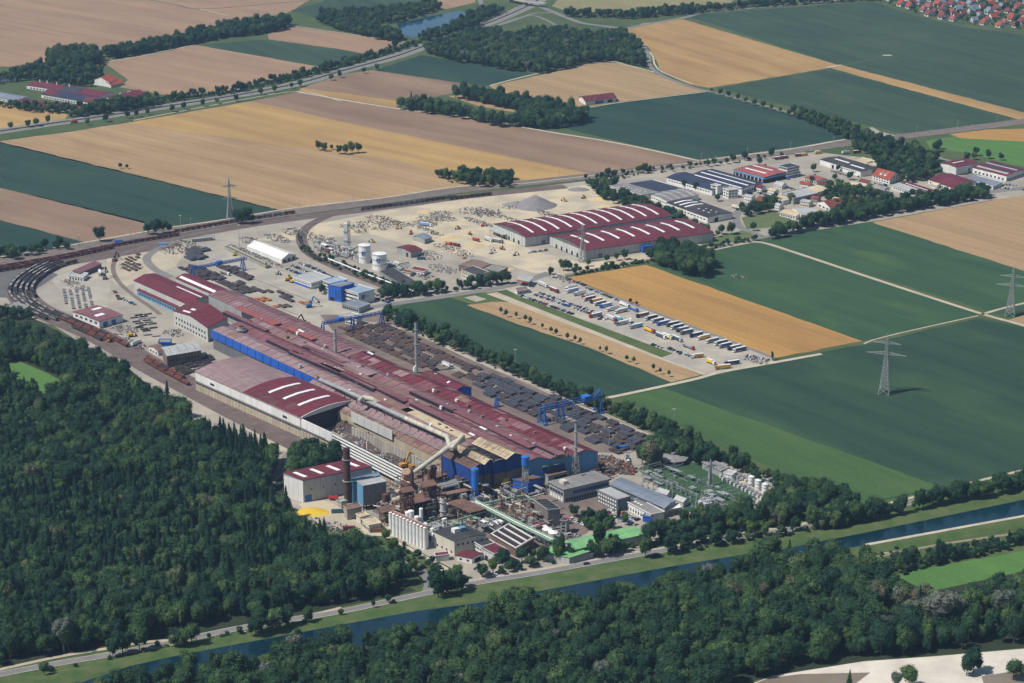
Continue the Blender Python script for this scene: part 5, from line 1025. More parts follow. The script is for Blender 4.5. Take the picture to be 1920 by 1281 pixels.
frame('process_frame', 'tangled rusty pipe frame in front of the ribbed grey house', (948, 955), (1000, 968), (958, 938), 9, W_['brown'], 'steel frame', 7, 4, 2, None, .35, 60)
frame('pipe_rack', 'long dark pipe rack before the blue melt shop gables', (822, 912), (955, 884), (815, 906), 10, W_['dgrey'], 'pipe rack', 12, 1, 2, 'grey', .4, 6)
frame('pipe_rack', 'second dark pipe rack along the rusty yard', (830, 930), (905, 915), (826, 926), 7, W_['brown'], 'pipe rack', 8, 1, 1, 'brown', .4, 10)
frame('service_frame', 'grey service frame between brown shed and settling tanks', (852, 975), (900, 988), (880, 965), 5, W_['grey'], 'steel frame', 5, 2, 1, None, .3, 30)
B = mk('cooling_house', 'ribbed grey cooling house with slatted roof in the plant', (1002, 939), (1027, 957), (1025, 937), 13, wall='grey', roof='grey', cat='factory building'); B.strips(6, .3, .02, .98, mat=R_['black'], th=.8); B.panels('f', 8, .4, 12.6, stdmat('weathered ribs', (.17, .14, .13)), gap=.5); B.panels('r', 8, .4, 12.6, stdmat('weathered ribs', (.17, .14, .13)), gap=.5)
B = mk('shed', 'low maroon roofed shed below the cooling house', (995, 983), (1005, 990), (1019, 976), 5, wall='grey', roof='maroon', cat='shed')
B = mk('valve_tower', 'narrow grey tower with maroon cap beside the car park', (1051, 977), (1062, 978), (1057, 971), 10, wall='grey', roof='maroon', cat='tower'); B.wins('f', 1, 2, 1.5, rows=3, dz=2.6)
B = mk('switch_house', 'bright blue walled house with rusty red roof beside the water tower', (960, 899), (990, 907), (991, 890), 8, wall='blue', roof='rust', cat='factory building'); B.wins('r', 5, 3, 1.6)
B = mk('shed', 'low rusty roofed shed left of the thin chimney', (1028, 894), (1067, 884), (1018, 887), 6.5, wall='grey', roof='rust', cat='shed', skew=.8); B.put('door', 'f', B.L*.6, 0, 12, 5, DK, .2)
B = mk('office', 'flat roofed office block with glass band behind the garden trees', (1057, 918), (1142, 898), (1030, 904), 11, wall='grey', roof='grey', cat='office building', skew=.6, over=1.2); B.wins('f', 14, 5.5, 2.8, .92, .2, .98, mat=paint('blue glazing', (.05, .11, .22), .2)); B.wins('f', 16, 1, 2.4, .7); B.wins('l', 5, 5.5, 2.4, .85); B.wins('l', 5, 1, 2.8, .6, mat=WHITEP); B.box('roof_house', B.L*.12, B.L*.22, B.Wd*.4, B.Wd*.7, 11.3, 13.8, W_['cream'])
B = mk('office', 'dark three storey office with rows of small white framed windows', (1120, 920), (1158, 938), (1144, 914), 9.5, wall='dgrey', roof='lgrey', cat='office building', skew=.6); B.wins('f', 8, 1.2, 1.2, .55, rows=3, dz=2.9, mat=WHITEP, dep=.14); B.wins('r', 4, 1, 1.8, .8, rows=3, dz=2.9, mat=paint('blue glazing', (.05, .11, .22), .2))
B = mk('workshop', 'low workshop with brown felt roof and white wall beside the long grey shed', (1174, 941), (1221, 966), (1198, 936), 6, wall='white', roof='grey', cat='workshop', skew=.6); B.wins('f', 9, 1, 2.2, .4); B.panels('r', 5, .2, 5.6, W_['pale'], gap=.3); [B.light(B.L*x, B.L*x+2, .4, .55) for x in (.1, .22, .34)]
B = mk('long_shed', 'very long blue grey roofed shed beside the switching station', (1144, 909), (1246, 953), (1165, 896), 8, 'low', 1.2, 'u', 'grey', 'slate', 'warehouse', skew=.6); B.panels('f', 26, .3, 6.5, W_['dgrey'], gap=.3); B.wins('f', 24, 6.6, 1, .85)
B = mk('carport', 'white canopy at the lower end of the long shed', (1248, 958), (1277, 953), (1252, 949), 5, walls=False, wall='grey', roof='white', cat='canopy', over=.55)
for x in (.05, .5, .92): B.box('post', B.L*x, B.L*x+.4, 0, .4, 0, 5, STEELG)
B = mk('storage_hall', 'mint green roofed long hall beside the canal road', (1077, 1031), (1208, 1002), (1054, 1016), 7.5, 'low', 1.6, 'u', 'grey', 'green', 'warehouse', skew=.8); B.panels('f', 22, .3, 6.8, W_['pale'], gap=.3); B.panels('l', 4, .3, 7, W_['pale'], gap=.3)
B = mk('storage_hall', 'low mint green lean-to before the long green hall', (1003, 1035), (1068, 1046), (1040, 1026), 5, 'shed', 1, 'u', 'grey', 'green', 'annexe', skew=.9); B.panels('f', 8, .2, 4.6, W_['pale'], gap=.3)
B = mk('storage_hall', 'thin mint green step roof at the foot of the green hall', (1085, 1044), (1112, 1039), (1075, 1038), 3, wall='pale', roof='green', cat='annexe', skew=.9)
B = mk('shelter', 'dark shelter roof at the top of the switching station', (1317, 868), (1352, 884), (1332, 862), 5, wall='grey', roof='grey', cat='shed')
B = mk('relay_house', 'white relay house beside the white transformers', (1357, 888), (1372, 892), (1365, 882), 5, wall='white', roof='lgrey', cat='shed')
B = mk('relay_house', 'pale tent roofed relay house in the middle of the switching grass', (1232, 922), (1250, 928), (1242, 917), 4, 'gable', 2, 'u', 'pale', 'lgrey', 'shed')
B = mk('relay_house', 'second pale relay house right of the long shed', (1264, 936), (1281, 942), (1275, 931), 4, 'gable', 2, 'u', 'pale', 'lgrey', 'shed')
B = mk('crane_cabin', 'small white store at the lower end of the steel store', (1222, 838), (1240, 842), (1230, 832), 5, wall='white', roof='beige', cat='shed')
B = mk('container', 'bright blue container office at the staff car park', (1205, 968), (1222, 970), (1212, 963), 4.5, wall='blue', roof='blue' if False else 'slate', cat='container')
# canteen: octagonal
c0 = G(1262, 866); rt = empty('canteen', c0); tag(rt, 'octagonal canteen pavilion with grey roof among dark trees', 'pavilion')
m = MB(); m.cyl(0, 0, 0, 4.2, 10, 8); m.obj('wall', W_['white'], rt); m = MB(); m.cyl(0, 0, 4.22, 6.2, 12.5, 8, 0, 5); m.cyl(0, 0, 6.21, 8, 2, 8); m.obj('roof', R_['grey'], rt)
for i in range(8):
    a_ = math.pi/8+i*math.pi/4; m = MB(); p = Vector((math.cos(a_)*9.5, math.sin(a_)*9.5, 0)); t_ = Vector((-math.sin(a_), math.cos(a_), 0)); m.bar(p-t_*2.6+Vector((0, 0, 2.2)), p+t_*2.6+Vector((0, 0, 2.2)), 1.3); m.obj('window', GLASS if i % 3 else paint('red fascia', (.55, .06, .05)), rt)
# settling tanks
B = mk('settling_tank', 'large open settling basins with pale walkways in front of the pipe bridge', (920, 1003), (968, 1031), (953, 984), 6, wall='brown', roof='dgrey' if False else 'black', cat='basin', skew=.5)
for t in (0, .33, .66, .97): B.light(0, B.L, t, t+.04, 'walkway', W_['white'], .9)
B.light(B.L-1.5, B.L-.2, 0, 1, 'walkway', LEDGE, 1.0); B.light(.2, 1.5, 0, 1, 'walkway', LEDGE, 1.0); B.panels('r', 14, .3, 5.6, W_['brown'], gap=.5); B.panels('f', 12, .3, 5.6, W_['brown'], gap=.5)
for t in (.06, .39, .72): B.light(2, B.L-2, t, t+.24, 'basin_water', stdmat('brown basin water', (.05, .03, .028), rough=.2, fine=0), .15, .5)
B = mk('pouring_annexe', 'low black roofed annexe below the blue melt shop gables', (862, 906), (968, 884), (855, 897), 12, wall='dgrey', roof='black', cat='annexe'); B.panels('f', 16, .4, 11.4, W_['dark'], gap=1.2)
for i in range(7): B.box('roof_unit', B.L*(.05+.13*i), B.L*(.05+.13*i)+3, B.Wd*.3, B.Wd*.6, 12.36, 13.6+(i % 3)*.7, STEELG if i % 2 else RUST)
# ---------------------------------------------------------------- tanks, silos, chimneys
def tank(name, label, px, r, h, mat, cat='tank', n=24, cone=1.0, z0=0, legs=0, rim=None, rmat=None, group=None):
    rt = empty(name, G(px)); tag(rt, label, cat, group); m = MB(); m.cyl(0, 0, z0, h, r, n); m.obj('shell', mat, rt, smooth=False)
    m = MB(); m.cyl(0, 0, h+.01, h+cone, r*1.01, n, 0, r*.12); m.obj('roof', rmat or mat, rt)
    if rim:
        for z in rim: m = MB(); m.cyl(0, 0, z, z+.35, r*1.05, n); m.obj('ring', STEELG, rt)
    for i in range(legs):
        a_ = i*6.283/legs+.4; m = MB(); m.bar((math.cos(a_)*r*.85, math.sin(a_)*r*.85, 0), (math.cos(a_)*r*.85, math.sin(a_)*r*.85, z0), .4); m.obj('leg', STEELG, rt)
    return rt
t1 = tank('gas_tank', 'taller left white gas tank with square blue sign', (684, 492), 6.4, 19, WHITEP, rim=(6, 12, 18.4))
t2 = tank('gas_tank', 'wider right white gas tank with square blue sign', (712, 504), 7.4, 16.5, WHITEP, rim=(5.5, 11, 16))
SB = paint('sign blue', (.02, .06, .33), .5)
for t_, r_, z_, tx in ((t1, 6.4, 9.5, None), (t2, 7.4, 9, 'Linde')):
    m = MB(); m.box(-2.6, 1.2, -r_-.35, -r_*.88, z_, z_+3.8); m.obj('sign_panel', SB, t_); m = MB(); V = Vector
    m.poly([V((-2.1, -r_-.4, z_+.7)), V((.8, -r_-.4, z_+1.7)), V((.8, -r_-.4, z_+.9))]); m.poly([V((-2.1, -r_-.4, z_+2.2)), V((0, -r_-.4, z_+3.2)), V((0, -r_-.4, z_+2.5))]); m.obj('emblem', WHITEP, t_)
    if tx: text(None, tx, (1.6, -r_-.05, z_+1.1), 2.1, .18, LETT, t_)
def lattice(mb, x, y, z0, z1, w0, w1, n=6, t=.18, mi=0, cen=(0, 0)):
    def c(z, k):
        f = (z-z0)/(z1-z0); w = (w0+(w1-w0)*f)/2; sx, sy = ((-1, -1), (1, -1), (1, 1), (-1, 1))[k % 4]; return Vector((x+sx*w, y+sy*w, z))
    for k in range(4): mb.bar(c(z0, k), c(z1, k), t*1.5, mi)
    for i in range(n):
        a_ = z0+(z1-z0)*i/n; b_ = z0+(z1-z0)*(i+1)/n
        for k in range(4): mb.bar(c(a_, k), c(b_, k+1), t, mi); mb.bar(c(a_, k+1), c(b_, k), t, mi); mb.bar(c(b_, k), c(b_, k+1), t, mi)
def chimney(name, label, px, r, h, mat, r2=None, rings=0, cat='chimney', lat=False, stays=False):
    rt = empty(name, G(px)); tag(rt, label, cat); m = MB(); m.cyl(0, 0, 0, h, r, 16, 0, r2 or r); m.obj('shaft', mat, rt)
    m = MB(); m.cyl(0, 0, h-.02, h+.25, r*.8 if not r2 else r2*.8, 12); m.obj('mouth', DK, rt)
    for i in range(rings):
        z = h*(i+1)/(rings+.5); m = MB(); m.cyl(0, 0, z, z+.4, r*1.35, 14); m.obj('platform', STEELG if mat is not RUST else paint('yellow rail', (.45, .38, .05)), rt)
    if lat: m = MB(); lattice(m, 0, 0, 0, h*.42, r*5.5, r*3, 5, .2); m.obj('support_frame', STEELG, rt)
    return rt
chimney('chimney', 'stout rust brown chimney with yellow platforms beside the pale hall', (652, 942), 2.6, 43, stdmat('brown stack', (.10, .04, .035), (.065, .035, .035), .2), None, 2)
chimney('chimney', 'stout ribbed grey chimney beside the long blue wall', (455, 660), 3.6, 24, wallm('ribbed grey stack', (.30, .31, .31)), None, 4)
chimney('chimney', 'slim grey chimney rising from the middle of the mill roof', (630, 700), 1.5, 40, STEELG, 1.3, 2)
chimney('chimney', 'slim grey chimney with bent duct on the steel store side', (781, 700), 1.5, 47, STEELG, 1.3, 3)
chimney('chimney', 'tallest thin grey chimney with framed foot before the office block', (1079, 897), 1.3, 45, STEELG, 1.1, 3, lat=True)
chimney('chimney', 'white needle chimney beside the louvred wall', (689, 876), .7, 21, WHITEP, .6)
chimney('silo', 'grey round dust silo beside the brown shed', (831, 974), 2.2, 17, wallm('light steel', (.5, .5, .5)), None, 2, 'silo')
tank('tank', 'small white tank at the foot of the grey dust silo', (833, 986), 1.9, 6, WHITEP)
tank('silo', 'left tall twin grey silo beside the yellow mixer', (940, 915), 2.0, 23, STEELG, 'silo', rim=(6, 12, 18))
tank('silo', 'right tall twin grey silo beside the yellow mixer', (946, 912), 2.0, 23, STEELG, 'silo', rim=(6, 12, 18))
tank('column', 'tall bright blue cylindrical tower before the pipe rack', (891, 937), 2.7, 25, paint('blue steel', (.03, .17, .55), .4), 'silo', rim=(24,))
BP = paint('blue steel', (.03, .17, .55), .4)
rt = empty('water_tower', G(985, 922)); tag(rt, 'bright blue water tank standing on a slender lattice tower', 'water tower')
m = MB(); lattice(m, 0, 0, 0, 20, 5.5, 4, 6, .25); m.obj('lattice_tower', STEELG, rt); m = MB(); m.cyl(0, 0, 20, 21.8, 1.2, 16, 0, 3.1); m.cyl(0, 0, 21.8, 28.5, 3.1, 18); m.cyl(0, 0, 28.5, 29.4, 3.1, 18, 0, .6); m.obj('tank', BP, rt); m = MB(); m.cyl(0, 0, 12.6, 14.8, 2.6, 8); m.obj('platform', STEELG, rt)
ga = 'row of tall white silos by the plant fence'
ORD = 'first second third fourth fifth sixth seventh eighth ninth tenth eleventh twelfth thirteenth fourteenth fifteenth sixteenth seventeenth eighteenth nineteenth twentieth'.split()
TENS = {2: 'twenty', 3: 'thirty', 4: 'forty', 5: 'fifty', 6: 'sixty'}
def ordn(i):
    if i < 20: return ORD[i]
    t, u = divmod(i+1, 10); return {2: 'twentieth', 3: 'thirtieth', 4: 'fortieth', 5: 'fiftieth', 6: 'sixtieth'}[t] if u == 0 else TENS[t]+'-'+ORD[u-1]
a_, b_ = G(733, 1001), G(797, 1030)
SILO = paint('silo white', (.84, .84, .82), .4); REDR = paint('red rim', (.50, .12, .08))
for i in range(11):
    p = a_.lerp(b_, i/10); rt = empty('white_silo', p); tag(rt, '%s white silo from the forest end of the silo row' % ordn(i), 'silo', ga); m = MB(); m.cyl(0, 0, 0, 16.5, 1.42, 14); m.cyl(0, 0, 16.5, 17.1, 1.42, 14, 0, .5); m.obj('shell', SILO, rt); m = MB(); m.cyl(0, 0, 16.3, 16.6, 1.5, 14); m.obj('rim', REDR, rt)
rt = empty('silo_walkway', a_); tag(rt, 'red railed walkway along the top of the white silo row', 'walkway'); e_ = b_-a_; n_ = e_.normalized(); pq = Vector((-n_.y, n_.x, 0)); pq = pq if pq.y > 0 else -pq; Zz = Vector((0, 0, 17.2)); m = MB(); m.hexa([Zz+pq*.6, Zz+e_+pq*.6, Zz+e_+pq*2.6, Zz+pq*2.6, Zz+pq*.6+Vector((0, 0, .3)), Zz+e_+pq*.6+Vector((0, 0, .3)), Zz+e_+pq*2.6+Vector((0, 0, .3)), Zz+pq*2.6+Vector((0, 0, .3))]); m.obj('deck', W_['conc'], rt); m = MB(); m.bar(Zz+pq*.5+Vector((0, 0, .9)), Zz+e_+pq*.5+Vector((0, 0, .9)), .35); m.obj('railing', REDR, rt)
n_ = (b_-a_).normalized(); pv_ = Vector((-n_.y, n_.x, 0)); pv_ = pv_ if pv_.y > 0 else -pv_
for i in range(10):
    p = a_.lerp(b_, (i+.5)/10)+pv_*3.0; rt = empty('white_silo', p); tag(rt, '%s silo of the hidden rear silo row, from the forest end' % ordn(i), 'silo', ga); m = MB(); m.cyl(0, 0, 0, 16.6, 1.42, 12); m.cyl(0, 0, 16.6, 17.2, 1.42, 12, 0, .5); m.obj('shell', SILO, rt); m = MB(); m.cyl(0, 0, 16.4, 16.7, 1.5, 12); m.obj('rim', REDR, rt)
for i, (px, r_, h_) in enumerate((((765, 990), 2.0, 12.5), ((771, 990), 2.2, 13.5), ((782, 995), 1.9, 11), ((790, 992), 1.4, 16), ((798, 1003), 1.6, 9), ((811, 1010), 1.3, 8), ((812, 1018), 1.0, 7))):
    tank('white_vessel', '%s white process vessel behind the silo row, from the left' % ordn(i), px, r_, h_, SILO, 'tank', 14, .8)
tank('tank', 'left of two low white clarifier tanks beside the pipe bridge', (1026, 1005), 3.7, 5.5, W_['conc'], cone=1.4, rmat=SILO)
tank('tank', 'right of two low white clarifier tanks beside the pipe bridge', (1037, 1011), 3.7, 5.5, W_['conc'], cone=1.4, rmat=SILO)
for i, px in enumerate(((1408, 912), (1421, 919), (1434, 926))): tank('white_tank', '%s white ribbed tank on the sandy pad, from the top' % ordn(i), px, 2.5, 8.0, SILO, 'tank', 18, 1.2, rim=(2.5, 5.2, 7.8))
for i in range(6):
    p = G(902+i*5.2, 938.5-i*1.3); rt = empty('blue_drum', p, ang((902, 938), (935, 930))+math.pi/2); tag(rt, '%s lying blue drum from the blue tower' % ordn(i), 'drum', 'blue drums lying in a row'); m = MB(); m.tube([(0, -2.5, 1.3), (0, 2.5, 1.3)], 1.25, 12); m.obj('drum', BP, rt); m = MB(); m.box(-.9, .9, -2, -1.6, 0, .6); m.box(-.9, .9, 1.6, 2, 0, .6); m.obj('cradle', STEELG, rt)
rt = empty('concrete_mixer', G(941, 918)); tag(rt, 'large inclined yellow mixing drum between silos and melt shop', 'mixer'); YEL = paint('works yellow', (.62, .36, .02), .5)
m = MB(); m.tube([(-5, -1, 2.5), (-2, 0, 4.5), (3, 1, 8), (5, 1.5, 9.5)], [1.2, 2.2, 2.2, 1.6], 14); m.obj('drum', YEL, rt); m = MB(); m.bar((-3, 0, 0), (-3, 0, 3.5), .4); m.bar((2, .5, 0), (2, .5, 6), .4); m.obj('stand', WHITEP, rt)
# tall white air separation column
rt = empty('separation_column', G(649, 466)); tag(rt, 'tall white cold box column in the gas works', 'column'); m = MB(); m.box(-2, 2, -2, 2, 0, 28); m.obj('cold_box', WHITEP, rt); m = MB(); lattice(m, 3.4, 0, 0, 30, 2.4, 2.4, 8, .2); m.obj('ladder_tower', STEELG, rt); m = MB(); m.box(-2.6, 2.6, -2.6, 2.6, 9, 9.5); m.box(-2.6, 2.6, -2.6, 2.6, 19, 19.5); m.obj('platform', STEELG, rt)
frame('gas_plant_frame', 'tangled silver pipe frame around the cold box column', (588, 465), (640, 480), (612, 452), 5, STEELG, 'pipe frame', 7, 4, 1, None, .3, 60)
frame('gas_plant_frame', 'second silver pipe frame below the cold box column', (640, 470), (672, 487), (655, 458), 5, STEELG, 'pipe frame', 5, 3, 1, None, .3, 34)
# ---- pipes and ducts
def pipe(name, label, pts, r, mat, cat='pipe', supports=0, wedge=None, n=12, smat=None, r2=None):
    P = [G(x, y, z) for x, y, z in pts]; o = Vector((P[0].x, P[0].y, 0)); rt = empty(name, o); tag(rt, label, cat); m = MB(); m.tube([p-o for p in P], r, n, 0, True, r2); m.obj('duct', mat, rt)
    for i in range(supports):
        f = (i+.5)/supports*(len(P)-1); k = min(int(f), len(P)-2); p = P[k].lerp(P[k+1], f-k)-o; m = MB(); m.bar((p.x, p.y, 0), (p.x, p.y, p.z-r*.6), .6); m.bar((p.x+1.4, p.y, 0), (p.x, p.y, p.z-r*.6), .4); m.obj('support', smat or RUST, rt)
        m = MB(); d_ = (P[k+1]-P[k]).normalized()*.25; m.tube([p-d_, p+d_], r*1.1, n); m.obj('flange', STEELG, rt)
    return rt
ZP = 24
pipe('fume_duct', 'pale fume duct stretch on the mill roof ending at the upright elbow', [(760, 784, ZP), (800, 802, ZP), (838, 819, ZP)], 1.8, PIPE, 'duct', 5)
pipe('fume_duct', 'ribbed grey stretch of the roof duct before the pale stretch', [(640, 729, ZP), (690, 752, ZP), (759, 783.6, ZP)], 1.6, W_['grey'], 'duct', 9)
pipe('fume_duct', 'grey fume duct continuing behind the blue wall', [(598, 711, 19), (640, 729, ZP)], 1.6, STEELG, 'duct', 2)
pipe('fume_duct', 'kinked pale elbow resting on the fume duct', [(672, 753, ZP+1), (682, 745, ZP+3), (700, 749, ZP+3), (706, 754, ZP+1)], 1.9, PIPE, 'duct')
pipe('fume_duct', 'thick pale duct sloping down from the roof to the dust tower', [(776, 886, 22), (800, 869, 27), (828, 849, 31), (850, 832, 34), (869, 823, 35)], 1.5, PIPE, 'duct', 3, r2=2.5)
pipe('fume_duct', 'short upright pale duct joining roof duct and sloping duct', [(838, 818, ZP), (842, 832, 28), (846, 838, 32)], 1.9, PIPE, 'duct')
pipe('fume_duct', 'upper pale duct branch with blunt end', [(846, 842, 33), (858, 828, 36), (868, 817, 38)], 1.8, PIPE, 'duct')
pipe('fume_duct', 'dark stout drop duct under the sloping duct', [(845, 842, 28), (846, 850, 18), (846, 870, 6)], 1.6, RUST, 'duct')
pipe('hopper', 'tan cone hopper on top of the dust tower', [(762, 893, 24), (762, 884, 29)], 4.2, stdmat('tan hopper', (.42, .27, .18)), 'hopper', r2=3.2)
for i, (x, y, z0, z1, r_) in enumerate(((772, 935, 2, 24, 1.6), (813, 930, 2, 24, 2.0), (806, 925, 2, 19, 1.8), (722, 955, 1, 12, 2.3))): pipe('fume_stack', '%s rusty upright fume stack of the dust plant' % ordn(i), [(x, y, 0), (x, y-1, 0.01) if False else (x, y-z1*2.35, z1)], r_, RUST, 'stack')
pipe('elbow_pipe', 'big pale elbow pipe beside the filter house', [(730, 930, 8), (742, 926, 8), (752, 921, 9)], 2.4, PIPE, 'pipe', 1)
pipe('elbow_pipe', 'second pale elbow pipe below the first', [(732, 940, 6), (744, 938, 6), (754, 932, 7)], 2.4, PIPE, 'pipe', 1)
pipe('gas_line', 'white gas pipe crossing before the blue gables', [(905, 892, 12), (945, 880, 13), (985, 868, 14)], .7, WHITEP, 'pipe', 4)
pipe('gas_line', 'white bent gas pipe at the melt shop gable', [(915, 866, 18), (925, 862, 20), (955, 858, 19), (980, 855, 18)], .8, WHITEP, 'pipe')
pipe('duct_line', 'thick grey duct before the settling yard', [(828, 915, 9), (880, 903, 9), (930, 892, 9)], 1.2, STEELG, 'pipe', 6)
pipe('duct_line', 'brown duct below the thick grey duct', [(826, 922, 6), (880, 910, 6), (925, 899, 6)], .9, RUST, 'pipe', 6)
pipe('gas_line', 'bent white pipe at the foot of the storeside chimney', [(776, 700, 12), (776, 690, 16), (780, 686, 17)], .7, WHITEP, 'pipe')
GRP = paint('green pipe paint', (.22, .34, .24))
rt = empty('pipe_bridge', G(888, 952)); tag(rt, 'long green pipe bridge crossing the plant to the green hall', 'pipe bridge')
o = rt.location
for k, (dx, r_) in enumerate(((0, .7), (2.4, .45), (4.2, .55))):
    m = MB(); off = Vector((dx*.5, dx, 0)); m.tube([G(888, 942, 9)-o+off, G(965, 982, 9)-o+off, G(1050, 1022, 9)-o+off], r_, 8); m.obj('pipe', [GRP, WHITEP, GRP][k], rt)
m = MB(); m.bar(G(888, 944, 8)-o, G(1050, 1024, 8)-o, .8); m.obj('girder', GRP, rt); m = MB(); m.bar(G(892, 938, 8)-o, G(1054, 1018, 8)-o, .8); m.obj('girder', GRP, rt)
for i in range(9):
    f = (i+.5)/9; p = G(888, 943, 8).lerp(G(1050, 1022, 8), f)-o; m = MB(); m.bar((p.x, p.y, 0), (p.x+.1, p.y, 8), .5); m.bar((p.x+2.5, p.y+4, 0), (p.x+2.5, p.y+4, 8), .5); m.bar((p.x, p.y, 4), (p.x+2.5, p.y+4, 8), .3); m.obj('trestle', GRP, rt)
pipe('pipe_run', 'green pipe run from blue drums to the cooling house', [(905, 945, 7), (960, 933, 7), (985, 929, 7), (1003, 939, 7)], .9, GRP, 'pipe', 6, smat=GRP)
pipe('pipe_run', 'green pipe run beside the settling tanks', [(858, 975, 7), (890, 965, 7), (925, 955, 7)], .7, GRP, 'pipe', 4, smat=GRP)
pipe('pipe_run', 'pale trestle pipe along the gas works siding', [(613, 484, 5), (690, 515, 5), (775, 546, 5)], .7, WHITEP, 'pipe', 14, smat=STEELG)
pipe('handrail', 'pale catwalk pipe behind the silo row', [(700, 948, 4), (770, 960, 4), (830, 950, 4)], .5, PIPE, 'pipe', 5)
# ---- gantry cranes
def gantry(label, p, q, h, legs=(0, 1), span=3.5, extra=0, cab=.6, size=1.0, mat=STEELB, box=None):
    A = G(p, None, h); B_ = G(q, None, h); o = Vector((A.x, A.y, 0)); rt = empty('gantry_crane', o); tag(rt, label, 'crane'); A = A-o; B_ = B_-o; L = (B_-A).length; u = (B_-A)/L; v = Vector((-u.y, u.x, 0))*span/2; Z = Vector((0, 0, 1))
    n = max(6, int(L/4)); hh = 2.2*size
    for s_ in (-1, 1):
        m = MB(); a0 = A+v*s_; b0 = B_+v*s_; m.bar(a0, b0, .7*size); m.bar(a0+Z*hh, b0+Z*hh, .5*size)
        for i in range(n): m.bar(a0.lerp(b0, i/n), a0.lerp(b0, (i+.5)/n)+Z*hh, .35*size); m.bar(a0.lerp(b0, (i+.5)/n)+Z*hh, a0.lerp(b0, (i+1)/n), .35*size)
        m.obj('girder', mat, rt)
    for f in legs:
        c = A.lerp(B_, f); w_ = 3.2*size
        for s_ in (-1, 1):
            for k in (-1, 1):
                m = MB(); m.bar(c+v*s_, Vector((c.x, c.y, 0))+v*s_*2.1+u*k*w_*.5, .8*size); m.obj('leg', mat, rt)
        m = MB(); b = Vector((c.x, c.y, .8)); m.bar(b-v*2.4, b+v*2.4, 1.0*size); m.obj('sill_beam', mat, rt)
    c = A.lerp(B_, cab); m = MB(); m.hexa([c-v*1.3-u*3, c-v*1.3+u*3, c+v*1.3+u*3, c+v*1.3-u*3, c-v*1.3-u*3+Z*4*size, c-v*1.3+u*3+Z*4*size, c+v*1.3+u*3+Z*4*size, c+v*1.3-u*3+Z*4*size]); m.obj('trolley', BP, rt)
    if extra:
        m = MB()
        for s_ in (-1, 1): m.bar(B_+v*s_+Z*hh, B_+Z*(hh+5*size), .5); m.bar(B_+v*s_-u*8+Z*hh, B_+Z*(hh+5*size), .4)
        m.obj('mast', mat, rt)
    return rt
gantry('blue gantry crane over the billet yard', (360, 505), (462, 486), 11, (.0, .93), 3.5, 0, .5, .9)
gantry('blue gantry crane beside the gatehouse', (605, 608), (716, 588), 12, (0, .5, 1), 3.5, 0, .3, .9)
gantry('large blue lattice gantry crane over the steel store', (1015, 768), (1126, 745), 13, (.02, .32, .97), 5, 1, .75, 1.1)
rt = empty('steel_trestle', G(931, 763)); tag(rt, 'small blue lattice trestle standing in the steel store', 'trestle'); m = MB(); lattice(m, 0, 0, 0, 8, 4.5, 1.2, 4, .3); m.obj('lattice', STEELB, rt); m = MB(); m.box(-1, 1, -1, 1, 8, 8.6); m.obj('head', STEELB, rt)
def excavator(label, px, col, rz, s=1.0, boom=12, dark=False):
    rt = empty('material_handler', G(px), rz); tag(rt, label, 'excavator'); C = paint('paint %s' % (col,), col, .5); m = MB(); m.box(-2.2*s, 2.2*s, -1.6*s, 1.6*s, 0, 1.1*s); m.obj('undercarriage', DK, rt); m = MB(); m.box(-2.4*s, 1.6*s, -1.5*s, 1.5*s, 1.3*s, 3.1*s); m.obj('body', C, rt)
    m = MB(); m.box(.6*s, 2.2*s, .4*s, 1.5*s, 3.1*s, 5*s); m.obj('cab', GLASS, rt); m = MB(); m.bar((1*s, 0, 2.5*s), (boom*.35, 0, boom*.85), .8*s); m.bar((boom*.35, 0, boom*.85), (boom*.75, 0, boom*.45), .6*s); m.obj('boom', DK if dark else C, rt); m = MB(); m.cyl(boom*.75, 0, boom*.45-2, boom*.45, 1.3*s, 6, 0, .3); m.obj('grab', DK, rt); return rt
excavator('blue material handler with raised boom beside orange piles', (580, 577), (.04, .22, .55), .4, 1.3, 13)
excavator('orange handler with tall dark boom at the mill edge', (575, 612), (.5, .2, .06), -2.6, 1.3, 15, True)
excavator('orange crane with yellow boom standing in the scrap pit', (757, 878), (.60, .28, .02), .5, 1.4, 15)
excavator('dark handler among the wagons near the curved track', (215, 490), (.2, .1, .08), 1.2, 1.1, 11, True)
excavator('dark tall handler beside the curved track', (197, 524), (.15, .12, .12), 1.5, 1.1, 14, True)
excavator('orange excavator on the yard below the loco workshop', (205, 642), (.6, .25, .05), 2, .9, 8)
excavator('yellow wheel loader beside the loco workshop', (246, 632), (.62, .36, .02), .4, 1.1, 6)
excavator('white excavator in the middle of the sand yard', (921, 476), (.45, .45, .43), .9, .9, 8)
excavator('yellow excavator in the scrap pit among the debris', (820, 897), (.6, .33, .03), .2, .9, 8)
excavator('yellow wheel loader beside the low office', (540, 527), (.65, .42, .02), .3, 1.2, 6)
excavator('second yellow wheel loader beside the low office', (548, 530), (.65, .42, .02), 2.3, 1.1, 6)
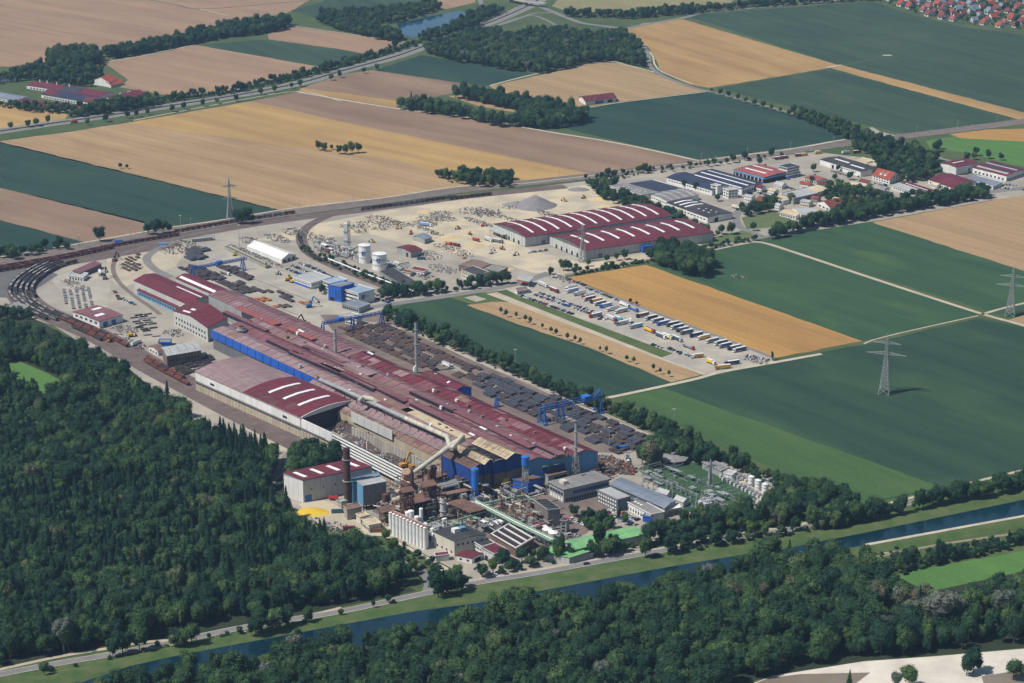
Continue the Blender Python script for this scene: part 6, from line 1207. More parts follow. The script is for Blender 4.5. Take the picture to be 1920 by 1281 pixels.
# ---- pylons
def pylon(label, px, h, arms, rz=0, w=9, name='power_pylon'):
    rt = empty(name, G(px), rz); tag(rt, label, 'pylon'); m = MB(); lattice(m, 0, 0, 0, h*.12, w, w*.82, 1, .34); lattice(m, 0, 0, h*.12, h*.6, w*.82, w*.32, 8, .26); lattice(m, 0, 0, h*.6, h*.93, w*.32, w*.16, 6, .22); m.bar((0, 0, h*.93), (0, 0, h), .3); m.obj('lattice_mast', STEELG, rt)
    for (fz, ln) in arms:
        m = MB(); z = h*fz
        for s_ in (-1, 1):
            for y in (-1, 1): m.bar((0, y*w*.12, z), (s_*ln, 0, z), .32); m.bar((0, y*w*.12, z+2.2), (s_*ln, 0, z+.1), .26)
            for k in range(1, 6): m.bar((s_*ln*k/6, w*.12*(1-k/6), z), (s_*ln*k/6, 0, z+2.2*(1-k/6)), .2); m.bar((s_*ln*k/6, -w*.12*(1-k/6), z), (s_*ln*(k-1)/6, 0, z+2.2*(1-(k-1)/6)), .2)
        m.obj('cross_arm', STEELG, rt); m = MB()
        for q in (-1, -.55, .55, 1): m.bar((q*ln, 0, z-2.4), (q*ln, 0, z), .25)
        m.obj('insulators', W_['dgrey'], rt)
    return rt
pylon('lattice power pylon standing alone in the great dark crop', (1658, 738), 54, ((.66, 17), (.84, 12)), -.35)
pylon('lattice power pylon in a bush at the right edge', (1894, 592), 50, ((.6, 15), (.78, 12)), -.35)
pylon('lattice power pylon beside the railway left of centre', (432, 414), 51, ((.5, 8.5), (.78, 8)), .3, 8)
pylon('lattice power pylon before the gable of the nearer maroon hall', (1092, 491), 43, ((.62, 7), (.8, 6)), .2, 7)
pylon('small lattice pylon in the switching station', (1331, 910), 22, ((.7, 5),), .4, 4)
for i, (x, y, h_) in enumerate(((340, 448, 26), (149, 465, 14), (245, 450, 14), (449, 470, 28), (402, 453, 16), (530, 420, 14), (511, 410, 12), (650, 395, 12))):
    rt = empty('light_mast', G(x, y)); tag(rt, '%s thin light mast along the freight sidings, from the left' % ordn(sorted([340, 149, 245, 449, 402, 530, 511, 650]).index(x)), 'mast', 'thin light masts along the freight sidings'); m = MB(); m.cyl(0, 0, 0, h_, .35, 6, 0, .2); m.obj('pole', STEELG, rt); m = MB(); m.box(-1.4, 1.4, -.3, .3, h_, h_+.5); m.obj('lamp_head', LEDGE, rt)
for i, (x, y, h_) in enumerate(((905, 715, 16), (966, 692, 18), (1263, 800, 15), (1142, 842, 18), (753, 745, 14), (442, 560, 16), (740, 620, 14), (1180, 875, 12))):
    rt = empty('light_mast', G(x, y)); tag(rt, '%s thin lamp mast by the mill and steel store, from the left' % ordn(sorted([905, 966, 1263, 1142, 753, 442, 740, 1180]).index(x)), 'mast', 'thin lamp masts by the mill'); m = MB(); m.cyl(0, 0, 0, h_, .28, 6, 0, .18); m.obj('pole', STEELG, rt); m = MB(); m.box(-1.4, 1.4, -.3, .3, h_, h_+.5); m.obj('lamp_head', LEDGE, rt)
# railway catenary masts
pm = MB(); pm.cyl(0, 0, 0, 9, .22, 6, 0, .16); pm.bar((0, 0, 7.6), (3.4, 0, 8.2), .14); pm.bar((0, 0, 6.4), (3.4, 0, 8.2), .1); pmm = pm.mesh('catenary_mast', STEELG)
for sgn, gl in ((13.5, 'far'), (-13, 'near')):
    for i, (p, a_) in enumerate(along(offset(RWP, sgn), 68, 30)):
        X, Y = visible((p.x, p.y))
        if -20 < X < 1940: o = link('catenary_mast', pmm, None, p, a_+(-math.pi/2 if sgn > 0 else math.pi/2)); tag(o, 'thin catenary mast on the %s side of the main railway' % gl, 'mast', 'catenary masts on the %s side of the railway' % gl)
# switching station
def busgantry(label, p, q, h=9):
    A, B_ = G(p), G(q); rt = empty('busbar_gantry', A); tag(rt, label, 'gantry', 'steel gantries of the switching station'); d_ = B_-A; m = MB()
    for e in (Vector((0, 0, 0)), d_*.5, d_): m.bar(e, e+Vector((0, 0, h)), .3)
    m.obj('posts', STEELG, rt); m = MB(); m.bar((0, 0, h), d_+Vector((0, 0, h)), .35); m.obj('beam', STEELG, rt); m = MB()
    for k in range(9): e = d_*((k+.5)/9); m.bar(e+Vector((0, 0, h-2.5)), e+Vector((0, 0, h)), .2)
    m.obj('insulators', LEDGE, rt)
for i in range(9):
    x, y = 1205+i*22, 887+i*8; busgantry('%s long gantry row from the mill side of the switching grass' % ordn(i), (x, y+6), (x+34, y-5+1.5), 8)
for i in range(7):
    x, y = 1195+i*24, 893+i*10; busgantry('%s short gantry along the long shed side of the grass' % ordn(i), (x, y), (x+18, y+8), 6)
ins = MB(); ins.box(-.9, .9, -.6, .6, 0, 1.6); ins.cyl(-.5, 0, 1.6, 3.4, .22, 6); ins.cyl(.5, 0, 1.6, 3.4, .22, 6)
insm = ins.mesh('switch_gear', STEELG); r = random.Random(5); k = 0
for (x, y) in [(1205+i*9.2+r.uniform(-2, 2), 885+i*3.9+j*9+r.uniform(-1.5, 1.5)) for i in range(21) for j in range(4)]:
    o = link('switch_gear', insm, None, G(x, y), r.uniform(0, 3)); tag(o, 'small grey switch gear stand on the switching grass', 'switch gear', 'small switch gear stands on the switching grass')
tm = MB(); tm.box(-2.2, 2.2, -1.3, 1.3, .3, 3.1); tm.cyl(0, 0, 3.1, 4.6, .5, 8); tm.cyl(-1.2, 0, 3.1, 4.4, .3, 8); tm.cyl(1.2, 0, 3.1, 4.4, .3, 8); trm = tm.mesh('transformer', wallm('pale transformer grey', (.52, .53, .54)))
n_ = 0
for j in range(4):
    for i in range(11):
        x, y = 1357+i*7.2-j*4+(j > 1)*22, 901+i*3.6-j*5.5
        if (j in (2, 3) and i > 4): continue
        o = link('transformer', trm, None, G(x, y), .5+.3*(i % 2)); o.scale = (.72, .72, .8); tag(o, '%s white transformer in the %s row of the sandy pad' % (ordn(i), ['nearest', 'second', 'third', 'farthest'][j]), 'transformer', 'white transformers on the sandy pad')
for i, (x, y) in enumerate(((1318, 950), (1326, 954), (1332, 948))): o = link('transformer', trm, None, G(x, y), .4); o.scale = (1.5, 1.5, 1.6); tag(o, '%s big white transformer at the tree edge' % ordn(i), 'transformer', 'big white transformers at the tree edge')
# ---------------------------------------------------------------- single trees
def T(key, x, y, s, label, group=None, **k): return tree(key, G(x, y), s, label, group, **k)
hwt = [(20, 243), (53, 239), (68, 237), (90, 232), (164, 235), (198, 229), (239, 222), (256, 220), (277, 216), (323, 210), (345, 206), (380, 200), (407, 195), (443, 190), (489, 179), (515, 174), (547, 166), (563, 163), (621, 151), (637, 146), (682, 138), (707, 132)]
for i, (x, y) in enumerate(hwt): T('dec%d' % (i % 4), x, y, .58+.12*rnd.random(), '%s round tree below the highway, from the left' % ordn(i), 'round trees standing below the highway')
av = [(1334, 174), (1350, 179), (1366, 183), (1383, 188), (1398, 193), (1414, 198), (1431, 203), (1446, 207), (1463, 211), (1479, 217), (1496, 223), (1510, 227), (1525, 232), (1540, 236)]
for i, (x, y) in enumerate(av): T('dec%d' % (i % 4), x, y, .5+.14*rnd.random(), '%s avenue tree on the country road, from the field bend' % ordn(i), 'avenue trees along the country road')
yt = [(939, 590), (949, 595), (968, 598), (985, 605), (994, 609), (1017, 618), (1033, 626), (1043, 630), (1064, 639), (1078, 642), (1088, 646), (1125, 660), (1137, 664), (1175, 679), (1188, 683), (1225, 697), (1238, 702), (1254, 707)]
for i, (x, y) in enumerate(yt): T('young0', x, y, .95+.4*rnd.random(), '%s young tree in the straw strip, from the works gate' % ordn(i), 'young trees planted in the straw strip')
for (x, y, k, s, lb) in ((598, 282, 'dec0', .85, 'left round tree of the small field island'), (608, 284, 'dec1', .7, 'second round tree of the small field island'), (622, 281, 'small0', .8, 'low tree in the gap of the field island'), (636, 289, 'dec1', .7, 'first tree of the right half of the field island'), (648, 290, 'dec2', .8, 'middle tree of the right half of the field island'), (660, 288, 'dec3', .85, 'tallest tree of the right half of the field island'), (673, 287, 'dec0', .9, 'last round tree of the field island'),
    (226, 316, 'small0', .8, 'left bush tree at the edge of the dark crop'), (238, 317, 'small0', .7, 'right bush tree at the edge of the dark crop'), (446, 420, 'dec2', 1.0, 'dark tree right beside the lattice pylon'), (462, 420, 'dec1', 1.15, 'large dark tree next to the railway pylon'), (474, 418, 'small0', 1.1, 'smaller tree right of the railway pylon'), (278, 440, 'dec0', .9, 'left tree of the group above the sidings'), (292, 441, 'dec3', 1.0, 'middle tree of the group above the sidings'), (306, 438, 'dec2', .95, 'third tree of the group above the sidings'), (318, 436, 'small0', 1.1, 'right low tree of the group above the sidings'), (187, 453, 'dec1', 1.0, 'round tree at the corner of the brown stubble'),
    (1216, 880, 'dec4', 1.25, 'massive dark tree beside the switching station'), (1228, 874, 'dec2', .9, 'lower tree right of the massive dark tree'), (1204, 872, 'dec3', 1.0, 'tree left of the massive dark tree'), (822, 1122, 'dec4', 1.15, 'tall dark tree at the side road junction'), (832, 1121, 'con1', .9, 'pointed tree at the side road junction'), (858, 1112, 'dec1', .95, 'bright rounded tree right of the junction'), (846, 1114, 'small0', 1.2, 'low tree right of the junction'), (905, 1083, 'dec0', .75, 'round tree on the corner of the forecourt'), (924, 1076, 'lite0', .9, 'light tree on the corner of the forecourt'), (1052, 1046, 'pop0', .95, 'slender tree before the green lean-to'), (1120, 1038, 'pop0', 1.25, 'tallest poplar before the green hall'), (1128, 1036, 'pop0', 1.1, 'second poplar before the green hall'), (1150, 1032, 'dec1', .75, 'round tree before the green hall'), (1210, 1046, 'dec3', .85, 'dark tree between canal road and dike'), (1280, 1030, 'small0', .8, 'bush tree on the canal road verge'), (1407, 1008, 'lite0', .95, 'bright green tree beside the canal road'), (1343, 1025, 'con0', .6, 'small pointed tree on the dike'), (1461, 1003, 'pop0', .6, 'slender small tree on the dike'),
    (480, 1194, 'dec2', .85, 'left of two round trees at the road bend'), (515, 1186, 'dec1', .95, 'dark round tree leaning over the canal road'), (488, 1187, 'dec4', 1.0, 'tall tree where the cycle path meets the road'), (578, 1170, 'dec3', .65, 'solitary tree above the grassy dike'), (360, 1210, 'dec0', 1.05, 'broad tree between cycle path and canal road'), (345, 1214, 'dec2', .8, 'lower tree between cycle path and canal road'), (262, 1222, 'dec4', 1.0, 'left of the broad roadside trees'), (230, 1228, 'dec1', 1.0, 'tree group front at the canal road'), (212, 1233, 'dec3', .8, 'low round tree at the canal road'), (83, 1268, 'small0', 1.1, 'small round shrub tree on the dike'),
    (120, 1222, 'pale0', 1.25, 'pale dead looking tree with white trunk'), (108, 1216, 'pale0', 1.0, 'second pale tree behind the white trunk'), (1765, 1190, 'pale0', 1.7, 'largest silvery tree of the riverside forest'), (1790, 1182, 'pale0', 1.3, 'silvery tree right of the largest silvery one'), (1745, 1180, 'pale0', 1.3, 'silvery tree left of the largest silvery one'), (1878, 1170, 'pale0', 1.35, 'silvery tree near the right border'), (1485, 1090, 'pale0', 1.1, 'greyish tree at the canal edge of the riverside forest'), (1475, 1085, 'lite0', 1.3, 'yellow green tree at the canal edge'), (1325, 1105, 'pale0', 1.0, 'pinkish grey bare tree at the canal edge'),
    (1812, 303, 'dec1', .75, 'first round tree at the bright meadow'), (1826, 300, 'dec2', .6, 'second round tree at the bright meadow'), (1830, 292, 'dec0', .8, 'tall round tree at the bright meadow'), (1853, 298, 'dec3', .65, 'fourth round tree at the bright meadow'), (1877, 301, 'dec0', .65, 'round tree between meadow and maroon hall'), (1755, 285, 'dec2', .8, 'tree at the foot of the bridge ramp'), (1760, 280, 'dec4', .7, 'second tree at the foot of the bridge ramp'),
    (1182, 569, 'small0', .6, 'left bush on the edge of the orange stubble'), (1194, 573, 'small0', .5, 'right bush on the edge of the orange stubble'), (1448, 676, 'pop0', .45, 'slim tree at the lower end of the lorry park'), (1031, 522, 'pop0', .65, 'dark slim tree at the lorry park entrance'), (1033, 515, 'small0', .9, 'round tree at the lorry park entrance'), (1056, 508, 'dec1', .75, 'round dark tree before the nearer maroon hall'), (1067, 508, 'dec0', .7, 'second dark tree before the nearer maroon hall'), (1080, 506, 'small0', .8, 'low tree left of the pylon foot'), (1103, 500, 'small0', .9, 'tree right of the pylon foot'), (1138, 492, 'small0', .9, 'first tree along the hall fence'), (1156, 489, 'small0', 1.0, 'second tree along the hall fence'), (1171, 487, 'dec1', .65, 'third tree along the hall fence'), (1240, 470, 'dec2', .9, 'tree before the blue dock'), (1262, 468, 'dec3', .8, 'tree right of the blue dock'), (1352, 440, 'dec0', .8, 'left tree beside the maroon hall end'), (1370, 440, 'dec1', .85, 'right tree beside the maroon hall end'), (1412, 433, 'dec2', .6, 'lawn tree near the farm track'), (1283, 352, 'dec1', .6, 'tree before the dark blue solar hall'), (1304, 358, 'dec3', .6, 'second tree before the dark blue solar hall'), (1345, 378, 'dec0', .6, 'tree beside the white cube office'), (603, 552, 'dec3', .6, 'round tree beside the blue stair tower'), (1160, 980, 'pop0', .7, 'slender tree in the staff car park'), (1172, 985, 'lite0', .7, 'light tree in the staff car park'), (1200, 960, 'small0', .7, 'low tree beside the staff cars'), (1228, 972, 'small0', .7, 'dark bush beside the blue container'),
    (1825, 1262, 'dec1', 1.0, 'spreading tree on the white shingle bar'), (1812, 1268, 'dec3', .8, 'second tree on the white shingle bar'), (1900, 1275, 'dec0', .95, 'dark tree at the lower right corner'), (1920, 1278, 'lite0', .8, 'light tree at the lower right corner'), (1705, 1290, 'dec2', .9, 'tree at the bottom edge on the shingle'), (1680, 1296, 'pale0', .7, 'pale shrub tree at the bottom edge'), (1592, 1292, 'con0', .6, 'pointed tree at the bottom edge')):
    T(k, x, y, s, lb, cat='tree')
# ---------------------------------------------------------------- vehicles
def cpaint(nm, c, r=.35): return stdmat('paint '+nm, c, tuple(v*.9 for v in c), rough=r, obj=True, fine=0, spec=.5)
CP = dict(white=cpaint('white', (.78, .78, .77)), silver=cpaint('silver', (.45, .46, .47)), grey=cpaint('grey', (.16, .165, .18)), black=cpaint('black', (.015, .016, .02)), navy=cpaint('navy', (.015, .03, .11)), blue=cpaint('blue', (.03, .14, .50)), red=cpaint('red', (.45, .03, .03)), maroon=cpaint('maroon', (.16, .02, .03)), yellow=cpaint('yellow', (.75, .44, .02)), orange=cpaint('orange', (.65, .25, .03)), teal=cpaint('teal', (.08, .42, .50)), cream=cpaint('cream', (.72, .62, .38)), green=cpaint('green', (.05, .25, .10)), lblue=cpaint('light blue', (.22, .36, .62)), steel=cpaint('weathered steel', (.20, .22, .25)), dteal=cpaint('dark teal', (.04, .09, .13)), brown=cpaint('brown', (.16, .07, .05)))
def carmesh(L=4.4, Wd=1.8, H_=1.45, van=False):
    m = MB(); l, w2 = L/2, Wd/2; V = Vector
    m.hexa([V((-l, -w2, .3)), V((l, -w2, .3)), V((l, w2, .3)), V((-l, w2, .3)), V((-l+.1, -w2+.05, .95)), V((l-.15, -w2+.05, .85)), V((l-.15, w2-.05, .85)), V((-l+.1, w2-.05, .95))], 0)
    a, b, c, d_ = (-l+.2, l-1.1, -l+.55, l-1.9) if not van else (-l+.1, l-.6, -l+.2, l-1.3)
    m.hexa([V((a, -w2+.1, .93)), V((b, -w2+.1, .87)), V((b, w2-.1, .87)), V((a, w2-.1, .93)), V((c, -w2+.28, H_)), V((d_, -w2+.28, H_)), V((d_, w2-.28, H_)), V((c, w2-.28, H_))], 1)
    m.hexa([V((c-.02, -w2+.27, H_)), V((d_+.05, -w2+.27, H_)), V((d_+.05, w2-.27, H_)), V((c-.02, w2-.27, H_)), V((c, -w2+.3, H_+.06)), V((d_, -w2+.3, H_+.06)), V((d_, w2-.3, H_+.06)), V((c, w2-.3, H_+.06))], 0)
    for x in (-l+.8, l-.85):
        for y in (-w2, w2): m.tube([(x, y-.1, .33), (x, y+.1, .33)], .33, 8, 2)
    return m.mesh('car', [CP['white'], GLASS, W_['dark']])
CARS = [carmesh(), carmesh(4.1, 1.75, 1.5), carmesh(4.8, 1.85, 1.6, True)]
def car(x, y, rz, col, label, group, px=True, z=0.3):
    p = G(x, y) if px else Vector((x, y, 0)); p.z = z-.02; o = link('parked_car', CARS[rnd.choice([0, 0, 1, 2])], None, p, rz); o.material_slots[0].link = 'OBJECT'; o.material_slots[0].material = CP[col]; tag(o, label, 'car', group); return o
CCOL = ['black']*3+['grey']*3+['navy']*2+['silver']*5+['white']*5+['red', 'blue', 'maroon']
NAMEC = dict(black='black', grey='dark grey', navy='dark blue', silver='silver', white='white', red='red', blue='bright blue', maroon='dark red')
def carrow(p, q, n, where, gr, rz=None, skip=.1, frm='from the left'):
    A, B_ = G(p), G(q); a_ = math.atan2((B_-A).y, (B_-A).x)+(math.pi/2 if rz is None else rz); k = 0
    for i in range(n):
        if rnd.random() < skip: continue
        c = A.lerp(B_, i/max(1, n-1)); cl = rnd.choice(CCOL); car(c.x, c.y, a_+rnd.uniform(-.04, .04)+(math.pi if rnd.random() < .4 else 0), cl, '%s %s car of %s' % (ordn(k), NAMEC[cl], where), gr, False); k += 1
carrow((978, 556), (1076, 591), 33, 'the nearest long car row by the green strip', 'cars in the nearest row of the gravel car park')
carrow((1003, 554), (1112, 591), 35, 'the middle long row of the gravel car park', 'cars in the middle row of the gravel car park')
carrow((1012, 551), (1118, 588), 33, 'the far long row of the gravel car park', 'cars in the far row of the gravel car park')
carrow((1046, 517), (1096, 536), 15, 'the row along the orange stubble at the park head', 'cars along the stubble at the park head')
carrow((1100, 541), (1160, 565), 14, 'the row behind the upper lorries', 'cars behind the upper lorries')
carrow((1120, 594), (1170, 614), 14, 'the loose row below the upper lorries', 'cars below the upper lorries', skip=.4)
carrow((1255, 655), (1300, 672), 12, 'the loose row at the lower green edge', 'cars at the lower green edge', skip=.35)
carrow((1395, 668), (1440, 676), 9, 'the row before the wreck heap', 'cars before the wreck heap', skip=.25)
carrow((1219, 646), (1240, 653), 6, 'the short row beside the green strip end', 'cars beside the end of the green strip')
carrow((572, 497), (700, 556), 38, 'the long row beside the gas works siding', 'cars in the long row beside the siding')
carrow((600, 530), (690, 566), 0, 'x', 'x') if False else None
carrow((537, 505), (562, 515), 8, 'the row nearest the billet yard by the low office', 'cars behind the low office, nearest row')
carrow((549, 500), (578, 511), 9, 'the middle row behind the low office', 'cars behind the low office, middle row')
carrow((562, 495), (600, 508), 11, 'the far row behind the low office', 'cars behind the low office, far row')
carrow((700, 552), (735, 565), 10, 'the row at the end of the three storey office', 'cars at the end of the three storey office')
carrow((705, 560), (728, 568), 7, 'the second row at the three storey office', 'cars in the second row by the office')
carrow((1066, 972), (1120, 995), 17, 'the staff car park row beside the garden trees', 'cars in the staff car park beside the trees')
carrow((1140, 963), (1192, 985), 14, 'the middle staff car park row', 'cars in the middle of the staff car park')
carrow((1150, 956), (1200, 978), 12, 'the staff car park row before the low workshop', 'cars before the low workshop')
carrow((1030, 968), (1052, 976), 0, 'x', 'x') if False else None
carrow((893, 1068), (928, 1080), 9, 'the row inside the plant fence corner', 'cars inside the plant fence corner')
carrow((990, 475), (1025, 470), 11, 'the row before the gable of the maroon hall', 'cars before the maroon hall gable')
carrow((1858, 352), (1918, 357), 12, 'the row before the right maroon hall', 'cars before the hall at the right border')
carrow((1870, 346), (1910, 349), 8, 'the second row before the right maroon hall', 'cars in second row at the right border')
carrow((1590, 393), (1630, 388), 12, 'the dealer row behind the cream workshop', 'cars of the dealer behind the cream workshop')
carrow((1545, 425), (1580, 418), 9, 'the row in the trees of the trading estate', 'cars in the trees of the trading estate')
carrow((1560, 322), (1590, 331), 8, 'the row before the long white hall', 'cars before the long white hall')
carrow((215, 547), (224, 562), 6, 'the row beside the curved mill track', 'cars beside the curved mill track')
carrow((230, 562), (252, 572), 6, 'the row below the curved mill track', 'cars below the curved mill track')
for (x, y, cl, lb) in ((1375, 1, 'white', ''),): pass
for (x, y, cl, rz, lb) in ((1100, 1059, 'navy', .3, 'dark blue car driving on the canal road before the green hall'), (1124, 600, 'maroon', 0, 'lone dark red car in the middle of the lorry park'), (1276, 665, 'dteal', 0, 'lone dark green car at the lower lorry park'), (1631, 246, 'black', -.5, 'small dark car on the bridge ramp'), (870, 56, 'black', .7, 'dark car on the far highway carriageway'), (455, 1188, 'silver', .3, 'silver car half hidden by a roadside tree')): car(x, y, rz, cl, lb, None)
def lorry(x, y, dirpx, cab, body, label, kind='box', L=13.4, group=None, name='lorry', tall=2.7):
    p = G(x, y); q = G(x+dirpx[0]*10, y+dirpx[1]*10); rz = math.atan2((q-p).y, (q-p).x); p.z = .28; rt = empty(name, p, rz); tag(rt, label, 'lorry', group); V = Vector; h = L/2
    m = MB(); m.hexa([V((h-.3, -1.22, .7)), V((h+2.0, -1.22, .7)), V((h+2.0, 1.22, .7)), V((h-.3, 1.22, .7)), V((h-.3, -1.2, 3.5)), V((h+1.75, -1.15, 3.3)), V((h+1.75, 1.15, 3.3)), V((h-.3, 1.2, 3.5))]); m.obj('cab', CP[cab], rt)
    m = MB(); m.box(h+1.8, h+2.06, -1.1, 1.1, 1.9, 2.9); m.obj('windscreen', GLASS, rt)
    m = MB(); m.box(-h, h+1.6, -.5, .5, .75, 1.15)
    for wx in (-h+1.2, -h+2.5, -h+3.8, h-1.2, h+1.2):
        for wy in (-1.05, 1.05): m.tube([(wx, wy-.17, .5), (wx, wy+.17, .5)], .5, 8)
    m.obj('chassis', W_['dark'], rt)
    m = MB()
    if kind == 'box': m.box(-h, h-.9, -1.27, 1.27, 1.15, 1.15+tall)
    elif kind == 'flat': m.box(-h, h-.9, -1.25, 1.25, 1.15, 1.4); m.box(-h, -h+.15, -1.25, 1.25, 1.4, 2)
    elif kind == 'tip':
        m.hexa([V((-h, -1, 1.15)), V((h-1, -1, 1.15)), V((h-1, 1, 1.15)), V((-h, 1, 1.15)), V((-h, -1.25, 2.9)), V((h-1, -1.25, 2.9)), V((h-1, 1.25, 2.9)), V((-h, 1.25, 2.9))]); m.box(-h+.2, h-1.2, -1.05, 1.05, 2.9, 2.92)
    elif kind == 'tank': m.tube([(-h, 0, 2.3), (-h+.5, 0, 2.3), (h-1.4, 0, 2.3), (h-.95, 0, 2.3)], [.6, 1.15, 1.15, .6], 12)
    m.obj('trailer', CP[body], rt)
    if kind == 'box': m = MB(); m.box(-h+.02, h-.92, -1.25, 1.25, 1.151+tall, 1.2+tall); m.obj('trailer_roof', CP['white'] if body not in ('white',) else CP['silver'], rt)
    return rt
GL = 'lorries in the lorry park'
D1 = (-1, .22); D2 = (1, .42)
lot = [(1017, 537, D2, 'white', 'silver', 'silver box lorry at the upper end of the lorry park'), (1038, 547, D2, 'maroon', 'maroon', 'dark maroon lorry below the silver one'), (1072, 543, D1, 'white', 'white', 'white lorry farthest up the upper row'), (1074, 548, D1, 'white', 'lblue', 'lorry with light blue trailer, second in the upper row'), (1088, 553, D1, 'silver', 'white', 'long white lorry, third in the upper row'), (1104, 558, D1, 'red', 'white', 'red cabbed lorry with white trailer in the upper row'), (1106, 563, D1, 'white', 'maroon', 'white cabbed lorry with dark red trailer'), (1119, 567, D1, 'navy', 'yellow', 'lorry with bright yellow trailer and dark blue cab'), (1126, 572, D1, 'white', 'grey', 'white cabbed lorry with grey trailer in the upper row'), (1137, 576, D1, 'blue', 'lblue', 'blue lorry with light blue trailer in the upper row'), (1150, 582, D1, 'white', 'white', 'white lorry left of the silver striped trailer'), (1166, 586, D1, 'white', 'silver', 'lorry with silver striped trailer'), (1170, 574, D2, 'white', 'white', 'white car transporter by the grey lane'), (1186, 582, D2, 'blue', 'blue', 'blue flatbed lorry by the grey lane'), (1206, 594, D1, 'navy', 'brown', 'dark brown tall lorry in the middle group'), (1222, 599, D1, 'white', 'black', 'black trailer lorry with white cab'), (1234, 604, D1, 'white', 'dteal', 'white cabbed lorry with dark slate trailer'), (1245, 609, D1, 'blue', 'blue', 'bright blue lorry in the middle group'), (1262, 611, D1, 'grey', 'dteal', 'dark lorry right of the bright blue one'), (1271, 616, D1, 'white', 'dteal', 'lorry with white cab and teal black trailer'), (1281, 621, D1, 'dteal', 'steel', 'first plain steel trailer of the dark group'), (1289, 626, D1, 'grey', 'dteal', 'second plain steel trailer of the dark group'), (1307, 631, D1, 'navy', 'navy', 'navy blue lorry in the lower group'), (1321, 636, D1, 'white', 'yellow', 'lorry with yellow trailer and white cab in the lower group'), (1337, 642, D1, 'white', 'steel', 'lorry with white cab and steel trailer in the lower group'), (1353, 646, D1, 'white', 'dteal', 'slate trailer lorry after the yellow one'), (1361, 651, D1, 'silver', 'dteal', 'silver cabbed slate lorry in the lower group'), (1378, 655, D1, 'navy', 'steel', 'navy cabbed lorry near the end of the lower group'), (1388, 659, D1, 'white', 'navy', 'last lorry with navy trailer in the lower group'),
       (1218, 622, D2, 'red', 'silver', 'lorry with red front and silver trailer on the driving lane'), (1250, 634, D2, 'cream', 'cream', 'cream coloured lorry on the driving lane'), (1310, 671, (-1, .1), 'white', 'orange', 'orange lorry at the lower edge of the park'), (1332, 682, D2, 'white', 'yellow', 'yellow lorry at the lower edge of the park'), (1357, 692, (-1, .1), 'orange', 'yellow', 'lorry with orange and yellow body at the park corner'), (1374, 684, (-1, .15), 'navy', 'navy', 'dark blue lorry at the park corner')]
for i in range(7):
    x = 1122+i*24; y = 584+i*7.6; lot.append((x+rnd.uniform(-5, 5), y+8+rnd.uniform(-2, 3), rnd.choice([D1, D1, D2, (-1, .1)]), rnd.choice(['white', 'silver', 'red', 'navy', 'grey']), rnd.choice(['steel', 'white', 'dteal', 'lblue', 'silver', 'brown', 'yellow']), '%s lorry of the loose inner row below the neat lorry row' % ordn(i)))
for (x, y, dp, cb, bd, lb) in lot: lorry(x, y, dp, cb, bd, lb, 'flat' if 'flatbed' in lb else 'box', L=12.6 if 'edge' not in lb else 9, group=GL)
lorry(1158, 601, D2, 'teal', 'teal', 'turquoise coach standing alone in the lorry park', 'box', 10)
lorry(1181, 606, (-.1, 1), 'white', 'maroon', 'short dark red lorry heading to the camera', 'box', 7)
lorry(1290, 653, D2, 'red', 'steel', 'red cabbed lorry with empty flat trailer', 'flat', 13)
for (x, y, dp, cb, bd, lb, kd) in ((803, 552, (-1, .12), 'white', 'silver', 'first tanker queuing on the approach road', 'tank'), (832, 548, (-1, .14), 'white', 'grey', 'second lorry queuing on the approach road', 'tip'), (900, 537, (-1, .15), 'white', 'navy', 'dark blue tipper on the approach road', 'tip'), (945, 533, (-1, .12), 'grey', 'brown', 'brown flat lorry at the works gate', 'flat'), (170, 214, (-1, .16), 'white', 'white', 'white lorry on the highway near the left', 'box'), (140, 231, (-1, .12), 'orange', 'red', 'small red lorry on the highway', 'tip'), (450, 172, (1, -.2), 'blue', 'navy', 'dark blue lorry on the highway', 'box'), (811, 76, (-1, .3), 'red', 'silver', 'red lorry with pale trailer on the highway', 'box'), (838, 688, D2, 'white', 'white', 'white lorry standing alone in the steel store', 'box'), (1177, 865, (.2, 1), 'white', 'dteal', 'dark tanker lorry on the works road', 'tank'), (1168, 843, (-1, .1), 'navy', 'blue', 'blue lorry at the end of the steel store', 'tip'), (962, 928, (1, .2), 'white', 'silver', 'white lorry under the water tower', 'tip'), (1003, 927, (1, -.3), 'white', 'steel', 'white lorry beside the switch house', 'flat'), (891, 452, (1, .3), 'red', 'red', 'red lorry in the sand yard', 'tip'), (915, 452, (1, .4), 'white', 'silver', 'white lorry before the far maroon hall', 'box'), (932, 455, (1, .2), 'grey', 'grey', 'dark lorry before the far maroon hall', 'box'), (840, 459, (1, .3), 'red', 'orange', 'orange red lorry in the sand yard', 'tip'), (855, 462, (1, .3), 'maroon', 'maroon', 'dull red lorry in the sand yard', 'tip'), (254, 647, (1, -.5), 'white', 'white', 'white lorry beside the wagons', 'box'), (187, 515, (.1, 1), 'white', 'silver', 'white bus on the yard near the curved track', 'box'), (421, 515, (1, .3), 'white', 'grey', 'white cabbed lorry in the billet yard', 'flat'), (1790, 350, (1, .1), 'white', 'white', 'white lorry before the hipped maroon hall', 'box'), (797, 424, (1, .1), 'white', 'lblue', 'white lorry beside the junk rows', 'box')):
    lorry(x, y, dp, cb, bd, lb, kd, 8 if kd == 'tip' else 12)
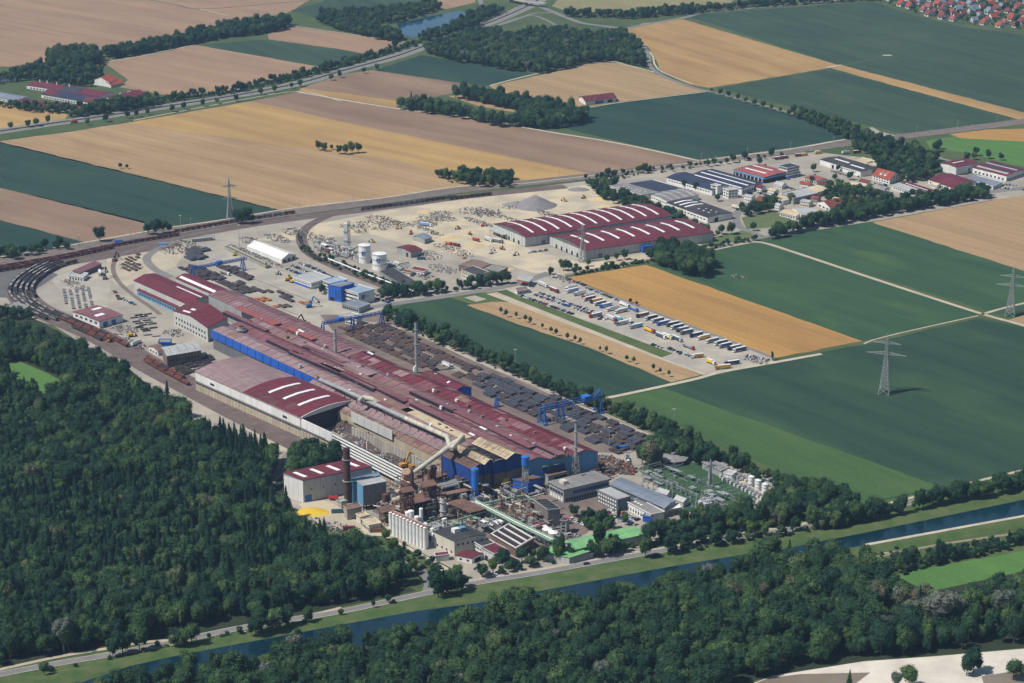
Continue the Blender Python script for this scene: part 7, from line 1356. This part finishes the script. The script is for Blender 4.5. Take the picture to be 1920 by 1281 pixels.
for i, (x, y, cb, bd, lb) in enumerate(((1458, 300, 'red', 'maroon', 'first red trailer on the dispatch yard'), (1470, 298, 'red', 'maroon', 'second red trailer on the dispatch yard'), (1496, 294, 'red', 'maroon', 'third red trailer on the dispatch yard'), (1506, 293, 'yellow', 'yellow', 'first yellow lorry on the dispatch yard'), (1533, 289, 'yellow', 'yellow', 'second yellow lorry on the dispatch yard'), (1605, 288, 'red', 'maroon', 'red trailer behind the long white hall'), (1584, 289, 'white', 'white', 'white trailer behind the long white hall'), (1378, 391, 'white', 'cream', 'left of two red and white buses'), (1388, 393, 'red', 'white', 'right of two red and white buses'), (1472, 336, 'blue', 'navy', 'small blue lorry beside the four storey office'))):
    lorry(x, y, (1, -.1) if y < 330 else (1, .2), cb, bd, lb, 'box', 8)
# ---------------------------------------------------------------- freight wagons
def wagon_protos(col, load, nm):
    m = MB(); L = 6.2
    m.box(-L, L, -1.4, -1.28, 1.3, 3.3); m.box(-L, L, 1.28, 1.4, 1.3, 3.3); m.box(-L, -L+.12, -1.27, 1.27, 1.3, 3.3); m.box(L-.12, L, -1.27, 1.27, 1.3, 3.3); m.box(-L+.13, L-.13, -1.27, 1.27, 1.3, 1.5)
    for k in range(6): x = -L+1.2+k*2.0; m.box(x, x+.14, -1.5, -1.41, 1.3, 3.2)
    body = m.mesh('wagon_body', col); m = MB(); m.box(-L-.5, L+.5, -1.1, 1.1, .95, 1.28)
    for x in (-4.6, -2.9, 2.9, 4.6):
        for y in (-.75, .75): m.tube([(x, y-.08, .47), (x, y+.08, .47)], .46, 8)
    und = m.mesh('underframe', W_['dark']); m = MB(); r = random.Random(nm)
    for k in range(9): x = -L+.8+k*1.35; m.box(x, x+1.3, -1.15, 1.15, 1.6, 2.3+r.uniform(0, 1.1))
    return body, und, m.mesh('load', load)
REDB = stdmat('wagon red brown', (.20, .055, .045), (.12, .045, .04), .4, rough=.8, obj=True); GRYW = stdmat('wagon grey', (.22, .225, .24), (.14, .14, .15), .4, rough=.8, obj=True); DKW = stdmat('wagon black', (.045, .045, .055), (.08, .06, .055), .4, rough=.8, obj=True)
LOADS = dict(r=stdmat('rusty load', (.21, .10, .07), (.10, .055, .05), .8, obj=True, fine=.2), g=stdmat('bright scrap load', (.45, .44, .43), (.16, .14, .13), .9, obj=True, fine=.25), d=stdmat('dark load', (.07, .055, .055), (.04, .035, .04), .8, obj=True))
WP = [wagon_protos(REDB, LOADS['r'], 'a'), wagon_protos(DKW, LOADS['g'], 'b'), wagon_protos(GRYW, LOADS['d'], 'c'), wagon_protos(DKW, LOADS['d'], 'd'), wagon_protos(REDB, LOADS['d'], 'e')]
def wagon(p, a_, k, label, gr, z=.42):
    b, u, l = WP[k]; o = link('freight_wagon', b, None, Vector((p.x, p.y, z)), a_); link('underframe', u, o); link('load', l, o); tag(o, label, 'wagon', gr); return o
COLN = ['red brown', 'dark', 'grey', 'black', 'rusty red']
def train(P, off, x0, x1, kinds, where, key=0):
    k = 0
    for p, a_ in along(offset(P, off), 13.7, 4):
        X, Y = visible((p.x, p.y)); c = Y if key else X
        if x0 <= c <= x1 and -20 < X < 1940:
            kd = rnd.choice(kinds); wagon(p, a_, kd, '%s %s wagon of %s' % (ordn(k), COLN[kd], where), 'wagons of '+where); k += 1
E2P = line_px(E2, 4)
train(E2P, 6, -10, 330, [0, 4], 'the far siding train, from the left'); train(E2P, 0, -10, 215, [0, 4], 'the middle siding train, from the left'); train(E2P, -6, -10, 110, [0, 4, 3], 'the near siding train, from the left')
train(RWP, -6, 330, 560, [0, 2], 'the train on the nearest main track, from the left')
train(E2P, 0, 680, 860, [3, 2], 'the long dark train beside the sand yard, from the left'); train(E2P, -6, 840, 930, [0, 3], 'the red train beside the gravel heap, from the left')
LPU = [p for p in LP]
for off, lb in ((-11, 'outermost'), (-5.5, 'second outer'), (0, 'middle'), (5.5, 'second inner'), (11, 'innermost')): train(LP, off, 495, 600 if off < 6 else 560, [1, 1, 2, 3], 'the %s curved siding, from the railway' % lb, 1)
train(LP, 5.5, 600, 655, [0, 4, 3], 'the inner lower curve by the forest, from the bend', 1); train(LP, 0, 600, 640, [0, 4], 'the middle lower curve by the forest, from the bend', 1); train(LP, -5.5, 612, 640, [0, 3], 'the outer lower curve by the forest, from the bend', 1)
train(LP, 5.5, 672, 712, [3, 0], 'the train behind the signal house, from the bend', 1); train(LP, 0, 678, 722, [0, 4], 'the forest side train behind the signal house, from the bend', 1)
train(SPP, -2.5, 440, 492, [3, 2], 'the gas works siding, from the railway', 1)
# ---------------------------------------------------------------- steel stacks
STM = dict(d=stdmat('blue black steel', (.075, .08, .10), (.05, .05, .062), .6, rough=.6, obj=True, fine=.15), b=stdmat('brown black steel', (.080, .062, .064), (.05, .045, .05), .6, rough=.7, obj=True, fine=.15), r=stdmat('rusted billets', (.12, .072, .058), (.075, .055, .052), .6, rough=.9, obj=True, fine=.2), o=stdmat('orange rusted billets', (.42, .16, .045), (.24, .10, .04), .5, rough=.9, obj=True, fine=.2))
def stackmesh(seed, L, Wd, H_, n, mat):
    r = random.Random(seed); m = MB(); w_ = Wd/n
    for i in range(n):
        y = -Wd/2+i*w_; k = r.choice([1, 1, 2]); x0 = -L/2+r.uniform(0, .8)
        for j in range(k): xx = x0+j*(L/k); m.box(xx, xx+L/k-r.uniform(.3, .9), y+.05, y+w_-.06, 0, H_*r.uniform(.6, 1.05))
    for x in (-L*.3, L*.3): m.box(x, x+.25, -Wd/2-.1, Wd/2+.1, -.02, .25)
    return m.mesh('steel_stack', mat)
SD = [stackmesh(i, 12+2*(i % 3), 6.5, 2.6, 5, STM['d']) for i in range(4)]+[stackmesh(i+9, 12, 5.5, 2.2, 5, STM['b']) for i in range(3)]
SR = [stackmesh(i+20, 12, 4.2, 1.8, 6, STM['b']) for i in range(3)]+[stackmesh(i+30, 12, 4, 1.4, 6, STM['r']) for i in range(3)]
SO = [stackmesh(i+40, 7, 4, 1.5, 4, STM['o']) for i in range(2)]
def stacks(poly, protos, du, dv, label, gr, seed, skip=.15, holes=(), ori=None, jit=.015):
    ori = AX if ori is None else ori; P = [(G(p).x, G(p).y) for p in poly]; HO = [[(G(p).x, G(p).y) for p in h] for h in holes]; c, s = math.cos(ori), math.sin(ori)
    U = [(x*c+y*s, -x*s+y*c) for x, y in P]; r = random.Random(seed); u0, u1 = min(u[0] for u in U), max(u[0] for u in U); v0, v1 = min(u[1] for u in U), max(u[1] for u in U)
    v = v0; n = 0
    while v < v1:
        u = u0+r.uniform(0, du)
        while u < u1:
            x, y = u*c-v*s, u*s+v*c
            if inpoly(np.array([x]), np.array([y]), P)[0] and r.random() > skip and not any(inpoly(np.array([x]), np.array([y]), h)[0] for h in HO):
                o = link('steel_stack', r.choice(protos), None, Vector((x, y, .25)), ori+r.gauss(0, jit)+(math.pi if r.random() < .5 else 0)); o.scale.z = r.uniform(.7, 1.25); tag(o, label, 'steel stack', gr); n += 1
            u += du*r.uniform(.95, 1.2)
        v += dv
    return n
n1 = stacks([(880, 722), (905, 700), (955, 715), (1110, 775), (1250, 835), (1215, 850), (1140, 852), (1000, 780), (905, 742)], SD, 14.6, 7.9, 'dark rectangular stack of rolled steel in the lower steel store', 'dark steel stacks in the lower steel store', 1, .1)
n2 = stacks([(640, 612), (715, 605), (800, 645), (900, 690), (880, 712), (850, 706), (790, 690), (700, 650), (640, 628)], SR, 13, 5.4, 'rusty bar stack in the long upper rows of the steel store', 'rusty bar stacks in the upper steel store', 2, .1, holes=([(815, 690), (850, 680), (880, 700), (850, 705)],))
n3 = stacks([(335, 503), (372, 500), (420, 520), (478, 548), (470, 556), (400, 530), (345, 512)], SR[:3]+SD[4:], 13, 5.6, 'dark billet stack under the billet yard crane', 'billet stacks under the billet yard crane', 3, .1)
n4 = stacks([(402, 498), (440, 500), (480, 524), (455, 524), (415, 508)], SD[4:], 13, 5.6, 'black billet stack right of the crane runway', 'billet stacks right of the crane runway', 4, .1)
n5 = stacks([(435, 527), (470, 530), (555, 560), (548, 566), (500, 556), (440, 532)], SR, 13, 6.5, 'long thin rack row between billet yard and office', 'rack rows between billet yard and office', 5, .25)
n6 = stacks([(353, 468), (385, 466), (390, 480), (353, 492)], SD[:4], 9, 7.5, 'blue black coil block above the billet yard', 'coil blocks above the billet yard', 6, .1)
n7 = stacks([(468, 560), (505, 560), (505, 569), (468, 566)], SO, 8, 5.5, 'orange rusted billet pile left of the blue handler', 'orange billet piles near the blue handler', 7, .1)
n8 = stacks([(510, 572), (548, 572), (548, 580), (510, 579)], SO+SR[3:], 8, 5.5, 'orange brown pile below the first orange ones', 'orange brown piles below', 8, .1)
n9 = stacks([(560, 564), (585, 566), (583, 574), (560, 572)], SO, 8, 5.5, 'orange pile beside the blue handler', 'orange piles beside the blue handler', 9, .05)
n10 = stacks([(108, 545), (165, 538), (178, 575), (130, 580)], [stackmesh(70+i, 6, 2.6, 1.3, 3, GRYW) for i in range(3)], 6.5, 6.0, 'grey scrap bundle in the striped sorting rows', 'grey scrap bundles in the striped sorting rows', 10, .12, ori=ang((113, 545), (120, 585)))
n11 = stacks([(250, 592), (285, 588), (297, 635), (262, 632)], [stackmesh(80+i, 8, 2.6, 1.2, 3, STM['b']) for i in range(2)]+[stackmesh(83, 8, 2.2, 1, 3, GRYW)], 9, 6.5, 'grey steel frame stack on the yard beside the mill head', 'steel frame stacks beside the mill head', 11, .15, ori=ang((250, 592), (285, 588)))
n12 = stacks([(320, 690), (400, 668), (408, 690), (335, 710)], [stackmesh(90+i, 9, 3, 2.2, 3, STM['b']) for i in range(2)]+[SD[4]], 10, 6, 'rusty stack on the yard before the scrap hall', 'rusty stacks before the scrap hall', 12, .15, ori=ang((320, 700), (400, 680)))
n13 = stacks([(235, 480), (262, 478), (262, 510), (222, 512)], [stackmesh(95+i, 7, 3, 1.6, 3, STM['r']) for i in range(2)], 8, 6, 'rusty stack inside the track curve', 'rusty stacks inside the track curve', 13, .2)
for p, q in (((640, 606), (1235, 846)), ((655, 612), (1215, 850)), ((725, 612), (1255, 828)), ((345, 512), (560, 592)), ((395, 492), (600, 572))):
    Pq = line_px([p, q], 6)
    ribbon('crane_rail', Pq, .5, railm, .45, 'crane runway rail beside the steel stacks')
ribbon('yard_lane', line_px([(640, 590), (800, 668), (900, 712), (1000, 757), (1150, 815)], 3), 9, yardm, .28, 'dusty driving lane through the steel store')
# ---------------------------------------------------------------- heaps and junk
SCR = [stdmat('scrap dark', (.10, .075, .065), (.05, .042, .042), .7, rough=.9, fine=.3), stdmat('scrap bright', (.52, .51, .50), (.25, .24, .24), .7, rough=.6, fine=.3), stdmat('scrap rust', (.19, .105, .072), (.12, .07, .055), .7, rough=.9, fine=.3), stdmat('scrap grey', (.26, .26, .27), (.16, .16, .17), .7, rough=.8, fine=.3), CP['blue'], CP['red']]
def heap(label, px, rx, ry, h, n, wts=(5, 2, 3, 4, .3, .3), size=1.6, seed=0, name='scrap_heap', base=True, rot=None):
    r = random.Random(seed or label); c = G(px); a_ = AX if rot is None else rot; m = MB(); u = Vector((math.cos(a_), math.sin(a_), 0)); v = Vector((-u.y, u.x, 0))
    if base:
        K = 14; rings = []
        for q, zz in ((1, 0), (.75, .45), (.45, .8), (.12, 1)):
            i0 = len(m.v)
            for k in range(K): t = 6.283*k/K; s_ = r.uniform(.85, 1.1)*q; m.v.append(c+u*math.cos(t)*rx*s_+v*math.sin(t)*ry*s_+Vector((0, 0, h*.75*zz*r.uniform(.8, 1.1)+.15)))
            rings.append(i0)
        for j in range(3):
            for k in range(K): a, b = rings[j]+k, rings[j]+(k+1) % K; m.f.append((a, b, b+K, a+K)); m.m.append(0)
        m.f.append(tuple(rings[3]+k for k in range(K))); m.m.append(0)
    for i in range(n):
        t = r.uniform(0, 6.283); q = math.sqrt(r.random()); p = c+u*math.cos(t)*rx*q+v*math.sin(t)*ry*q; z = .2+h*.8*(1-q)*r.uniform(.7, 1.1)
        s_ = size*r.uniform(.4, 1.5); e = Vector((r.gauss(0, 1), r.gauss(0, 1), r.gauss(0, .5))).normalized()*s_; p.z = z; m.bar(p-e, p+e, size*r.uniform(.3, .9), r.choices(range(6), wts)[0])
    o = m.obj(name, SCR); tag(o, label, kind='stuff'); return o
heap('grey and bright scrap metal heaped in the open pit', (690, 830), 34, 13, 9, 800, (3, 4, 3, 5, .3, .3), 1.5)
heap('rusty scrap heap at the hall mouth of the pit', (655, 806), 22, 13, 10, 420, (5, 1, 5, 2, .1, .1), 1.6)
heap('dark scrap heap at the lower end of the pit', (752, 862), 26, 12, 6, 420, (5, 2, 3, 4, .2, .2), 1.5)
heap('dark shredded scrap below the sloping duct', (800, 880), 24, 10, 6, 420, (5, 2, 4, 4, .2, .2), 1.4)
heap('rusty beams heaped beside the thin chimney road', (1148, 872), 26, 10, 3, 340, (3, .6, 5, 1, 0, .1), 2.2)
heap('second rusty beam heap near the office corner', (1118, 880), 16, 8, 2.5, 180, (3, .6, 5, 1, 0, .1), 2)
SG = 'sand yard'
for i, (x, y, rx, ry, h, n, lb) in enumerate(((894, 397, 24, 20, 3, 240, 'brown and white junk heap nearest the railway in the sand yard'), (912, 402, 20, 15, 2.5, 180, 'junk heap right behind the brown and white one'), (826, 402, 16, 14, 2.5, 140, 'round heap of car bodies in the upper sand yard'), (806, 412, 20, 14, 2.5, 190, 'car body heap left of the round one'), (838, 411, 14, 10, 2, 110, 'small car body heap right of the round one'), (798, 420, 18, 12, 2, 150, 'low scrap spread below the car bodies'), (950, 410, 60, 6, 1.5, 240, 'long thin row of pipes behind the far maroon hall'), (900, 418, 30, 7, 1.5, 170, 'grey debris row beside the pipe rows'), (1020, 400, 40, 7, 1.6, 220, 'stone and timber row behind the maroon halls'), (800, 432, 34, 6, 1.5, 160, 'white grey debris row in the sand yard'), (955, 388, 16, 10, 1.2, 70, 'small rubble spread below the gravel hill'), (720, 415, 34, 14, 2.5, 260, 'grey scrap piles at the gas works track'), (700, 424, 26, 16, 2.5, 200, 'round metal drums heap by the curved siding'), (665, 430, 26, 12, 2.5, 170, 'dark machine parts by the tent hall'), (560, 437, 26, 14, 2.5, 190, 'grey scrap heap between railway and tent hall'), (520, 447, 24, 10, 2.2, 150, 'mixed scrap heap above the tent hall'), (470, 452, 20, 10, 2, 120, 'yellow and rusty parts beside the tent hall'), (850, 470, 34, 10, 1.8, 170, 'low junk line across the middle of the sand yard'), (795, 478, 26, 16, 2, 170, 'dark vehicle wrecks beside the maroon gas works hall'), (830, 505, 22, 12, 2, 130, 'white rubble near the old brown building'), (800, 520, 24, 8, 2, 130, 'red and dark junk above the approach road'), (350, 460, 26, 12, 2.5, 160, 'dark machine parts beside the freight sidings'), (325, 470, 18, 14, 2.5, 130, 'round scrap bales beside the billet yard'), (245, 500, 16, 12, 2, 110, 'red yellow parts inside the curved track'), (140, 535, 30, 8, 2, 150, 'mixed parts before the small service building'), (230, 620, 18, 14, 2, 140, 'orange and yellow parts below the loco workshop'), (250, 645, 22, 8, 2, 120, 'small parts beside the wagons'), (325, 625, 14, 10, 2.5, 90, 'red machine parts before the mill head'), (480, 480, 60, 5, 1.5, 280, 'long row of small steel parts beside the tent hall'), (600, 450, 24, 16, 1.8, 180, 'silver pipe work left of the cold box column'), (755, 420, 18, 9, 1.5, 90, 'orange excavated debris in the upper yard'), (1405, 693, 0.1, .1, .1, 0, 'x'), (1418, 676, 15, 8, 2, 110, 'car wreck heap at the end of the lorry park'), (1060, 525, 18, 8, 2, 80, 'timber and sand heap at the top of the lorry park'), (1300, 442, 16, 7, 1.6, 60, 'debris at the end of the nearer maroon hall'), (600, 985, 20, 8, 1.8, 110, 'old rails and parts along the forest edge'), (640, 992, 20, 7, 1.8, 90, 'rusty pipes along the forest edge'), (1060, 1000, 26, 8, 1.2, 150, 'grey pipe coils before the green hall'), (960, 925, 20, 6, 1.6, 90, 'parts around the yellow mixer'), (900, 950, 30, 10, 2.5, 200, 'brown machinery tangle in the plant yard'), (830, 985, 26, 9, 2, 120, 'brown parts behind the cream building'), (1255, 868, 8, 5, 1.5, 30, 'small parts by the canteen'), (1480, 395, 14, 6, 1.5, 50, 'pallets behind the cream halls'), (1590, 405, 22, 6, 1.2, 70, 'small containers among the estate trees'), (1385, 520, 10, 5, 1.2, 50, 'field stone heap beside the copse'))):
    if n: heap(lb, (x, y), rx, ry, h, int(n*.8), (4, 4, 1.2, 5, .12, .12) if i % 3 else (3, 5, 1, 5, .1, .2), .95, i+100, 'junk_heap', base=False)
for i, (x, y) in enumerate(((745, 430), (770, 440), (815, 440), (860, 430), (880, 440), (905, 425), (935, 400), (1060, 378), (1095, 372), (940, 468), (965, 480), (870, 485), (700, 455), (500, 500), (520, 515), (440, 480))):
    excavator('%s small loading machine scattered over the sand and billet yards' % ordn(i), (x, y), [(.5, .3, .05), (.4, .1, .06), (.3, .3, .3), (.55, .35, .04)][i % 4], i*1.3, .8, 6)
def mound(name, label, px, r0, h, mat, sx=1.0, rot=0, seed=1, rr_=(1, .8, .55, .3, .06)):
    r = random.Random(seed); c = G(px); K = 28; m = MB(); rings = []
    for q in rr_:
        i0 = len(m.v)
        for k in range(K): t = 6.283*k/K; s_ = r0*q*(1+.05*math.sin(3*t+seed)+r.uniform(-.03, .03)); m.v.append(c+Vector((math.cos(t)*s_*sx, math.sin(t)*s_, .18+h*(1-q)**1.05)))
        rings.append(i0)
    for j in range(len(rr_)-1):
        for k in range(K): a, b = rings[j]+k, rings[j]+(k+1) % K; m.f.append((a, b, b+K, a+K)); m.m.append(0)
    m.f.append(tuple(rings[-1]+k for k in range(K))); m.m.append(0); o = m.obj(name, mat, smooth=True); tag(o, label, kind='stuff'); return o
greyg = stdmat('grey gravel', (.235, .22, .225), (.19, .18, .19), .2, rough=.95, fine=.12, bmp=.2)
mound('gravel_pile', 'large grey gravel hill in the sand yard', (1003, 386), 25, 13, greyg, 1.0); mound('gravel_pile', 'low spur of the grey gravel hill', (970, 384), 13, 4.5, greyg, 1.2, 0, 2); mound('gravel_pile', 'small grey gravel cone near the green belt', (1085, 356), 10, 3, greyg, 1.3, 0, 3)
sandp = stdmat('loose sand', (.55, .43, .24), (.46, .36, .21), .2, rough=.95, fine=.1, bmp=.2)
for i, (x, y, r_, h_) in enumerate(((1130, 374, 12, 3.5), (800, 398, 8, 2), (845, 445, 9, 2), (930, 505, 12, 2.5), (1140, 388, 9, 2.5), (1150, 497, 10, 2.5), (890, 460, 7, 1.6))): mound('sand_heap', '%s pale sand heap of the sand yard, listed from the railway' % ordn(i), (x, y), r_, h_, sandp, 1.5, 0, i+5)
mound('sulphur_heap', 'bright yellow heap beside the pale hall', (584, 961), 9, 3, stdmat('yellow powder', (.68, .46, .04), (.55, .38, .05), .3, fine=.1), 1.5, 0, 3)
lorry(623, 938, (1, .1), 'red', 'red', 'red loader beside the pale hall', 'tip', 5)
for i, (x, y, cl, lb) in enumerate(((655, 994, 'maroon', 'long dark red container at the forest edge'), (706, 998, 'brown', 'rusty container at the silo row corner'), (633, 962, 'dteal', 'dark open container beside the pump house'), (790, 487, 'dteal', 'dark container in front of the gas works hall'), (1132, 361, 'white', 'white container by the green belt'), (1148, 367, 'white', 'second white container by the green belt'), (223, 455 + 0, 'blue', 'small blue container beside the sidings'), (305, 460, 'lblue', 'light blue container beside the billet yard'), (752, 1, 'white', 'x'))):
    if lb != 'x': rt = link('container', None, None, G(x, y), .1); m = MB(); m.box(-4.5, 4.5, -1.3, 1.3, .1, 2.9); m.obj('box', CP[cl], rt); m = MB(); m.box(-4.6, -4.5, -1.2, 1.2, .2, 2.8); m.obj('door', CP['grey'], rt); tag(rt, lb, 'container')
def clutter(label, px, rx, ry, h, n, mats, seed, name='pipework'):
    tf = .4 if 'thin' in label or 'posts' in label else 1
    r = random.Random(seed); c = G(px); u = Vector((math.cos(AX), math.sin(AX), 0)); v = Vector((-u.y, u.x, 0)); Z = Vector((0, 0, 1)); m = MB()
    for i in range(n):
        p = c+u*r.uniform(-rx, rx)+v*r.uniform(-ry, ry)+Z*.3; k = r.random(); mi = r.randrange(len(mats)); hh = h*r.uniform(.25, 1)
        if k < .33: m.bar(p, p+Z*hh, r.uniform(.3, .9)*tf, mi)
        elif k < .62: d_ = r.choice([u, v])*r.uniform(4, 14); m.bar(p+Z*hh, p+Z*hh+d_, r.uniform(.35, .9)*tf, mi)
        elif k < .8 and tf < 1: m.bar(p, p+Z*hh, .25, mi)
        elif k < .8:
            a, b, e = u*r.uniform(1, 3.4), v*r.uniform(1, 2.6), Z*hh*.6; m.hexa([p-a-b, p+a-b, p+a+b, p-a+b, p-a-b+e, p+a-b+e, p+a+b+e, p-a+b+e], mi)
        elif k < .9: m.cyl(p.x, p.y, .3, .3+hh, r.uniform(.6, 1.7), 10, mi)
        else: a, b, e = u*r.uniform(2, 5), v*r.uniform(1, 2.5), Z*.25; q = p+Z*hh; m.hexa([q-a-b, q+a-b, q+a+b, q-a+b, q-a-b+e, q+a-b+e, q+a+b+e, q-a+b+e], mi)
    o = m.obj(name, mats); tag(o, label, kind='stuff')
PM = [RUST, W_['brown'], STEELG, W_['dgrey'], PIPE]; PM2 = [STEELG, W_['grey'], GRP, W_['dgrey'], SILO]
for i, (x, y, rx, ry, h, n, mt, lb) in enumerate(((850, 915, 36, 10, 12, 170, PM, 'dense dark pipework before the blue tower'), (775, 945, 30, 12, 13, 170, PM, 'rusty pipework round the dust tower'), (735, 955, 16, 8, 9, 70, PM, 'rusty pipework beside the filter house'), (910, 915, 24, 9, 9, 90, PM, 'pipework between blue tower and grey silos'), (975, 955, 30, 14, 9, 170, PM, 'brown pipework before the cooling house'), (900, 975, 26, 12, 6, 130, PM2, 'green and grey pipework along the pipe bridge'), (1000, 1000, 22, 8, 5, 80, PM2, 'grey pipework below the pipe bridge'), (820, 1000, 10, 12, 10, 60, PM2, 'white and grey pipework beside the silo row end'), (1090, 880, 30, 7, 6, 90, PM, 'dark equipment along the front annexe'), (1000, 915, 14, 6, 6, 40, PM2, 'small equipment at the switch house'), (825, 895, 30, 8, 8, 90, [paint('ochre steel', (.34, .19, .06)), RUST, W_['brown']], 'ochre crane parts at the pit end'), (628, 470, 26, 12, 7, 130, [STEELG, SILO, W_['grey']], 'silver pipework of the gas works'), (660, 480, 20, 8, 5, 70, [STEELG, SILO, W_['grey']], 'silver pipework beside the white tanks'), (735, 500, 24, 8, 3, 60, PM2, 'small plant behind the second white tank'), (1290, 915, 60, 16, 5, 110, [STEELG], 'thin steel posts and bars of the switching grass'), (1400, 905, 34, 10, 5, 80, [STEELG], 'white posts and bars among the transformers'))):
    clutter(lb, (x, y), rx, ry, h, n, mt, i+40)
# small buildings, vans and trees filling the estate
rv2 = random.Random(12); es = [(1415, 350), (1440, 356), (1452, 345), (1500, 345), (1535, 345), (1548, 352), (1590, 345), (1575, 372), (1612, 352), (1700, 330), (1720, 322), (1745, 345), (1700, 318), (1520, 372), (1500, 378), (1452, 384), (1650, 352), (1440, 372), (1395, 368), (1560, 375), (1610, 340), (1690, 352)]
for i, (x, y) in enumerate(es):
    w_ = rv2.uniform(9, 17); B = mk('workshop', '%s small estate building between the larger halls, from the left' % ordn(sorted(es).index((x, y))), (x, y), (x+w_, y+rv2.uniform(2, 4)), (x+w_*.5, y-4), rv2.uniform(3.5, 6), rv2.choice(['gable', 'low', 'low']), rv2.uniform(1, 2.6), 'u', rv2.choice(['white', 'cream', 'white', 'grey']), rv2.choice(['tile', 'tile2', 'grey', 'maroon', 'lgrey', 'beige', 'black']), 'workshop', group='small buildings of the trading estate'); B.wins('f', 4, 1.2, 1.3)
for i in range(46):
    x = rv2.uniform(1390, 1740); y = 330+rv2.uniform(-20, 60); y = min(y, 440-(x-1440)*.2) if x > 1440 else y
    T(rv2.choice(['small0', 'dec0', 'dec2', 'bush0', 'bush0']), x, y, rv2.uniform(.45, .75), 'garden tree among the small buildings of the trading estate', 'garden trees scattered in the trading estate', parts=False)
for i, (p, q, n) in enumerate((((1420, 362), (1440, 368), 6), ((1500, 342), (1530, 350), 8), ((1640, 345), (1660, 350), 6), ((1470, 350), (1495, 358), 6), ((1700, 362), (1730, 356), 7), ((1345, 395), (1370, 400), 6))): carrow(p, q, n, 'the %s small estate parking row, counted from the left' % ordn([3, 4, 5, 2, 1, 0][i] % 6), 'cars in small estate parking row %s' % ordn(i))
# ---------------------------------------------------------------- bridges
def bridge(label, pts, w_, z, mat):
    P = [G(p) for p in pts]; o = P[0].copy(); rt = empty('road_bridge', o); tag(rt, label, 'bridge'); V = []
    for i in range(len(P)-1):
        a_, b_ = P[i]-o, P[i+1]-o; n = (b_-a_).normalized(); v = Vector((-n.y, n.x, 0))*w_/2; up = Vector((0, 0, z)); m = MB(); m.hexa([a_-v+up, b_-v+up, b_+v+up, a_+v+up]+[q+Vector((0, 0, 1)) for q in (a_-v+up, b_-v+up, b_+v+up, a_+v+up)]); m.obj('deck', mat, rt)
        for s_ in (-1, 1): m = MB(); m.bar(a_+v*s_+up+Vector((0, 0, 1.6)), b_+v*s_+up+Vector((0, 0, 1.6)), .3); m.obj('railing', LEDGE, rt)
        m = MB(); m.hexa([a_-v*.9, a_-v*.9+n*1.5, a_+v*.9+n*1.5, a_+v*.9]+[q+up for q in (a_-v*.9, a_-v*.9+n*1.5, a_+v*.9+n*1.5, a_+v*.9)]); m.obj('abutment', W_['conc'], rt)
bridge('road bridge carrying the country road over the railway', [(1628, 248), (1645, 257), (1672, 264)], 9, 5, W_['conc'])
bridge('interchange bridge over the highway at the top', [(958, 4), (985, 10), (1022, 14)], 12, 6, W_['conc'])
# ---------------------------------------------------------------- village
VP = [(1655, 2), (1760, -45), (1940, -50), (1940, 54), (1885, 56), (1820, 44), (1760, 38), (1705, 20)]
vp_ = poly_pts(VP, 33, 9, .22); HS = []; rv = random.Random(4)
hw_cols = [('tile', 'orange red'), ('red', 'dull red'), ('tile2', 'dark red'), ('slate', 'grey'), ('tile', 'orange red'), ('tile2', 'dark red')]
def house_proto(rk, s=1.0):
    w2, l2, h, r_ = 5.0*s, 6.2*s, 4.4*s, 6.0*s; V = Vector; m = MB(); m.box(-l2, l2, -w2, w2, 0, h); m.poly([V((-l2, -w2, h)), V((-l2, w2, h)), V((-l2, 0, h+r_))]); m.poly([V((l2, -w2, h)), V((l2, w2, h)), V((l2, 0, h+r_))]); wl = m.mesh('wall', W_['white'])
    m = MB(); o = .7
    for sg in (-1, 1): m.hexa([V((-l2-o, sg*(w2+o), h-o*r_/w2)), V((l2+o, sg*(w2+o), h-o*r_/w2)), V((l2+o, 0, h+r_)), V((-l2-o, 0, h+r_)), V((-l2-o, sg*(w2+o), h-o*r_/w2+.4)), V((l2+o, sg*(w2+o), h-o*r_/w2+.4)), V((l2+o, 0, h+r_+.4)), V((-l2-o, 0, h+r_+.4))])
    rf = m.mesh('roof', R_[rk]); m = MB(); m.box(-.5, .5, -.7, .7, -.8, .8); wn = m.mesh('window', GLASS); m = MB(); m.box(l2*.3, l2*.3+.9, .6, 1.4, h+r_*.6, h+r_+1.4); ch = m.mesh('chimney', W_['brown'])
    return wl, rf, wn, ch, w2, l2, h
HP = [house_proto(k) for k, _ in hw_cols]
for (x, y) in vp_: HS.append((x, y)+tuple(visible((x, y))))
HS = [h_ for h_ in HS if -2 < h_[3] < 60 and h_[2] < 1925]
rows = {}
for h_ in HS: rows.setdefault(0 if h_[3] > 38 else 1 if h_[3] > 22 else 2 if h_[3] > 9 else 3, []).append(h_)
for rk, lst in rows.items():
    lst.sort(key=lambda q: q[2])
    for i, (x, y, X, Y) in enumerate(lst):
        k = rv.randrange(len(HP)); wl, rf, wn, ch, w2, l2, h = HP[k]; o = empty('village_house', (x, y, 0), rv.choice([-1.25, -1.2, -1.0, .35, .4, -1.3])); s_ = rv.uniform(.85, 1.15); o.scale = (s_,)*3
        link('wall', wl, o); link('roof', rf, o); link('chimney', ch, o)
        for yy in (-2.4, 0, 2.4):
            for xx in (-l2, l2): link('window', wn, o, (xx, yy, 2.4))
            link('window', wn, o, (yy, -w2, 2.4), math.pi/2)
        tag(o, '%s %s roofed house from the left in the %s row of the village' % (ordn(i), hw_cols[k][1], ['front', 'second', 'third', 'back'][rk]), 'house', 'houses of the village')
